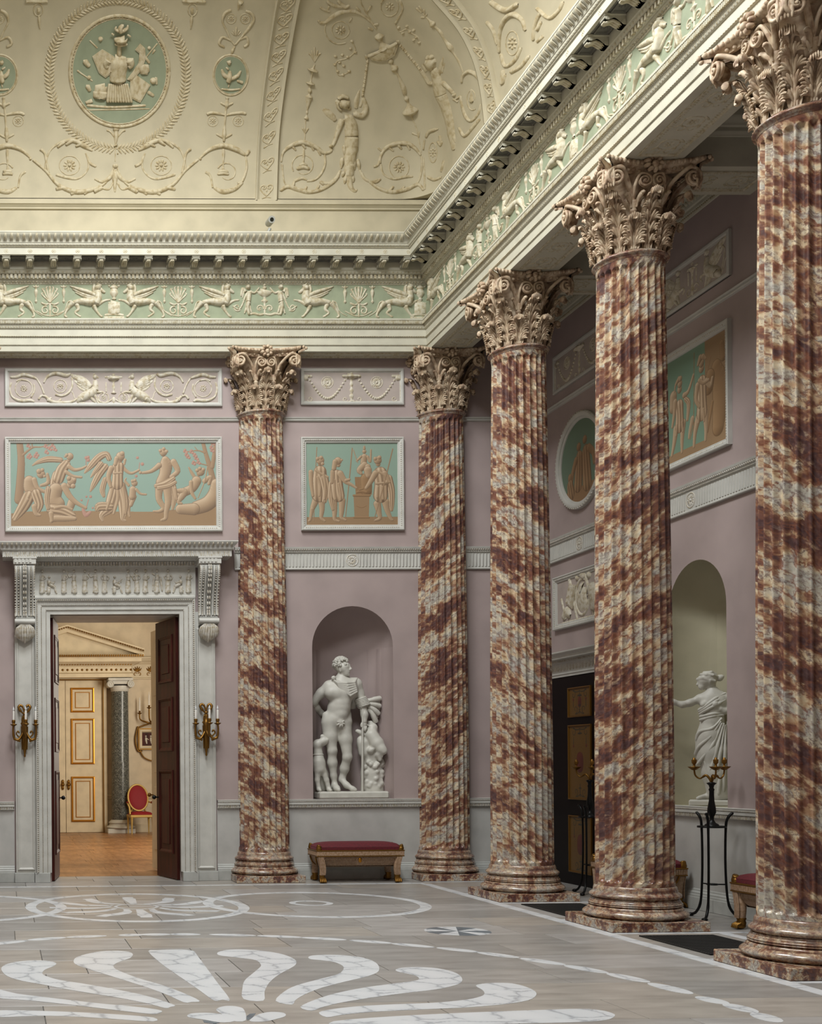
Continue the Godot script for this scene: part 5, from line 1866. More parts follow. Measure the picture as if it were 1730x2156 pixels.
# ---------------------------------------------------------------- aisle behind the colonnade
func build_right_aisle() -> void:
	var at := Vector3(XR, 0, 0)
	var T := -PI / 2
	wall_trims(at, T, 0.0, ZB, 6, "aisle wall", [[0.30, 2.08, "dado"]], [1.17, 3.53])
	# coffered beams across the aisle and their soffit panels; soffits between the columns
	var bm := snode("trim_9", "white beams and soffits between column capitals and aisle wall")
	var b := MB.new()
	b.box(Vector3(CX + 0.132, 7.05, ZB / 2), Vector3(0.265, 0.4, ZB - 0.02))
	part("longitudinal_beam", b, M.cornice, bm)
	var so := soffit_panel(1.45)
	var sh := soffit_panel(0.7)
	for i in 5:
		if i > 0:
			b = MB.new()
			b.box(Vector3((CX + 0.2645 + XR) / 2, 7.1, i * PZ), Vector3(XR - CX - 0.2645, 0.49, 0.529))
			b.ext(prof([[0.2645, 7.12], [0.275, 7.125], [0.30, 7.16, 3], [0.30, 7.19], [0.32, 7.2], [0.36, 7.27, 3], [0.36, 7.34]]), func(q): return Vector3(CX + 0.2645, q.y, i * PZ + q.x), func(q): return Vector3(XR, q.y, i * PZ + q.x))
			b.ext(prof([[0.2645, 7.12], [0.275, 7.125], [0.30, 7.16, 3], [0.30, 7.19], [0.32, 7.2], [0.36, 7.27, 3], [0.36, 7.34]]), func(q): return Vector3(CX + 0.2645, q.y, i * PZ - q.x), func(q): return Vector3(XR, q.y, i * PZ - q.x))
			part("cross_beam", b, M.cornice, bm)
			var q2 := part("soffit_panel", sh, M.cornice_relief, bm, Vector3((CX + 0.2645 + XR) / 2 + 0.05, 6.853, i * PZ))
			q2.rotation = Vector3(PI / 2, 0, 0)
		var q := part("soffit_panel", so, M.cornice_relief, bm, Vector3(CX, 6.849, (i + 0.5) * PZ))
		q.rotation = Vector3(PI / 2, PI / 2, 0)
	b = MB.new()
	var cp := prof([[0, 7.08], [0.01, 7.085], [0.035, 7.12, 3], [0.035, 7.15], [0.05, 7.16], [0.09, 7.25, 3], [0.12, 7.26], [0.12, 7.34]])
	b.ext(cp, func(q): return Vector3(XR - q.x, q.y, 0), func(q): return Vector3(XR - q.x, q.y, ZB))
	part("aisle_cornice", b, M.cornice, bm)
	b = MB.new()
	var rw := MB.new()
	row(rw, 0.0, 10.0, 0.05, 7.20, 0.07, Vector3(0.02, 0.035, 0.02), 5)
	row(rw, 0.0, 10.0, 0.03, 7.10, 0.025, Vector3(0.012, 0.014, 0.012), 5)
	b.add(rw, Transform3D(Basis(Vector3.UP, T), at))
	stuff(part("enrichment", b, M.cornice_relief, bm))
	# soffit of the back wall entablature
	for q3 in [[1.475, 3.0], [4.62, 1.5]]:
		var s2 := part("soffit_panel", soffit_panel(q3[1], 0.17), M.cornice_relief, bm, Vector3(q3[0], 6.849, 0.125))
		s2.rotation = Vector3(PI / 2, 0, 0)
	# dark door with painted gold panels
	var d := snode("door_6", "dark panelled aisle door with ornamented ochre panels", at, T)
	b = MB.new()
	b.box(Vector3(1.19, 1.29, 0.02), Vector3(1.6, 2.58, 0.04), 0.004)
	part("leaf", b, M.ebony, d)
	for q in [[0.174, 0.838], [1.073, 1.952], [2.087, 2.415]]:
		b = MB.new()
		b.uvs = true
		b.grid(PackedVector3Array([Vector3(0.92, q[0], 0.046), Vector3(1.46, q[0], 0.046), Vector3(0.92, q[1], 0.046), Vector3(1.46, q[1], 0.046)]), 2, 2, false, false, PackedVector2Array([Vector2(0, 1), Vector2(1, 1), Vector2(0, 0), Vector2(1, 0)]))
		var pm := StandardMaterial3D.new()
		pm.resource_name = "ochre_panel"
		pm.roughness = 0.45
		pm.albedo_texture = ochre_panel(q[1] - q[0])
		var pp := part("painted_panel", b, pm, d)
		b = MB.new()
		b.frame(0.90, q[0] - 0.02, 1.48, q[1] + 0.02, prof([[0, 0.04], [0, 0.058], [0.012, 0.062], [0.02, 0.05], [0.02, 0.04]]))
		part("panel_frame", b, M.gilt_old, pp)
	var dc := snode("door_7", "shadowed cream doorcase with leaf frieze over the dark aisle door", at, T)
	b = MB.new()
	b.ext(prof([[0.0, 2.585], [0.05, 2.585], [0.05, 2.61], [0.06, 2.62], [0.05, 2.64], [0.05, 2.75], [0.07, 2.76], [0.09, 2.79, 1], [0.16, 2.80], [0.16, 2.83], [0.2, 2.87, 3], [0.2, 2.885], [0, 2.9]]), func(q): return Vector3(0.25, q.y, q.x), func(q): return Vector3(2.13, q.y, q.x))
	b.box(Vector3(0.34, 1.29, 0.03), Vector3(0.1, 2.58, 0.06))
	b.box(Vector3(2.04, 1.29, 0.03), Vector3(0.1, 2.58, 0.06))
	part("case", b, M.trim, dc)
	var o := orn(func(u, v, h): return Vector3(u, v, 0.05 + h))
	for i in 22:
		var x := 0.33 + i * 0.08
		o.S("%f,2.66,0.01 %f,2.7,0.014 %f,2.735,0.006" % [x, x, x])
		o.spiral(Vector2(x + 0.04, 2.69), 0.028, 0.01, 0.0, 5.0, 0.006, 0.004)
	part("leaf_frieze", o.mb, M.trim_relief, dc)
	b = MB.new()
	tooth(b, 0.25, 2.13, 0.03, 0.016, 2.765, 2.79, 0.07, 0.1)
	stuff(part("enrichment", b, M.trim_relief, dc))
	# trophy panel
	var p := node("relief_panel", Vector3(XR, 3.53, 1.19), T)
	tag(p, "shadowed stucco trophy panel with oval shield over the dark aisle door", "relief panel")
	b = MB.new()
	b.box(Vector3(0, 0, 0.006), Vector3(1.39, 0.66, 0.012))
	part("ground", b, M.wall_panel, p)
	var fr := pic_frame(-0.70, -0.335, 0.70, 0.335)
	part("frame", fr[0], M.trim, p)
	stuff(part("frame_enrichment", fr[1], M.trim_relief, p))
	o = orn(func(u, v, h): return Vector3(u, v, 0.012 + h), 1.0, 0.35)
	o.S("-0.02,0.02,0.17 0.03,0.0,0.19 0.06,0.02,0.17", 0.5)
	o.ring(Vector2(0.03, 0.0), 0.17, 0.22, 0.02, 2.0)
	for i in 14: o.leaf(Vector2(0.03, 0.0), TAU * i / 14, 0.14, 0.012, 0.0, 3.0)
	o.poly(PackedVector2Array([Vector2(-0.38, -0.02), Vector2(-0.28, 0.2), Vector2(-0.12, 0.16), Vector2(-0.2, -0.12)]), 0.03)
	o.rise = 0.8
	o.S("-0.45,-0.2,0.05 -0.36,-0.12,0.06 -0.3,-0.2,0.05; -0.52,0.05,0.02 -0.4,-0.22,0.02; -0.3,0.26,0.03 -0.1,-0.28,0.02; 0.1,0.28,0.03 0.3,-0.25,0.02; 0.3,0.1,0.1 0.35,-0.05,0.11 0.3,-0.2,0.06; 0.45,-0.2,0.04 0.55,0.0,0.03; -0.1,0.25,0.04; 0.0,0.27,0.04 0.08,0.24,0.05; 0.2,0.24,0.05; -0.5,-0.27,0.02 0.5,-0.27,0.02", 0.8)
	part("trophy_relief", o.mb, M.wall_relief, p)
	# high panels
	p = node("relief_panel", Vector3(XR, 6.44, 1.19), T)
	tag(p, "shadowed swag panel high on the aisle wall above the round painting", "relief panel")
	b = MB.new()
	b.box(Vector3(0, 0, 0.006), Vector3(1.34, 0.475, 0.012))
	part("ground", b, M.wall_panel, p)
	part("frame", framed(-0.68, -0.238, 0.68, 0.238), M.trim, p)
	part("swag_relief", swag_relief(), M.wall_relief, p, Vector3(0, 0, 0.012))
	p = node("relief_panel", Vector3(XR, 6.445, 3.57), T)
	tag(p, "shadowed panel of two seated sphinxes high above the painting of soldiers", "relief panel")
	b = MB.new()
	b.box(Vector3(0, 0, 0.006), Vector3(1.26, 0.45, 0.012))
	part("ground", b, M.wall_panel, p)
	part("frame", framed(-0.64, -0.225, 0.64, 0.225), M.trim, p)
	part("sphinx_relief", seated_griffin(false), M.wall_relief, p, Vector3(-0.33, 0, 0.012))
	part("sphinx_relief", seated_griffin(true), M.wall_relief, p, Vector3(0.33, 0, 0.012))
	o = orn(func(u, v, h): return Vector3(u, v, 0.012 + h), 1.0, 0.7)
	o.S("0,0.15,0.02; -0.09,0.11,0.012 0.09,0.11,0.012; 0,0.1,0.07 0,0.06,0.02 0,-0.02,0.015 0,-0.1,0.02 0,-0.18,0.012; -0.07,0.08,0.01 -0.07,-0.05,0.01; 0.07,0.08,0.01 0.07,-0.05,0.01", 0.8)
	for s in [-1, 1]:
		var tl := orn(func(u, v, h): return Vector3(u, v, 0.012 + h), 1.0, 0.7)
		o.spiral(Vector2(0.06 * s, -0.12), 0.05, 0.02, 0.0, 6.0 * s, 0.008, 0.006)
		tl.S("%f,-0.1,0.008 %f,0.05,0.008 %f,0.1,0.008 %f,0.07,0.006" % [0.5 * s, 0.55 * s, 0.52 * s, 0.48 * s], 1.0)
		part("tail_relief", tl.mb, M.wall_relief, p)
	part("tripod_relief", o.mb, M.wall_relief, p)

func soffit_panel(l: float, w := 0.36) -> ArrayMesh:
	var b := MB.new()
	b.frame(-l / 2, -w / 2, l / 2, w / 2, prof([[0, 0], [0.002, 0.012], [0.012, 0.012], [0.02, 0.002, 3], [0.03, 0.0]]))
	var o := orn(func(u, v, h): return Vector3(u, v, h), 1.0, 0.6)
	var m := int(l / 0.03)
	for i in m:
		for s in [-1, 1]: o.blob(Vector2(-l / 2 + (i + 0.5) * l / m, s * (w / 2 - 0.04)), 0.008, 0.012)
	var c := maxi(1, int(l / 0.32))
	for i in c:
		var x := -l / 2 + (i + 0.5) * l / c
		o.rosette(Vector2(x, 0), 0.05, 8)
		if w > 0.25:
			o.ring(Vector2(x, 0), 0.085, 0.085, 0.008)
			for s in [-1.0, 1.0]:
				o.spiral(Vector2(x + 0.11, 0.05 * s), 0.045, 0.012, 3.0, 3.0 + 5.0 * s, 0.008, 0.006)
				o.leaf(Vector2(x - 0.09, 0.06 * s), 0.6 * s, 0.08, 0.012, 0.6)
				o.leaf(Vector2(x + 0.03, 0.08 * s), 0.3 * s, 0.07, 0.01, -0.6)
	b.add(o.mb, Transform3D())
	return b.mesh()

func tones(a: Array) -> Array:
	var out := []
	for q in a: out.append([q[0], q[1], q[2]])
	return out

func pic(w: int, h: int, bg: Color) -> Pic:
	var p := Pic.new()
	p.im = Image.create(w, h, false, Image.FORMAT_RGB8)
	p.im.fill(bg)
	p.owner_node = self
	return p

func ochre_panel(h: float) -> ImageTexture:
	var H := int(h * 400)
	var p := pic(216, H, Color(0.38, 0.265, 0.075))
	p.tones = [[Color(0.16, 0.17, 0.12), Color(0.14, 0.15, 0.11), Color(0.12, 0.12, 0.09)], [Color(0.38, 0.16, 0.09), Color(0.33, 0.13, 0.08), Color(0.25, 0.09, 0.06)], [Color(0.20, 0.12, 0.06), Color(0.2, 0.12, 0.06), Color(0.2, 0.12, 0.06)]]
	var c := Vector2(108, H * 0.5)
	p.col = 2
	var r := minf(H * 0.24, 60.0)
	for i in 40: p.blob(c + Vector2(cos(TAU * i / 40) * r * 0.95, sin(TAU * i / 40) * r * 1.25), 1.6, 1.6)
	p.col = 1
	p.S("108,%f,%f 108,%f,%f" % [c.y - r * 0.3, r * 0.55, c.y + r * 0.3, r * 0.55])
	p.col = 0
	for s in [1.0, -1.0]:
		p.flip = s
		p.u0 = 108.0
		for q in [[150.0, H - 30.0, 1.0], [170.0, 28.0, -1.0]]:
			p.spiral(p.tw(q[0], q[1]), 22, 5, 1.5 * q[2], 7.5 * q[2], 2.0, 1.5)
		p.S("108,%d,2 130,%d,2 150,%d,2; 108,12,2 140,16,2 175,8,2; 172,50,1.5 172,80,3 172,90,1.5" % [H - 20, H - 10, H - 8])
		p.col = 1
		p.blob(p.tw(172, minf(95.0, H * 0.4)), 6, 9)
		p.col = 0
	p.S("108,10,3 108,40,2; 90,34,3 126,34,3; 108,%d,2 108,%d,2; 96,%d,2 120,%d,2" % [H - 70, H - 8, H - 50, H - 50])
	return ImageTexture.create_from_image(p.im)

# ---------------------------------------------------------------- floor
func zpx(q: Vector2) -> Vector2:      # enlarged floor view to photograph
	return Vector2(q.x / 1.922, 1820.0 + q.y / 1.922)

func floor_pt(q: Vector2) -> Vector2:
	var p := on_floor(q.x, q.y)
	return Vector2(p.x, p.z)

var inlay_n := 0
func inlay(fl: Node, pts: PackedVector2Array, m: Material, called := "inlay") -> void:
	var b := MB.new()
	inlay_n += 1
	var h := 0.0012 + 0.0002 * (inlay_n % 4)
	b.slab(pts, func(q, y): return Vector3(q.x, y, q.y), -0.003, h)
	part(called, b, m, fl)

func ring_inlay(fl: Node, c: Vector2, rx: float, rz: float, w: float, segs := 14) -> void:
	for s in segs:
		var p := PackedVector2Array()
		for i in 6:
			var a := TAU * (s + i / 5.0) / segs
			p.append(c + Vector2(rx * cos(a), rz * sin(a)))
		for i in 6:
			var a := TAU * (s + 1.0 - i / 5.0) / segs
			p.append(c + Vector2((rx - w) * cos(a), (rz - w) * sin(a)))
		inlay(fl, p, M.inlay, "ring_inlay")

func build_floor() -> void:
	var fl := snode("floor", "pale grey stone floor with white marble inlaid flowers and circles")
	var b := MB.new()
	b.box(Vector3(1.475, -0.106, 8.9), Vector3(12.3, 0.2, 19.3))
	part("bed", b, M.joint, fl)
	var rng := RandomNumberGenerator.new()
	rng.seed = 12
	var n := 0
	var add := func(x0: float, x1: float, z0: float, z1: float):
		var q := MB.new()
		q.box(Vector3((x0 + x1) / 2, -0.01, (z0 + z1) / 2), Vector3(x1 - x0 - 0.006, 0.02, z1 - z0 - 0.006), 0.002)
		part("slab", q, M["slab_%d" % rng.randi_range(0, 3)], fl)
	for i in 3: add.call(DL - 0.01 + i * 0.566, DL - 0.01 + (i + 1) * 0.566, -0.36, 0.0)
	for q in [[0.634, 1.0], [1.0, 1.62], [1.62, 2.333]]: add.call(q[0], q[1], -0.72, -0.36)
	var z := 0.0
	var k := 0
	while z < 9.4:
		var x := -0.9 - (k % 2) * 0.55 - rng.randf() * 0.2
		while x < 5.30:
			var l := 1.0 + rng.randf() * 0.35
			if x + l > 4.9: l = 5.305 - x
			add.call(x, x + l, z, z + 0.58)
			x += l
		var xa := 5.305
		while xa < XR - 0.1:
			var l2 := minf(0.9, XR - xa)
			add.call(xa, xa + l2, z, z + 0.58)
			xa += l2
		z += 0.58
		k += 1
	add.call(-4.15, XR, z, ZB)
	add.call(-4.15, -1.7, 0.0, z)
	# white strips: along the colonnade, along the back wall, round the plinths
	for i in 16: inlay(fl, PackedVector2Array([Vector2(5.245, 0.72 + i * 0.62), Vector2(5.365, 0.72 + i * 0.62), Vector2(5.365, 0.72 + (i + 1) * 0.62 - 0.003), Vector2(5.245, 0.72 + (i + 1) * 0.62 - 0.003)]), M.inlay, "strip_inlay")
	for i in 9: inlay(fl, PackedVector2Array([Vector2(-0.8 + i * 0.68, 0.60), Vector2(-0.8 + (i + 1) * 0.68 - 0.003, 0.60), Vector2(-0.8 + (i + 1) * 0.68 - 0.003, 0.70), Vector2(-0.8 + i * 0.68, 0.70)]), M.inlay, "strip_inlay")
	for i in 4:
		var zc := i * PZ
		inlay(fl, PackedVector2Array([Vector2(5.37, zc + 0.45), Vector2(XR - 0.55, zc + 0.45), Vector2(XR - 0.55, zc + 0.52), Vector2(5.37, zc + 0.52)]), M.inlay, "strip_inlay")
		if i > 0: inlay(fl, PackedVector2Array([Vector2(5.37, zc - 0.52), Vector2(XR - 0.55, zc - 0.52), Vector2(XR - 0.55, zc - 0.45), Vector2(5.37, zc - 0.45)]), M.inlay, "strip_inlay")
		inlay(fl, PackedVector2Array([Vector2(6.27, zc + 0.53), Vector2(6.37, zc + 0.53), Vector2(6.37, zc + PZ - 0.53), Vector2(6.27, zc + PZ - 0.53)]), M.inlay, "strip_inlay")
	# interlaced circles before the back wall
	ring_inlay(fl, Vector2(3.375, 2.76), 1.2, 1.21, 0.115)
	ring_inlay(fl, Vector2(1.43, 2.84), 1.19, 1.31, 0.115)
	ring_inlay(fl, Vector2(-0.515, 2.8), 1.2, 1.25, 0.115)
	ring_inlay(fl, Vector2(3.35, 2.70), 0.235, 0.235, 0.07, 6)
	var c := Vector2(1.43, 2.86)
	for i in 12:
		var a := -PI / 2 + TAU * i / 12.0
		var bend := 0.0 if i % 6 == 0 else (1.0 if i < 6 else -1.0)
		var l := []
		var r := []
		for j in 9:
			var t := j / 8.0
			var rr := 0.27 + 0.66 * t
			var d := Vector2(cos(a), sin(a))
			var nn := Vector2(-d.y, d.x)
			var p := c + d * rr + nn * bend * (0.10 * sin(t * 4.2) + 0.10 * t * t)
			var w := (0.035 + 0.055 * t) * (1.0 if t < 0.85 else 0.7)
			l.append(p + nn * w)
			r.push_front(p - nn * w)
		inlay(fl, PackedVector2Array(l + r), M.inlay, "petal_inlay")
	ring_inlay(fl, c, 0.24, 0.24, 0.035, 6)
	# great flower: outlines from the photograph
	for txt in [
		"600,352 640,347 690,345 740,345 780,350 793,362 830,412 880,480 930,548 900,548 865,551 800,505 720,450 650,400",
		"985,545 981,500 990,470 1018,445 1050,418 1055,405 1035,388 985,380 930,374 886,368 879,358 900,350 935,345 1000,345 1080,352 1150,366 1192,385 1198,402 1180,418 1130,445 1090,478 1070,515 1065,552",
		"1115,553 1150,515 1200,490 1280,468 1365,445 1389,425 1385,410 1350,395 1300,388 1258,384 1247,376 1265,369 1320,366 1390,368 1470,378 1520,398 1534,420 1525,438 1480,455 1400,474 1300,500 1230,528 1195,550 1180,568",
		"1215,578 1270,550 1360,522 1480,498 1600,482 1680,471 1695,462 1680,450 1640,441 1608,434 1601,426 1625,419 1690,416 1770,421 1835,436 1865,455 1868,475 1840,490 1760,507 1640,521 1500,540 1370,562 1300,580 1260,593",
		"1290,600 1350,586 1450,575 1595,567 1750,561 1880,549 1945,535 1960,522 1950,508 1925,492 1950,484 2010,480 2075,483 2130,497 2165,515 2167,533 2135,551 2045,566 1895,579 1700,588 1500,598 1380,610 1322,619",
		"1350,635 1595,615 1900,600 2200,589 2345,585 2425,590 2475,602 2487,614 2445,631 2295,640 1900,648 1500,655 1360,657",
		"537,368 525,380 490,392 463,405 460,416 480,430 560,461 650,487 740,520 808,553 775,557 745,559 680,530 600,500 500,468 400,437 340,418 305,404 298,390 310,376 350,363 410,352 475,350 520,354 535,361",
		"228,403 215,413 185,425 172,437 180,450 240,468 330,482 450,503 570,527 650,550 708,571 690,577 668,582 600,564 480,540 350,519 250,502 170,486 90,472 30,453 6,428 12,412 45,399 100,391 165,389 215,395",
		"-20,505 70,524 200,540 400,563 560,578 652,592 640,604 600,605 450,588 300,570 120,551 -20,539",
		"-20,592 150,593 300,598 480,608 620,620 618,636 450,625 300,616 150,613 -20,618",
		"875,590 890,578 925,573 965,577 988,590 994,632 940,634 905,612", "757,613 775,604 830,601 890,606 930,620 945,636 890,640 820,628 770,621", "1156,608 1140,600 1095,598 1050,606 1020,622 1012,636 1070,637 1120,626 1150,617"]:
		var px := []
		for q in txt.split(" "):
			var v: PackedFloat64Array = q.split_floats(",")
			px.append(Vector2(v[0], v[1]))
		var out := PackedVector2Array()
		for q in catmull(px, 3, true): out.append(floor_pt(zpx(q)))
		inlay(fl, out, M.inlay, "petal_inlay")
	for txt in ["905,612 940,634 930,637 880,615 870,606 885,604", "1000,632 994,618 1010,605 1035,603 1020,622", "820,630 890,641 870,646 825,640"]:
		var out := PackedVector2Array()
		for q in txt.split(" "):
			var v: PackedFloat64Array = q.split_floats(",")
			out.append(floor_pt(zpx(Vector2(v[0], v[1]))))
		inlay(fl, out, M.inlay_blue, "petal_inlay")
	# chain of ovals
	var ch := []
	for q in [[20, 318], [190, 301], [350, 292], [530, 286], [628, 284], [750, 283], [940, 286], [1130, 292], [1310, 301], [1500, 313], [1670, 328], [1850, 346], [2015, 367], [2195, 393], [2370, 424], [2540, 459], [2710, 502], [2880, 550], [2995, 582], [3100, 620], [3190, 668]]:
		ch.append(floor_pt(zpx(Vector2(q[0], q[1]))))
	for i in ch.size() - 1:
		var p: Vector2 = ch[i]
		var d: Vector2 = (ch[i + 1] - ch[maxi(i - 1, 0)]).normalized()
		var hl: float = 0.52 * (ch[i + 1] - p).length() if i in [0, 3, 4, 17, 18] else 0.505 * minf(ch[i + 1].distance_to(p), ch[maxi(i - 1, 0)].distance_to(p) if i > 0 else 9.0)
		var out := PackedVector2Array()
		for j in 24:
			var a := TAU * j / 24
			out.append(p + d * hl * cos(a) + Vector2(-d.y, d.x) * 0.068 * sin(a))
		inlay(fl, out, M.inlay, "oval_inlay")
	# small wheel of white and blue
	c = Vector2(4.08, 4.98)
	for i in 10:
		var out := PackedVector2Array([c])
		for j in 5:
			var a := TAU * (i + j / 4.0) / 10.0
			out.append(c + Vector2(cos(a), sin(a)) * 0.285)
		inlay(fl, out, M.inlay if i % 2 else M.inlay_blue, "sector_inlay")
	# heating grilles in the aisle bays
	var gi := 0
	for q in [[5.51, 6.15, 3.03, 4.02], [5.49, 6.14, 5.42, 6.46]]:
		var g := node("floor_grille", Vector3((q[0] + q[1]) / 2, 0, (q[2] + q[3]) / 2))
		tag(g, ["dark iron floor grille between the column bases in front of the arched niche", "dark iron floor grille in front of the red bench nearest the large column"][gi], "floor grille", "floor grilles")
		gi += 1
		var w: float = q[1] - q[0]
		var l: float = q[3] - q[2]
		b = MB.new()
		b.box(Vector3(0, 0.001, 0), Vector3(w, 0.004, l))
		part("tray", b, M.glass_black, g)
		b = MB.new()
		for i in 22: b.box(Vector3(-w / 2 + (i + 0.5) * w / 22, 0.005, 0), Vector3(0.012, 0.006, l), 0.001)
		for i in 34: b.box(Vector3(0, 0.006, -l / 2 + (i + 0.5) * l / 34), Vector3(w, 0.006, 0.012), 0.001)
		part("bars", b, M.grille, g)
		b = MB.new()
		for s in [-1, 1]:
			b.box(Vector3(s * (w / 2 - 0.01), 0.006, 0), Vector3(0.02, 0.009, l), 0.002)
			b.box(Vector3(0, 0.006, s * (l / 2 - 0.01)), Vector3(w, 0.009, 0.02), 0.002)
		part("rim", b, M.grille, g)

# ---------------------------------------------------------------- columns
func acanthus(h: float, w: float, reach: float, curl: float) -> ArrayMesh:
	var b := MB.new()
	var path := func(t: float) -> Vector2:
		if t < 0.7:
			var k := t / 0.7
			return Vector2(h * 0.9 * k, 0.014 + reach * pow(k, 2.2) * 0.55)
		var a := (t - 0.7) / 0.3 * 3.3
		return Vector2(h * 0.9 + curl * sin(a) * 1.15, 0.014 + reach * 0.55 + curl * (1.0 - cos(a)) * 1.3)
	var wid := func(t: float) -> float: return w * (0.55 + 0.45 * sin(PI * minf(t * 1.2, 1.0))) * (1.0 - 0.55 * smoothstep(0.65, 1.0, t))
	# body sheet, two skins
	for back in [0, 1]:
		var p := PackedVector3Array()
		for j in 16:
			var t := j / 15.0
			var c: Vector2 = path.call(t)
			for i in 7:
				var s := i / 6.0 * 2.0 - 1.0
				p.append(Vector3(s * wid.call(t) * 0.72, c.x, c.y + 0.12 * w * s * s - back * 0.014))
		b.grid(p, 7, 16)
	# ribs up the middle
	for s in [-0.16, 0.0, 0.16]:
		var q := []
		for j in 12:
			var t := j / 11.0 * 0.93
			var c: Vector2 = path.call(t)
			q.append(Vector3(s * w * (1.0 - t * 0.6), c.x, c.y + 0.008))
		b.tube(q, [0.011, 0.009, 0.007, 0.005], 6)
	# lobes: fans of fingers either side
	for s in [-1.0, 1.0]:
		for n in 5:
			var t0 := 0.06 + n * 0.155
			var l: float = wid.call(t0 + 0.08) * (1.12 - 0.05 * n)
			for k in 4:
				var a := 0.30 + k * 0.36
				var q := []
				for j in 5:
					var u := j / 4.0
					var x: float = s * (0.10 * w + l * sin(a) * u * (1.0 - 0.12 * u))
					var t: float = t0 + l * cos(a) * u / (h * 1.35) + 0.02 * k * (1.0 - u)
					var c: Vector2 = path.call(clampf(t, 0.0, 1.0))
					q.append(Vector3(x, c.x + 0.012 * sin(u * PI), c.y + 0.012 + 0.020 * sin(u * 2.4) + (0.22 * w) * u * u))
				b.tube(q, [0.006, 0.0105, 0.0125, 0.011, 0.005], 6)
	# rolled ridged tip
	var e: Vector2 = path.call(0.9)
	for i in 7:
		var x := (i - 3) * w * 0.145
		b.ball(Vector3(x, e.x - 0.006 - absf(i - 3) * 0.005, e.y + 0.006), Vector3(w * 0.078, curl * (0.85 - 0.07 * absf(i - 3)), curl * 0.62), 7, 6)
	return b.mesh()

func scroll_mesh(c: Vector3, r: float, sg: float, from: Vector3, via: Vector3, yaw: float, th: float) -> MB:
	var b := MB.new()
	var bs := Basis(Vector3.UP, yaw)
	var pts := []
	var a0 := PI * 0.5
	var n := 36
	var sp := []
	for i in n:
		var t := float(i) / (n - 1)
		var a := a0 - sg * t * TAU * 1.8
		var rr := r * (1.0 - 0.86 * t)
		sp.append(c + bs * Vector3(rr * cos(a), rr * sin(a), 0.02 * t))
	var lead := catmull([from, via, sp[0] + bs * Vector3(-sg * r * 0.7, -r * 0.12, 0), sp[0]], 6)
	lead.pop_back()
	pts = lead + sp
	var rad := []
	for i in pts.size(): rad.append(lerpf(th * 1.25, th * 0.55, float(i) / pts.size()))
	b.tube(pts, rad, 7)
	# ribbon depth behind the spiral
	var back := []
	for q in pts: back.append(q - bs * Vector3(0, 0, th * 1.4))
	b.tube(back, th * 0.9, 5)
	b.ball(c + bs * Vector3(0, 0, 0.015), Vector3(r * 0.2, r * 0.2, th * 1.2), 8, 6)
	b.lathe([Vector2(0, 0), Vector2(r * 0.74, 0.0), Vector2(r * 0.74, 0.0), Vector2(r * 0.74, -th * 2.0), Vector2(r * 0.74, -th * 2.0), Vector2(0, -th * 2.0)], 16)
	# turn that disc to face forward at the centre
	var m := 16 * 6
	var s := b.v.size() - m
	var rot := Basis(Vector3.UP, yaw) * Basis(Vector3.RIGHT, PI / 2)
	for i in range(s, b.v.size()): b.v[i] = c + rot * b.v[i]
	return b

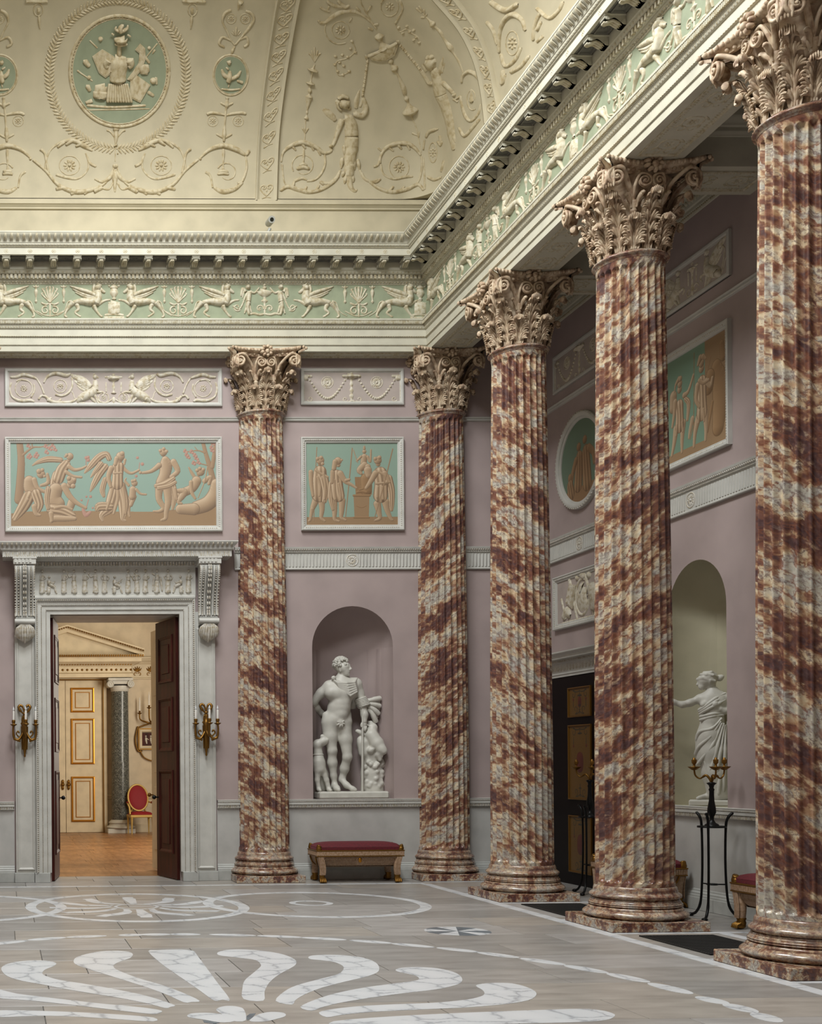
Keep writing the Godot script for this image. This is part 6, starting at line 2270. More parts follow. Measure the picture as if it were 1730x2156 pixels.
var parts_ready := false
var cm := {}
func column_meshes() -> void:
	var b := MB.new()
	b.box(Vector3(0, 0.045, 0), Vector3(0.883, 0.09, 0.883), 0.006)
	cm.plinth = b.mesh()
	b = MB.new()
	b.lathe(prof([[0.40, 0.085], [0.40, 0.09], [0.41, 0.165, 4], [0.40, 0.167], [0.40, 0.175], [0.372, 0.195, 2], [0.385, 0.2], [0.386, 0.213, 4], [0.384, 0.215], [0.386, 0.228, 4], [0.380, 0.232], [0.366, 0.25, 2], [0.368, 0.262], [0.354, 0.264], [0.354, 0.325, 4], [0.352, 0.33], [0.350, 0.34], [0.331, 0.38, 2]]), 64)
	cm.base = b.mesh()
	# fluted shaft with entasis
	b = MB.new()
	b.uvs = true
	var y0 := 0.38
	var y1 := 6.06
	var f0 := 0.415
	var f1 := 5.99
	var ys := []
	for q in [0.0, 0.02, 0.035]: ys.append(y0 + q)
	for i in 7: ys.append(f0 + 0.04 * i / 6.0)
	for i in range(1, 26): ys.append(lerpf(f0 + 0.04, f1 - 0.04, i / 26.0))
	for i in 7: ys.append(f1 - 0.04 + 0.04 * i / 6.0)
	ys.append(6.02)
	ys.append(y1)
	var FN := 24
	var K := 9
	var p := PackedVector3Array()
	var uv := PackedVector2Array()
	for y in ys:
		var t: float = (y - y0) / (y1 - y0)
		var R := 0.331 - 0.048 * pow(t, 1.7)
		if y > 5.99: R += 0.012 * smoothstep(5.99, 6.06, y)
		for i in FN * K + 1:
			var a: float = PI + TAU * i / (FN * K)
			var s := ((i % K) / float(K)) * 2.0 - 1.0
			s = clampf(s / 0.80, -1.0, 1.0)
			var e := 0.0
			var hw := 0.034
			if y < f0 + hw: e = clampf((f0 + hw - y) / hw, 0.0, 1.0)
			elif y > f1 - hw: e = clampf((y - f1 + hw) / hw, 0.0, 1.0)
			var dd := 1.0 - s * s - e * e
			var r := R - 0.034 * (sqrt(dd) if dd > 0.0 else 0.0)
			p.append(Vector3(r * sin(a), y, r * cos(a)))
			uv.append(Vector2(float(i) / (FN * K), 1.0 - t))
	b.grid(p, FN * K + 1, ys.size(), false, false, uv)
	cm.shaft = b.mesh()
	b = MB.new()
	b.lathe(prof([[0.294, 6.04], [0.300, 6.055], [0.302, 6.06], [0.304, 6.10, 4], [0.30, 6.105], [0.27, 6.112]]), 64)
	cm.astragal = b.mesh()
	# capital, heights from its foot
	b = MB.new()
	b.lathe(catmull([Vector2(0.268, 0.0), Vector2(0.264, 0.2), Vector2(0.27, 0.4), Vector2(0.30, 0.55), Vector2(0.345, 0.63), Vector2(0.35, 0.66)], 4), 40)
	cm.bell = b.mesh()
	cm.low = acanthus(0.25, 0.102, 0.07, 0.040)
	cm.high = acanthus(0.46, 0.10, 0.15, 0.046)
	cm.diag = acanthus(0.46, 0.10, 0.20, 0.048)
	for s in [-1.0, 1.0]:
		var v := scroll_mesh(Vector3(s * 0.345, 0.575, 0.425), 0.08, s, Vector3(s * 0.12, 0.40, 0.285), Vector3(s * 0.19, 0.55, 0.34), s * 0.12, 0.017)
		if s < 0.0:
			for i in 5: v.ball(Vector3(-0.372 - 0.015 * i, 0.575 - 0.004 * absf(i - 2), 0.432 - 0.015 * i), Vector3(0.017, 0.084, 0.017), 7, 9)
		cm["volute%d" % int(s)] = v.mesh()
		v = scroll_mesh(Vector3(s * 0.062, 0.565, 0.375), 0.062, -s, Vector3(s * 0.125, 0.40, 0.285), Vector3(s * 0.135, 0.52, 0.335), s * 0.1, 0.013)
		# leaf cup from which both spring
		v.lathe([Vector2(0.012, 0.2), Vector2(0.022, 0.3), Vector2(0.03, 0.33), Vector2(0.034, 0.335), Vector2(0.03, 0.34), Vector2(0.03, 0.36), Vector2(0.05, 0.42), Vector2(0.03, 0.43)], 10, Vector3(s * 0.115, 0, 0.275))
		for k in 4:
			var a := TAU * k / 4 + 0.4
			v.tube(catmull([Vector3(s * 0.115 + 0.03 * sin(a), 0.36, 0.28 + 0.03 * cos(a)), Vector3(s * 0.115 + 0.05 * sin(a), 0.42, 0.285 + 0.05 * cos(a)), Vector3(s * 0.115 + 0.085 * sin(a), 0.465, 0.295 + 0.08 * cos(a)), Vector3(s * 0.115 + 0.1 * sin(a), 0.45, 0.295 + 0.095 * cos(a))], 3), [0.01, 0.022, 0.02, 0.01], 6)
		cm["helix%d" % int(s)] = v.mesh()
	b = MB.new()
	# abacus with hollowed sides
	var out := []
	for k in 4:
		var bs := Basis(Vector3.UP, -k * PI / 2)
		for i in 17:
			var t := i / 16.0 * 2.0 - 1.0
			out.append(bs * Vector3(t * 0.455, 0, 0.385 + 0.115 * t * t))
	var q := PackedVector3Array()
	var pr := [[0.80, 0.645], [0.86, 0.65], [0.86, 0.65], [0.87, 0.685], [0.90, 0.69], [0.90, 0.69], [0.97, 0.70], [1.0, 0.718], [0.995, 0.735], [0.97, 0.742], [0.97, 0.742], [0.2, 0.742]]
	for e in pr:
		for o in out: q.append(Vector3(o.x * e[0], e[1], o.z * e[0]))
	b.grid(q, out.size(), pr.size(), true)
	cm.abacus = b.mesh()
	b = MB.new()
	for k in 4:
		var bs := Basis(Vector3.UP, -k * PI / 2)
		for i in 21:
			var t := (i - 10) / 10.0
			var c := bs * Vector3(t * 0.45, 0.718, (0.385 + 0.115 * t * t) * 0.99)
			b.ball(c, Vector3(0.02, 0.022, 0.02), 6, 5)
		for i in 12:
			var t := (i - 5.5) / 6.0
			b.ball(bs * Vector3(t * 0.36, 0.665 + 0.012 * (i % 2), (0.385 + 0.115 * t * t) * 0.86), Vector3(0.022, 0.018, 0.016), 6, 5)
	cm.egg = b.mesh()
	b = MB.new()
	for i in 9:
		var a := TAU * i / 9
		b.tube(catmull([Vector3(0.02 * cos(a), 0.70 + 0.02 * sin(a), 0.36), Vector3(0.05 * cos(a), 0.70 + 0.05 * sin(a), 0.42), Vector3(0.07 * cos(a), 0.70 + 0.06 * sin(a), 0.42), Vector3(0.075 * cos(a), 0.70 + 0.065 * sin(a), 0.395)], 3), [0.012, 0.022, 0.02, 0.01], 6)
	b.ball(Vector3(0, 0.685, 0.43), Vector3(0.03, 0.034, 0.034))
	cm.fleuron = b.mesh()

func column(at: Vector3, label: String, shaft: Material, half: bool, turn: float, group: String) -> void:
	var c := node("marble_column", at)
	tag(c, label, "column", group)
	part("plinth", cm.plinth, M.base_marble, c)
	part("base", cm.base, M.base_marble, c)
	part("shaft", cm.shaft, shaft, c)
	part("astragal", cm.astragal, M.base_marble, c)
	var k := part("capital", cm.bell, M.capital, c, Vector3(0, 6.108, 0))
	part("abacus", cm.abacus, M.capital, k)
	stuff(part("egg_moulding", cm.egg, M.capital, k))
	for i in 8:
		var a := TAU * (i + 0.5) / 8
		if half and cos(a) < -0.05: continue
		part("acanthus_leaf", cm.low, M.capital, k, Vector3(sin(a) * 0.268, 0.0, cos(a) * 0.268), a)
	for i in 8:
		var a := TAU * i / 8
		if half and cos(a) < -0.05: continue
		part("acanthus_leaf", cm.diag if i % 2 else cm.high, M.capital, k, Vector3(sin(a) * 0.262, 0.0, cos(a) * 0.262), a)
	for i in 4:
		var a := TAU * i / 4
		if half and cos(a) < -0.5: continue
		for s in [-1, 1]:
			part("volute", cm["volute%d" % s], M.capital, k, Vector3.ZERO, a)
			part("helix", cm["helix%d" % s], M.capital, k, Vector3.ZERO, a)
		part("fleuron", cm.fleuron, M.capital, k, Vector3.ZERO, a)

func build_columns() -> void:
	column_meshes()
	var sh := []
	for i in 6:
		var m: StandardMaterial3D = M["shaft_%d" % (i % 3)].duplicate()
		m.resource_name = "shaft_marble_%d" % i
		m.uv1_scale = Vector3(1, -1 if i in [1, 3, 5] else 1, 1)
		m.uv1_offset = Vector3(0, 1.0 if i in [1, 3, 5] else 0.0, 0)
		sh.append(m)
	column(Vector3(3.43, 0, 0), "fluted brown and grey marble half column between doorway and arched niche", sh[0], true, 0.0, "marble columns")
	column(Vector3(-0.482, 0, 0), "fluted marble half column on the far side of the doorway", sh[5], true, 0.0, "marble columns")
	column(Vector3(CX, 0, 0), "fluted marble corner half column to the right of the arched niche", sh[1], true, 0.0, "marble columns")
	column(Vector3(CX, 0, PZ), "first free standing marble column after the corner half column", sh[2], false, 0.0, "marble columns")
	column(Vector3(CX, 0, 2 * PZ), "second free standing marble column after the corner half column", sh[3], false, 0.0, "marble columns")
	column(Vector3(CX, 0, 3 * PZ), "large white and red veined marble column, third free standing from the corner", sh[4], false, 0.0, "marble columns")

# ---------------------------------------------------------------- paintings
func picture(at: Vector3, turn: float, w: float, h: float, im: Image, label: String) -> Node3D:
	var n := node("framed_painting", at, turn)
	tag(n, label, "painting")
	var b := MB.new()
	b.uvs = true
	var x := w / 2 - 0.06
	var y := h / 2 - 0.06
	b.grid(PackedVector3Array([Vector3(-x, -y, 0.008), Vector3(x, -y, 0.008), Vector3(-x, y, 0.008), Vector3(x, y, 0.008)]), 2, 2, false, false, PackedVector2Array([Vector2(0, 1), Vector2(1, 1), Vector2(0, 0), Vector2(1, 0)]))
	var m := StandardMaterial3D.new()
	m.resource_name = "painted_canvas"
	m.roughness = 0.55
	m.albedo_texture = ImageTexture.create_from_image(im)
	part("canvas", b, m, n)
	var fr := pic_frame(-w / 2, -h / 2, w / 2, h / 2)
	part("frame", fr[0], M.trim, n)
	stuff(part("frame_enrichment", fr[1], M.trim_relief, n))
	return n

func painting_tones() -> Array:
	return [[Color(0.79, 0.70, 0.59), Color(0.63, 0.53, 0.415), Color(0.40, 0.315, 0.235)], [Color(0.66, 0.555, 0.44), Color(0.58, 0.475, 0.365), Color(0.44, 0.345, 0.255)], [Color(0.72, 0.57, 0.50), Color(0.655, 0.50, 0.435), Color(0.51, 0.37, 0.31)], [Color(0.63, 0.53, 0.41), Color(0.565, 0.46, 0.34), Color(0.45, 0.355, 0.25)], [Color(0.66, 0.54, 0.40), Color(0.55, 0.43, 0.30), Color(0.39, 0.295, 0.195)]]

func build_paintings() -> void:
	var sky := Color(0.52, 0.605, 0.55)
	# wide picture over the doorway, drawn in the coordinates of an enlarged view
	var p := pic(1024, 412, sky)
	p.tones = painting_tones()
	p.wk = 0.88
	p.sc = 0.685
	p.off = Vector2(-75, -675) * 0.685
	p.col = 3
	var gp := PackedVector2Array()
	for q in [[0, 345], [90, 335], [320, 332], [520, 336], [700, 338], [900, 320], [1024, 250], [1024, 412], [0, 412]]: gp.append(Vector2(q[0], q[1]))
	p.poly(gp, 0)
	p.col = 1
	p.S("145,660,26 158,800,30 150,950,33 140,1080,38; 170,765,10 240,712,8 300,708,5 360,690,4; 235,675,4 240,712,6; 1465,660,15 1490,760,17 1520,860,22 1545,980,28; 1562,660,14 1550,760,16 1535,850,18; 1480,750,8 1430,735,5 1340,745,4; 1500,840,6 1440,825,4 1400,815,3; 1410,710,3 1430,735,4", 1)
	p.col = 2
	for q in [[205, 700], [330, 705], [360, 720], [380, 700], [265, 760], [255, 775], [335, 745], [205, 780], [215, 770], [395, 725], [1335, 740], [1355, 780], [1380, 745], [1345, 765], [1415, 790], [1430, 820], [1395, 825], [1405, 770], [1535, 685], [1530, 735], [1525, 715]]:
		p.S("%d,%d,12; %d,%d,12; %d,%d,11" % [q[0], q[1], q[0] + 14, q[1] + 6, q[0] + 4, q[1] - 10], 1)
	p.S("640,800,16; 625,785,14; 640,780,12; 1030,830,14; 995,785,12; 985,915,12; 655,1060,12; 590,1085,9; 625,1060,9; 670,1140,9", 1)
	p.S("625,855,3 625,800,3; 1005,870,3 1010,820,3; 600,1150,12 620,1190,18 650,1170,12; 620,1150,4 640,1080,4", 1)
	p.col = 0
	# resting rock and sleeping youth
	p.S("1420,1140,55 1500,1110,60 1550,1050,60 1560,970,40; 1300,1150,40 1400,1150,50", 1)
	p.S("1410,930,14 1385,890,12 1365,855,6; 1310,1035,34 1270,1070,26 1250,1085,18; 1420,950,40 1390,1000,36 1330,1030,36; 1275,1020,14 1330,1030,30 1290,1095,18 1310,1110,10; 1480,950,22 1520,925,18 1510,970,14; 1380,960,18 1385,1030,15 1410,1075,10; 1440,900,20; 1450,885,34; 1425,875,16; 1470,870,16; 1445,862,16", 1)
	p.S("1500,850,5 1480,950,5 1430,1070,4", 1)
	# standing man with drapery
	p.S("~1245,960,24 1260,1060,26 1245,1150,12; 1265,1000,12 1275,1080,10", 1)
	p.S("1150,1000,34 1148,1080,26 1180,1140,20 1150,1165,14 1110,1165,9; 1205,990,36 1215,1090,30 1200,1170,20 1195,1215,16 1165,1228,10", 1)
	p.S("1195,800,30 1200,840,52 1192,900,46 1170,960,50; 1150,840,24 1095,880,16 1030,892,11; 1255,815,26 1285,880,22 1240,920,18; 1015,890,13", 1)
	p.S("~1130,985,20 1190,975,34 1250,935,22; ~1150,1000,20 1220,985,20 1265,960,16; 1180,760,20; 1182,745,32; 1160,735,14; 1185,722,14; 1205,740,14", 1)
	# child
	p.S("930,980,12 905,950,10 912,930,6; 950,1060,24 930,1120,18 930,1170,12 935,1200,9; 970,1060,20 945,1120,16; 960,1010,28 955,1060,28; 985,1010,12 1015,1040,10 1055,1045,8; 972,965,26; 958,950,14; 975,945,14", 1)
	# winged figure
	p.S("~790,790,22 770,760,24 720,780,30 660,840,26 615,890,8; ~760,850,30 720,900,30 680,970,24 655,1020,8; ~730,830,24 690,880,18 660,920,8; ~760,940,22 740,1010,24 750,1055,14", 1)
	p.S("880,830,14 905,870,14 950,895,12 1005,872,10; ~845,985,52 820,1070,56 790,1140,44 735,1190,24 740,1230,9; ~870,990,46 890,1090,46 890,1170,34 885,1220,16 905,1230,9; ~790,1130,34 720,1130,36 700,1150,18", 1)
	p.S("820,960,16 800,1060,14 770,1150,10; 850,980,14 850,1080,14 820,1180,10; 885,980,14 900,1080,12 905,1180,8", 1)
	p.S("~855,850,48 852,910,44 848,970,48; 805,860,24 785,920,20 800,990,13; 825,895,8 880,890,8; 870,800,22; 872,775,36; 845,790,20 835,830,16; 885,755,20; 905,800,12 900,830,9", 1)
	# kneeling elder, standing woman, seated woman
	p.S("~440,800,22 350,795,26 280,815,16 240,838,6; ~420,910,46 400,960,40 390,1000,30", 1)
	p.S("~480,830,36 450,870,46 425,930,46; 500,845,18 540,870,15 590,862,12 625,845,9; 480,885,16 530,915,13 590,922,10; 500,800,16; 508,775,30; 485,765,14; 475,775,10", 1)
	p.S("~350,1000,20 345,1060,18 330,1110,10; 345,900,12 350,960,18 300,980,12; 215,950,46 220,1000,52 245,1040,44; 250,940,22 275,1000,18 330,1025,14; ~210,1060,50 170,1130,46 110,1210,26; ~265,1040,42 285,1110,38 270,1160,26; 250,1130,24 262,1180,18 290,1190,10; 200,1080,14 150,1160,12 110,1225,8", 1)
	p.S("300,900,34; 285,880,22; 310,870,16; 325,915,12", 1)
	p.S("520,1100,34 500,1150,30; 405,1010,56 390,1070,62 420,1110,56; ~380,1150,50 450,1160,46 520,1190,32; 540,1215,18 470,1215,24 390,1215,26 372,1235,14; 370,1180,22 375,1230,12; ~350,1010,24 340,1080,22 350,1140,18; 400,1140,14 460,1130,14 520,1150,10", 1)
	p.S("465,985,28 500,1050,24 550,1100,18 620,1140,12; 510,975,30; 520,950,36; 500,930,20; 540,940,16; 530,985,20", 1)
	picture(Vector3(1.491, 5.194, 0), 0.0, 2.84, 1.232, p.im, "wide painting of winged woman and classical figures on green, above the doorway")
	# square picture: oath at an altar
	p = pic(640, 568, Color(0.52, 0.60, 0.54))
	p.tones = painting_tones()
	p.wk = 0.88
	p.sc = 1.147
	p.off = Vector2(-527, -615) * 1.147
	p.col = 3
	p.poly(PackedVector2Array([Vector2(0, 507), Vector2(640, 505), Vector2(640, 568), Vector2(0, 568)]), 0)
	p.col = 1
	p.S("597,645,3 588,800,3 575,1080,3; 808,650,4 790,830,4 765,1060,3", 1)
	p.col = 4
	p.poly(PackedVector2Array([Vector2(295 * 1.147, 205 * 1.147), Vector2(400 * 1.147, 205 * 1.147), Vector2(396 * 1.147, 310 * 1.147), Vector2(300 * 1.147, 310 * 1.147)]), 0)
	p.S("862,830,12 862,905,12; 890,832,40 890,900,38", 1)
	p.col = 3
	p.poly(PackedVector2Array([Vector2(287 * 1.147, 316 * 1.147), Vector2(382 * 1.147, 316 * 1.147), Vector2(377 * 1.147, 452 * 1.147), Vector2(292 * 1.147, 452 * 1.147)]), 0)
	p.col = 4
	p.S("815,930,8 910,930,8; 830,990,3 860,1000,4 890,990,3; 815,1060,6 905,1060,6; 835,910,8 860,905,10 890,910,8; 850,895,7 870,890,6", 1)
	p.col = 0
	p.S("880,670,14; 880,652,10 880,640,6; 880,700,20 875,735,22; 880,750,24 850,780,20 860,800,10; 900,760,20 890,800,14; 860,700,9 835,725,7; 815,660,3 840,735,3; 900,700,9 915,730,8 920,660,6; 900,780,28 905,810,22", 1)
	p.S("570,1000,18 590,950,26 600,900,34; 565,1010,14 555,1070,10 545,1080,7; 620,940,26 625,1010,18 620,1060,12 640,1080,8", 1)
	p.S("~615,790,44 612,850,52 610,920,56; 560,790,16 562,860,14 572,930,10; ~640,830,30 650,900,26 640,960,18; 590,780,9 620,800,9 660,820,8; 600,820,8 615,870,8 610,930,8; 635,800,8 645,870,8 640,950,8; 615,740,16; 617,722,27; 600,712,13; 622,705,13; 630,742,12", 1)
	p.S("695,960,26 700,1020,18 700,1070,12 725,1082,8; 745,960,24 742,1020,18 740,1060,12 765,1075,8; ~690,860,28 680,940,22 690,1010,12", 1)
	p.S("~715,810,38 715,870,42 722,930,44; 735,800,22 765,845,16 800,865,11 830,885,8; 770,840,12 790,835,9; 700,840,9 700,900,9 705,950,8; 725,860,8 735,910,8 735,955,8; ~690,790,16 685,850,14; 725,750,14; 722,725,26; 705,730,18 698,770,16; 745,720,8", 1)
	p.S("~1025,830,26 1040,900,24 1040,980,20 1040,1015,12; 955,980,26 965,1030,18 970,1065,13 940,1078,8; 1005,970,26 1015,1020,18 1035,1065,12 1045,1075,8", 1)
	p.S("~975,800,46 980,860,46 975,930,50; 945,800,22 915,850,17 890,885,11; 1000,800,20 1020,840,18 1000,860,12; 950,860,8 1005,855,8; 960,880,8 955,940,8; 985,880,8 990,950,8; 965,790,9 1000,810,9 1030,850,8; 962,745,16; 960,722,27; 945,712,13; 970,705,14", 1)
	p.col = 1
	p.S("1050,655,4 1000,850,4 935,1075,3", 1)
	picture(Vector3(4.632, 5.194, 0), 0.0, 1.356, 1.222, p.im, "square painting of three spearmen at an altar on green, above the niche")
	# aisle: two helmeted soldiers
	p = pic(512, 500, Color(0.44, 0.545, 0.46))
	p.tones = painting_tones()
	p.wk = 0.88
	p.col = 3
	p.poly(PackedVector2Array([Vector2(0, 455), Vector2(512, 455), Vector2(512, 500), Vector2(0, 500)]), 0)
	p.poly(PackedVector2Array([Vector2(345, 0), Vector2(512, 0), Vector2(512, 460), Vector2(345, 460)]), 0)
	p.col = 4
	p.S("430,150,40 460,260,70 440,420,50; 380,180,44 370,220,44; 400,300,12 360,420,10; 470,60,20 480,120,26", 1)
	p.S("262,30,3 258,200,3 252,450,3; 390,90,3 310,260,3 225,420,3", 1)
	p.col = 0
	p.S("90,180,34 85,230,32; 170,330,26 160,400,17 158,460,11; 110,340,26 95,400,18 75,455,11; ~140,240,38 142,280,36 140,330,42; 105,210,20 95,270,15 80,320,10; ~190,220,14 215,250,18 205,320,12; 178,200,16 215,190,12 255,130,9; 120,320,8 110,370,8; 160,320,8 165,365,8; 142,160,22; 145,135,22; 138,110,16 110,130,9 100,160,5; 150,112,16", 1)
	p.S("345,335,26 350,400,17 345,455,11; 290,340,26 265,400,17 255,460,11; ~245,330,18 225,380,14 215,410,8; ~320,190,44 320,250,40 318,320,48; 285,190,20 275,250,16 300,290,11; 355,190,18 385,220,14 400,190,10; 300,170,12 330,190,12 370,190,10; 300,310,8 290,360,8; 330,310,8 335,365,8; 318,120,24; 318,95,24; 310,70,20 290,95,9; 330,70,16 350,85,8", 1)
	picture(Vector3(XR, 5.194, 3.57), -PI / 2, 1.26, 1.222, p.im, "shadowed painting of two helmeted soldiers on the aisle wall")
	# round picture over the dark door
	p = pic(400, 400, Color(0.40, 0.48, 0.40))
	p.tones = painting_tones()
	p.wk = 0.88
	p.col = 4
	p.poly(PackedVector2Array([Vector2(0, 330), Vector2(400, 320), Vector2(400, 400), Vector2(0, 400)]), 0)
	p.S("180,130,24; ~185,180,36 180,240,42 170,310,46; 150,190,22 120,240,20 100,300,18; 240,110,24; ~250,170,40 255,240,46 260,320,50; 280,160,24 320,190,20 330,240,14; 90,260,24; ~90,300,36 100,340,40", 1)
	var n := node("framed_painting", Vector3(XR, 5.2, 1.19), -PI / 2)
	tag(n, "shadowed round painting of draped figures over the dark aisle door", "painting")
	var b := MB.new()
	b.uvs = true
	var q := PackedVector3Array()
	var uv := PackedVector2Array()
	for j in 2:
		for i in 48:
			var a := TAU * i / 48
			var r := 0.505 * j + 0.001
			q.append(Vector3(r * cos(a), r * sin(a), 0.008))
			uv.append(Vector2(0.5 + 0.5 * r / 0.505 * cos(a), 0.5 - 0.5 * r / 0.505 * sin(a)))
	b.grid(q, 48, 2, true, false, uv)
	var m := StandardMaterial3D.new()
	m.resource_name = "painted_canvas"
	m.roughness = 0.55
	m.albedo_texture = ImageTexture.create_from_image(p.im)
	part("canvas", b, m, n)
	b = MB.new()
	b.lathe(prof([[0.59, 0.0], [0.59, 0.04], [0.57, 0.055], [0.555, 0.055], [0.52, 0.03, 1], [0.50, 0.02], [0.495, 0.004]]), 64)
	for i in b.v.size(): b.v[i] = Vector3(b.v[i].x, b.v[i].z, b.v[i].y)
	part("frame", b, M.trim, n)
	b = MB.new()
	for i in 72:
		var a := TAU * i / 72
		nub(b, Vector3(cos(a) * 0.58, sin(a) * 0.58, 0.045), Vector3(0.014, 0.014, 0.014), 5)
	stuff(part("frame_enrichment", b, M.trim_relief, n))

# ---------------------------------------------------------------- carved figures: blended capsules on a grid, meshed as surface nets
class Sdf:
	var o: Vector3
	var c: float
	var nx: int
	var ny: int
	var nz: int
	var f := PackedFloat32Array()

	func _init(lo: Vector3, hi: Vector3, cell: float) -> void:
		o = lo
		c = cell
		nx = int((hi.x - lo.x) / cell) + 2
		ny = int((hi.y - lo.y) / cell) + 2
		nz = int((hi.z - lo.z) / cell) + 2
		f.resize(nx * ny * nz)
		f.fill(1.0)

	func cap(a: Vector3, b: Vector3, ra: float, rb: float, k: float, sq := Vector3.ONE) -> void:
		var m := maxf(ra, rb) / minf(sq.x, minf(sq.y, sq.z)) + k + c * 2.0
		var lo := ((a.min(b) - Vector3(m, m, m) - o) / c).floor()
		var hi := ((a.max(b) + Vector3(m, m, m) - o) / c).ceil()
		var x0 := maxi(0, int(lo.x))
		var x1 := mini(nx - 1, int(hi.x))
		var y0 := maxi(0, int(lo.y))
		var y1 := mini(ny - 1, int(hi.y))
		var z0 := maxi(0, int(lo.z))
		var z1 := mini(nz - 1, int(hi.z))
		var a2 := a * sq
		var ab := (b - a) * sq
		var ll := maxf(ab.length_squared(), 1e-9)
		var lim := k + c * 2.0
		for z in range(z0, z1 + 1):
			for y in range(y0, y1 + 1):
				var row := (z * ny + y) * nx
				for x in range(x0, x1 + 1):
					var p := (o + Vector3(x, y, z) * c) * sq - a2
					var t := clampf(p.dot(ab) / ll, 0.0, 1.0)
					var d := (p - ab * t).length() - (ra + (rb - ra) * t)
					if d > lim: continue
					var g := f[row + x]
					var h := k - absf(g - d)
					if h > 0.0: f[row + x] = minf(g, d) - h * h * 0.25 / k
					elif d < g: f[row + x] = d

	func mesh_into(mb: MB) -> void:
		var at := {}
		var cells := PackedInt32Array()
		var offs := [0, 1, nx, nx + 1, nx * ny, nx * ny + 1, nx * ny + nx, nx * ny + nx + 1]
		var lim := c * 1.8
		for z in nz - 1:
			for y in ny - 1:
				var row := (z * ny + y) * nx
				for x in nx - 1:
					var g0 := f[row + x]
					if g0 > lim or g0 < -lim: continue
					var neg := 0
					for q in 8:
						if f[row + x + offs[q]] < 0.0: neg += 1
					if neg == 0 or neg == 8: continue
					var s := Vector3.ZERO
					var n := 0
					for e in [[0, 1], [2, 3], [4, 5], [6, 7], [0, 2], [1, 3], [4, 6], [5, 7], [0, 4], [1, 5], [2, 6], [3, 7]]:
						var u := f[row + x + offs[e[0]]]
						var v := f[row + x + offs[e[1]]]
						if (u < 0.0) == (v < 0.0): continue
						var t := u / (u - v)
						var A := Vector3(e[0] & 1, (e[0] >> 1) & 1, e[0] >> 2)
						var B := Vector3(e[1] & 1, (e[1] >> 1) & 1, e[1] >> 2)
						s += A.lerp(B, t)
						n += 1
					at[row + x] = mb.v.size()
					mb.v.append(o + (Vector3(x, y, z) + s / n) * c)
					cells.append(row + x)
		for k in cells:
			var inside := f[k] < 0.0
			for ax in 3:
				var st: int = [1, nx, nx * ny][ax]
				if (f[k + st] < 0.0) == inside: continue
				var d1: int = [nx, nx * ny, 1][ax]
				var d2: int = [nx * ny, 1, nx][ax]
				if not (at.has(k - d1) and at.has(k - d2) and at.has(k - d1 - d2)): continue
				var q := [at[k], at[k - d1], at[k - d1 - d2], at[k - d2]]
				if inside: mb.ix.append_array([q[0], q[2], q[1], q[0], q[3], q[2]])
				else: mb.ix.append_array([q[0], q[1], q[2], q[0], q[2], q[3]])

# chains "x,y,z,r ..." in enlarged pixels (z in the same unit, towards the viewer)
func chains(s: Sdf, txt: String, cx: float, by: float, k: float, blend: float, sq := Vector3.ONE) -> void:
	for line in txt.split(";", false):
		var p := []
		for w in line.strip_edges().split(" ", false):
			var q := w.split_floats(",")
			p.append([Vector3((q[0] - cx) * k, (by - q[1]) * k, q[2] * k), q[3] * k])
		if p.size() == 1: s.cap(p[0][0], p[0][0] + Vector3(0.0005, 0, 0), p[0][1], p[0][1], blend, sq)
		for i in p.size() - 1: s.cap(p[i][0], p[i + 1][0], p[i][1], p[i + 1][1], blend, sq)

func figure_part(called: String, parent: Node, lo: Vector3, hi: Vector3, cell: float, sets: Array, cx: float, by: float, k: float, m: Material) -> MeshInstance3D:
	var s := Sdf.new(lo, hi, cell)
	for q in sets: chains(s, q[0], cx, by, k, q[1], q[2] if q.size() > 2 else Vector3.ONE)
	var b := MB.new()
	s.mesh_into(b)
	return part(called, b, m, parent)

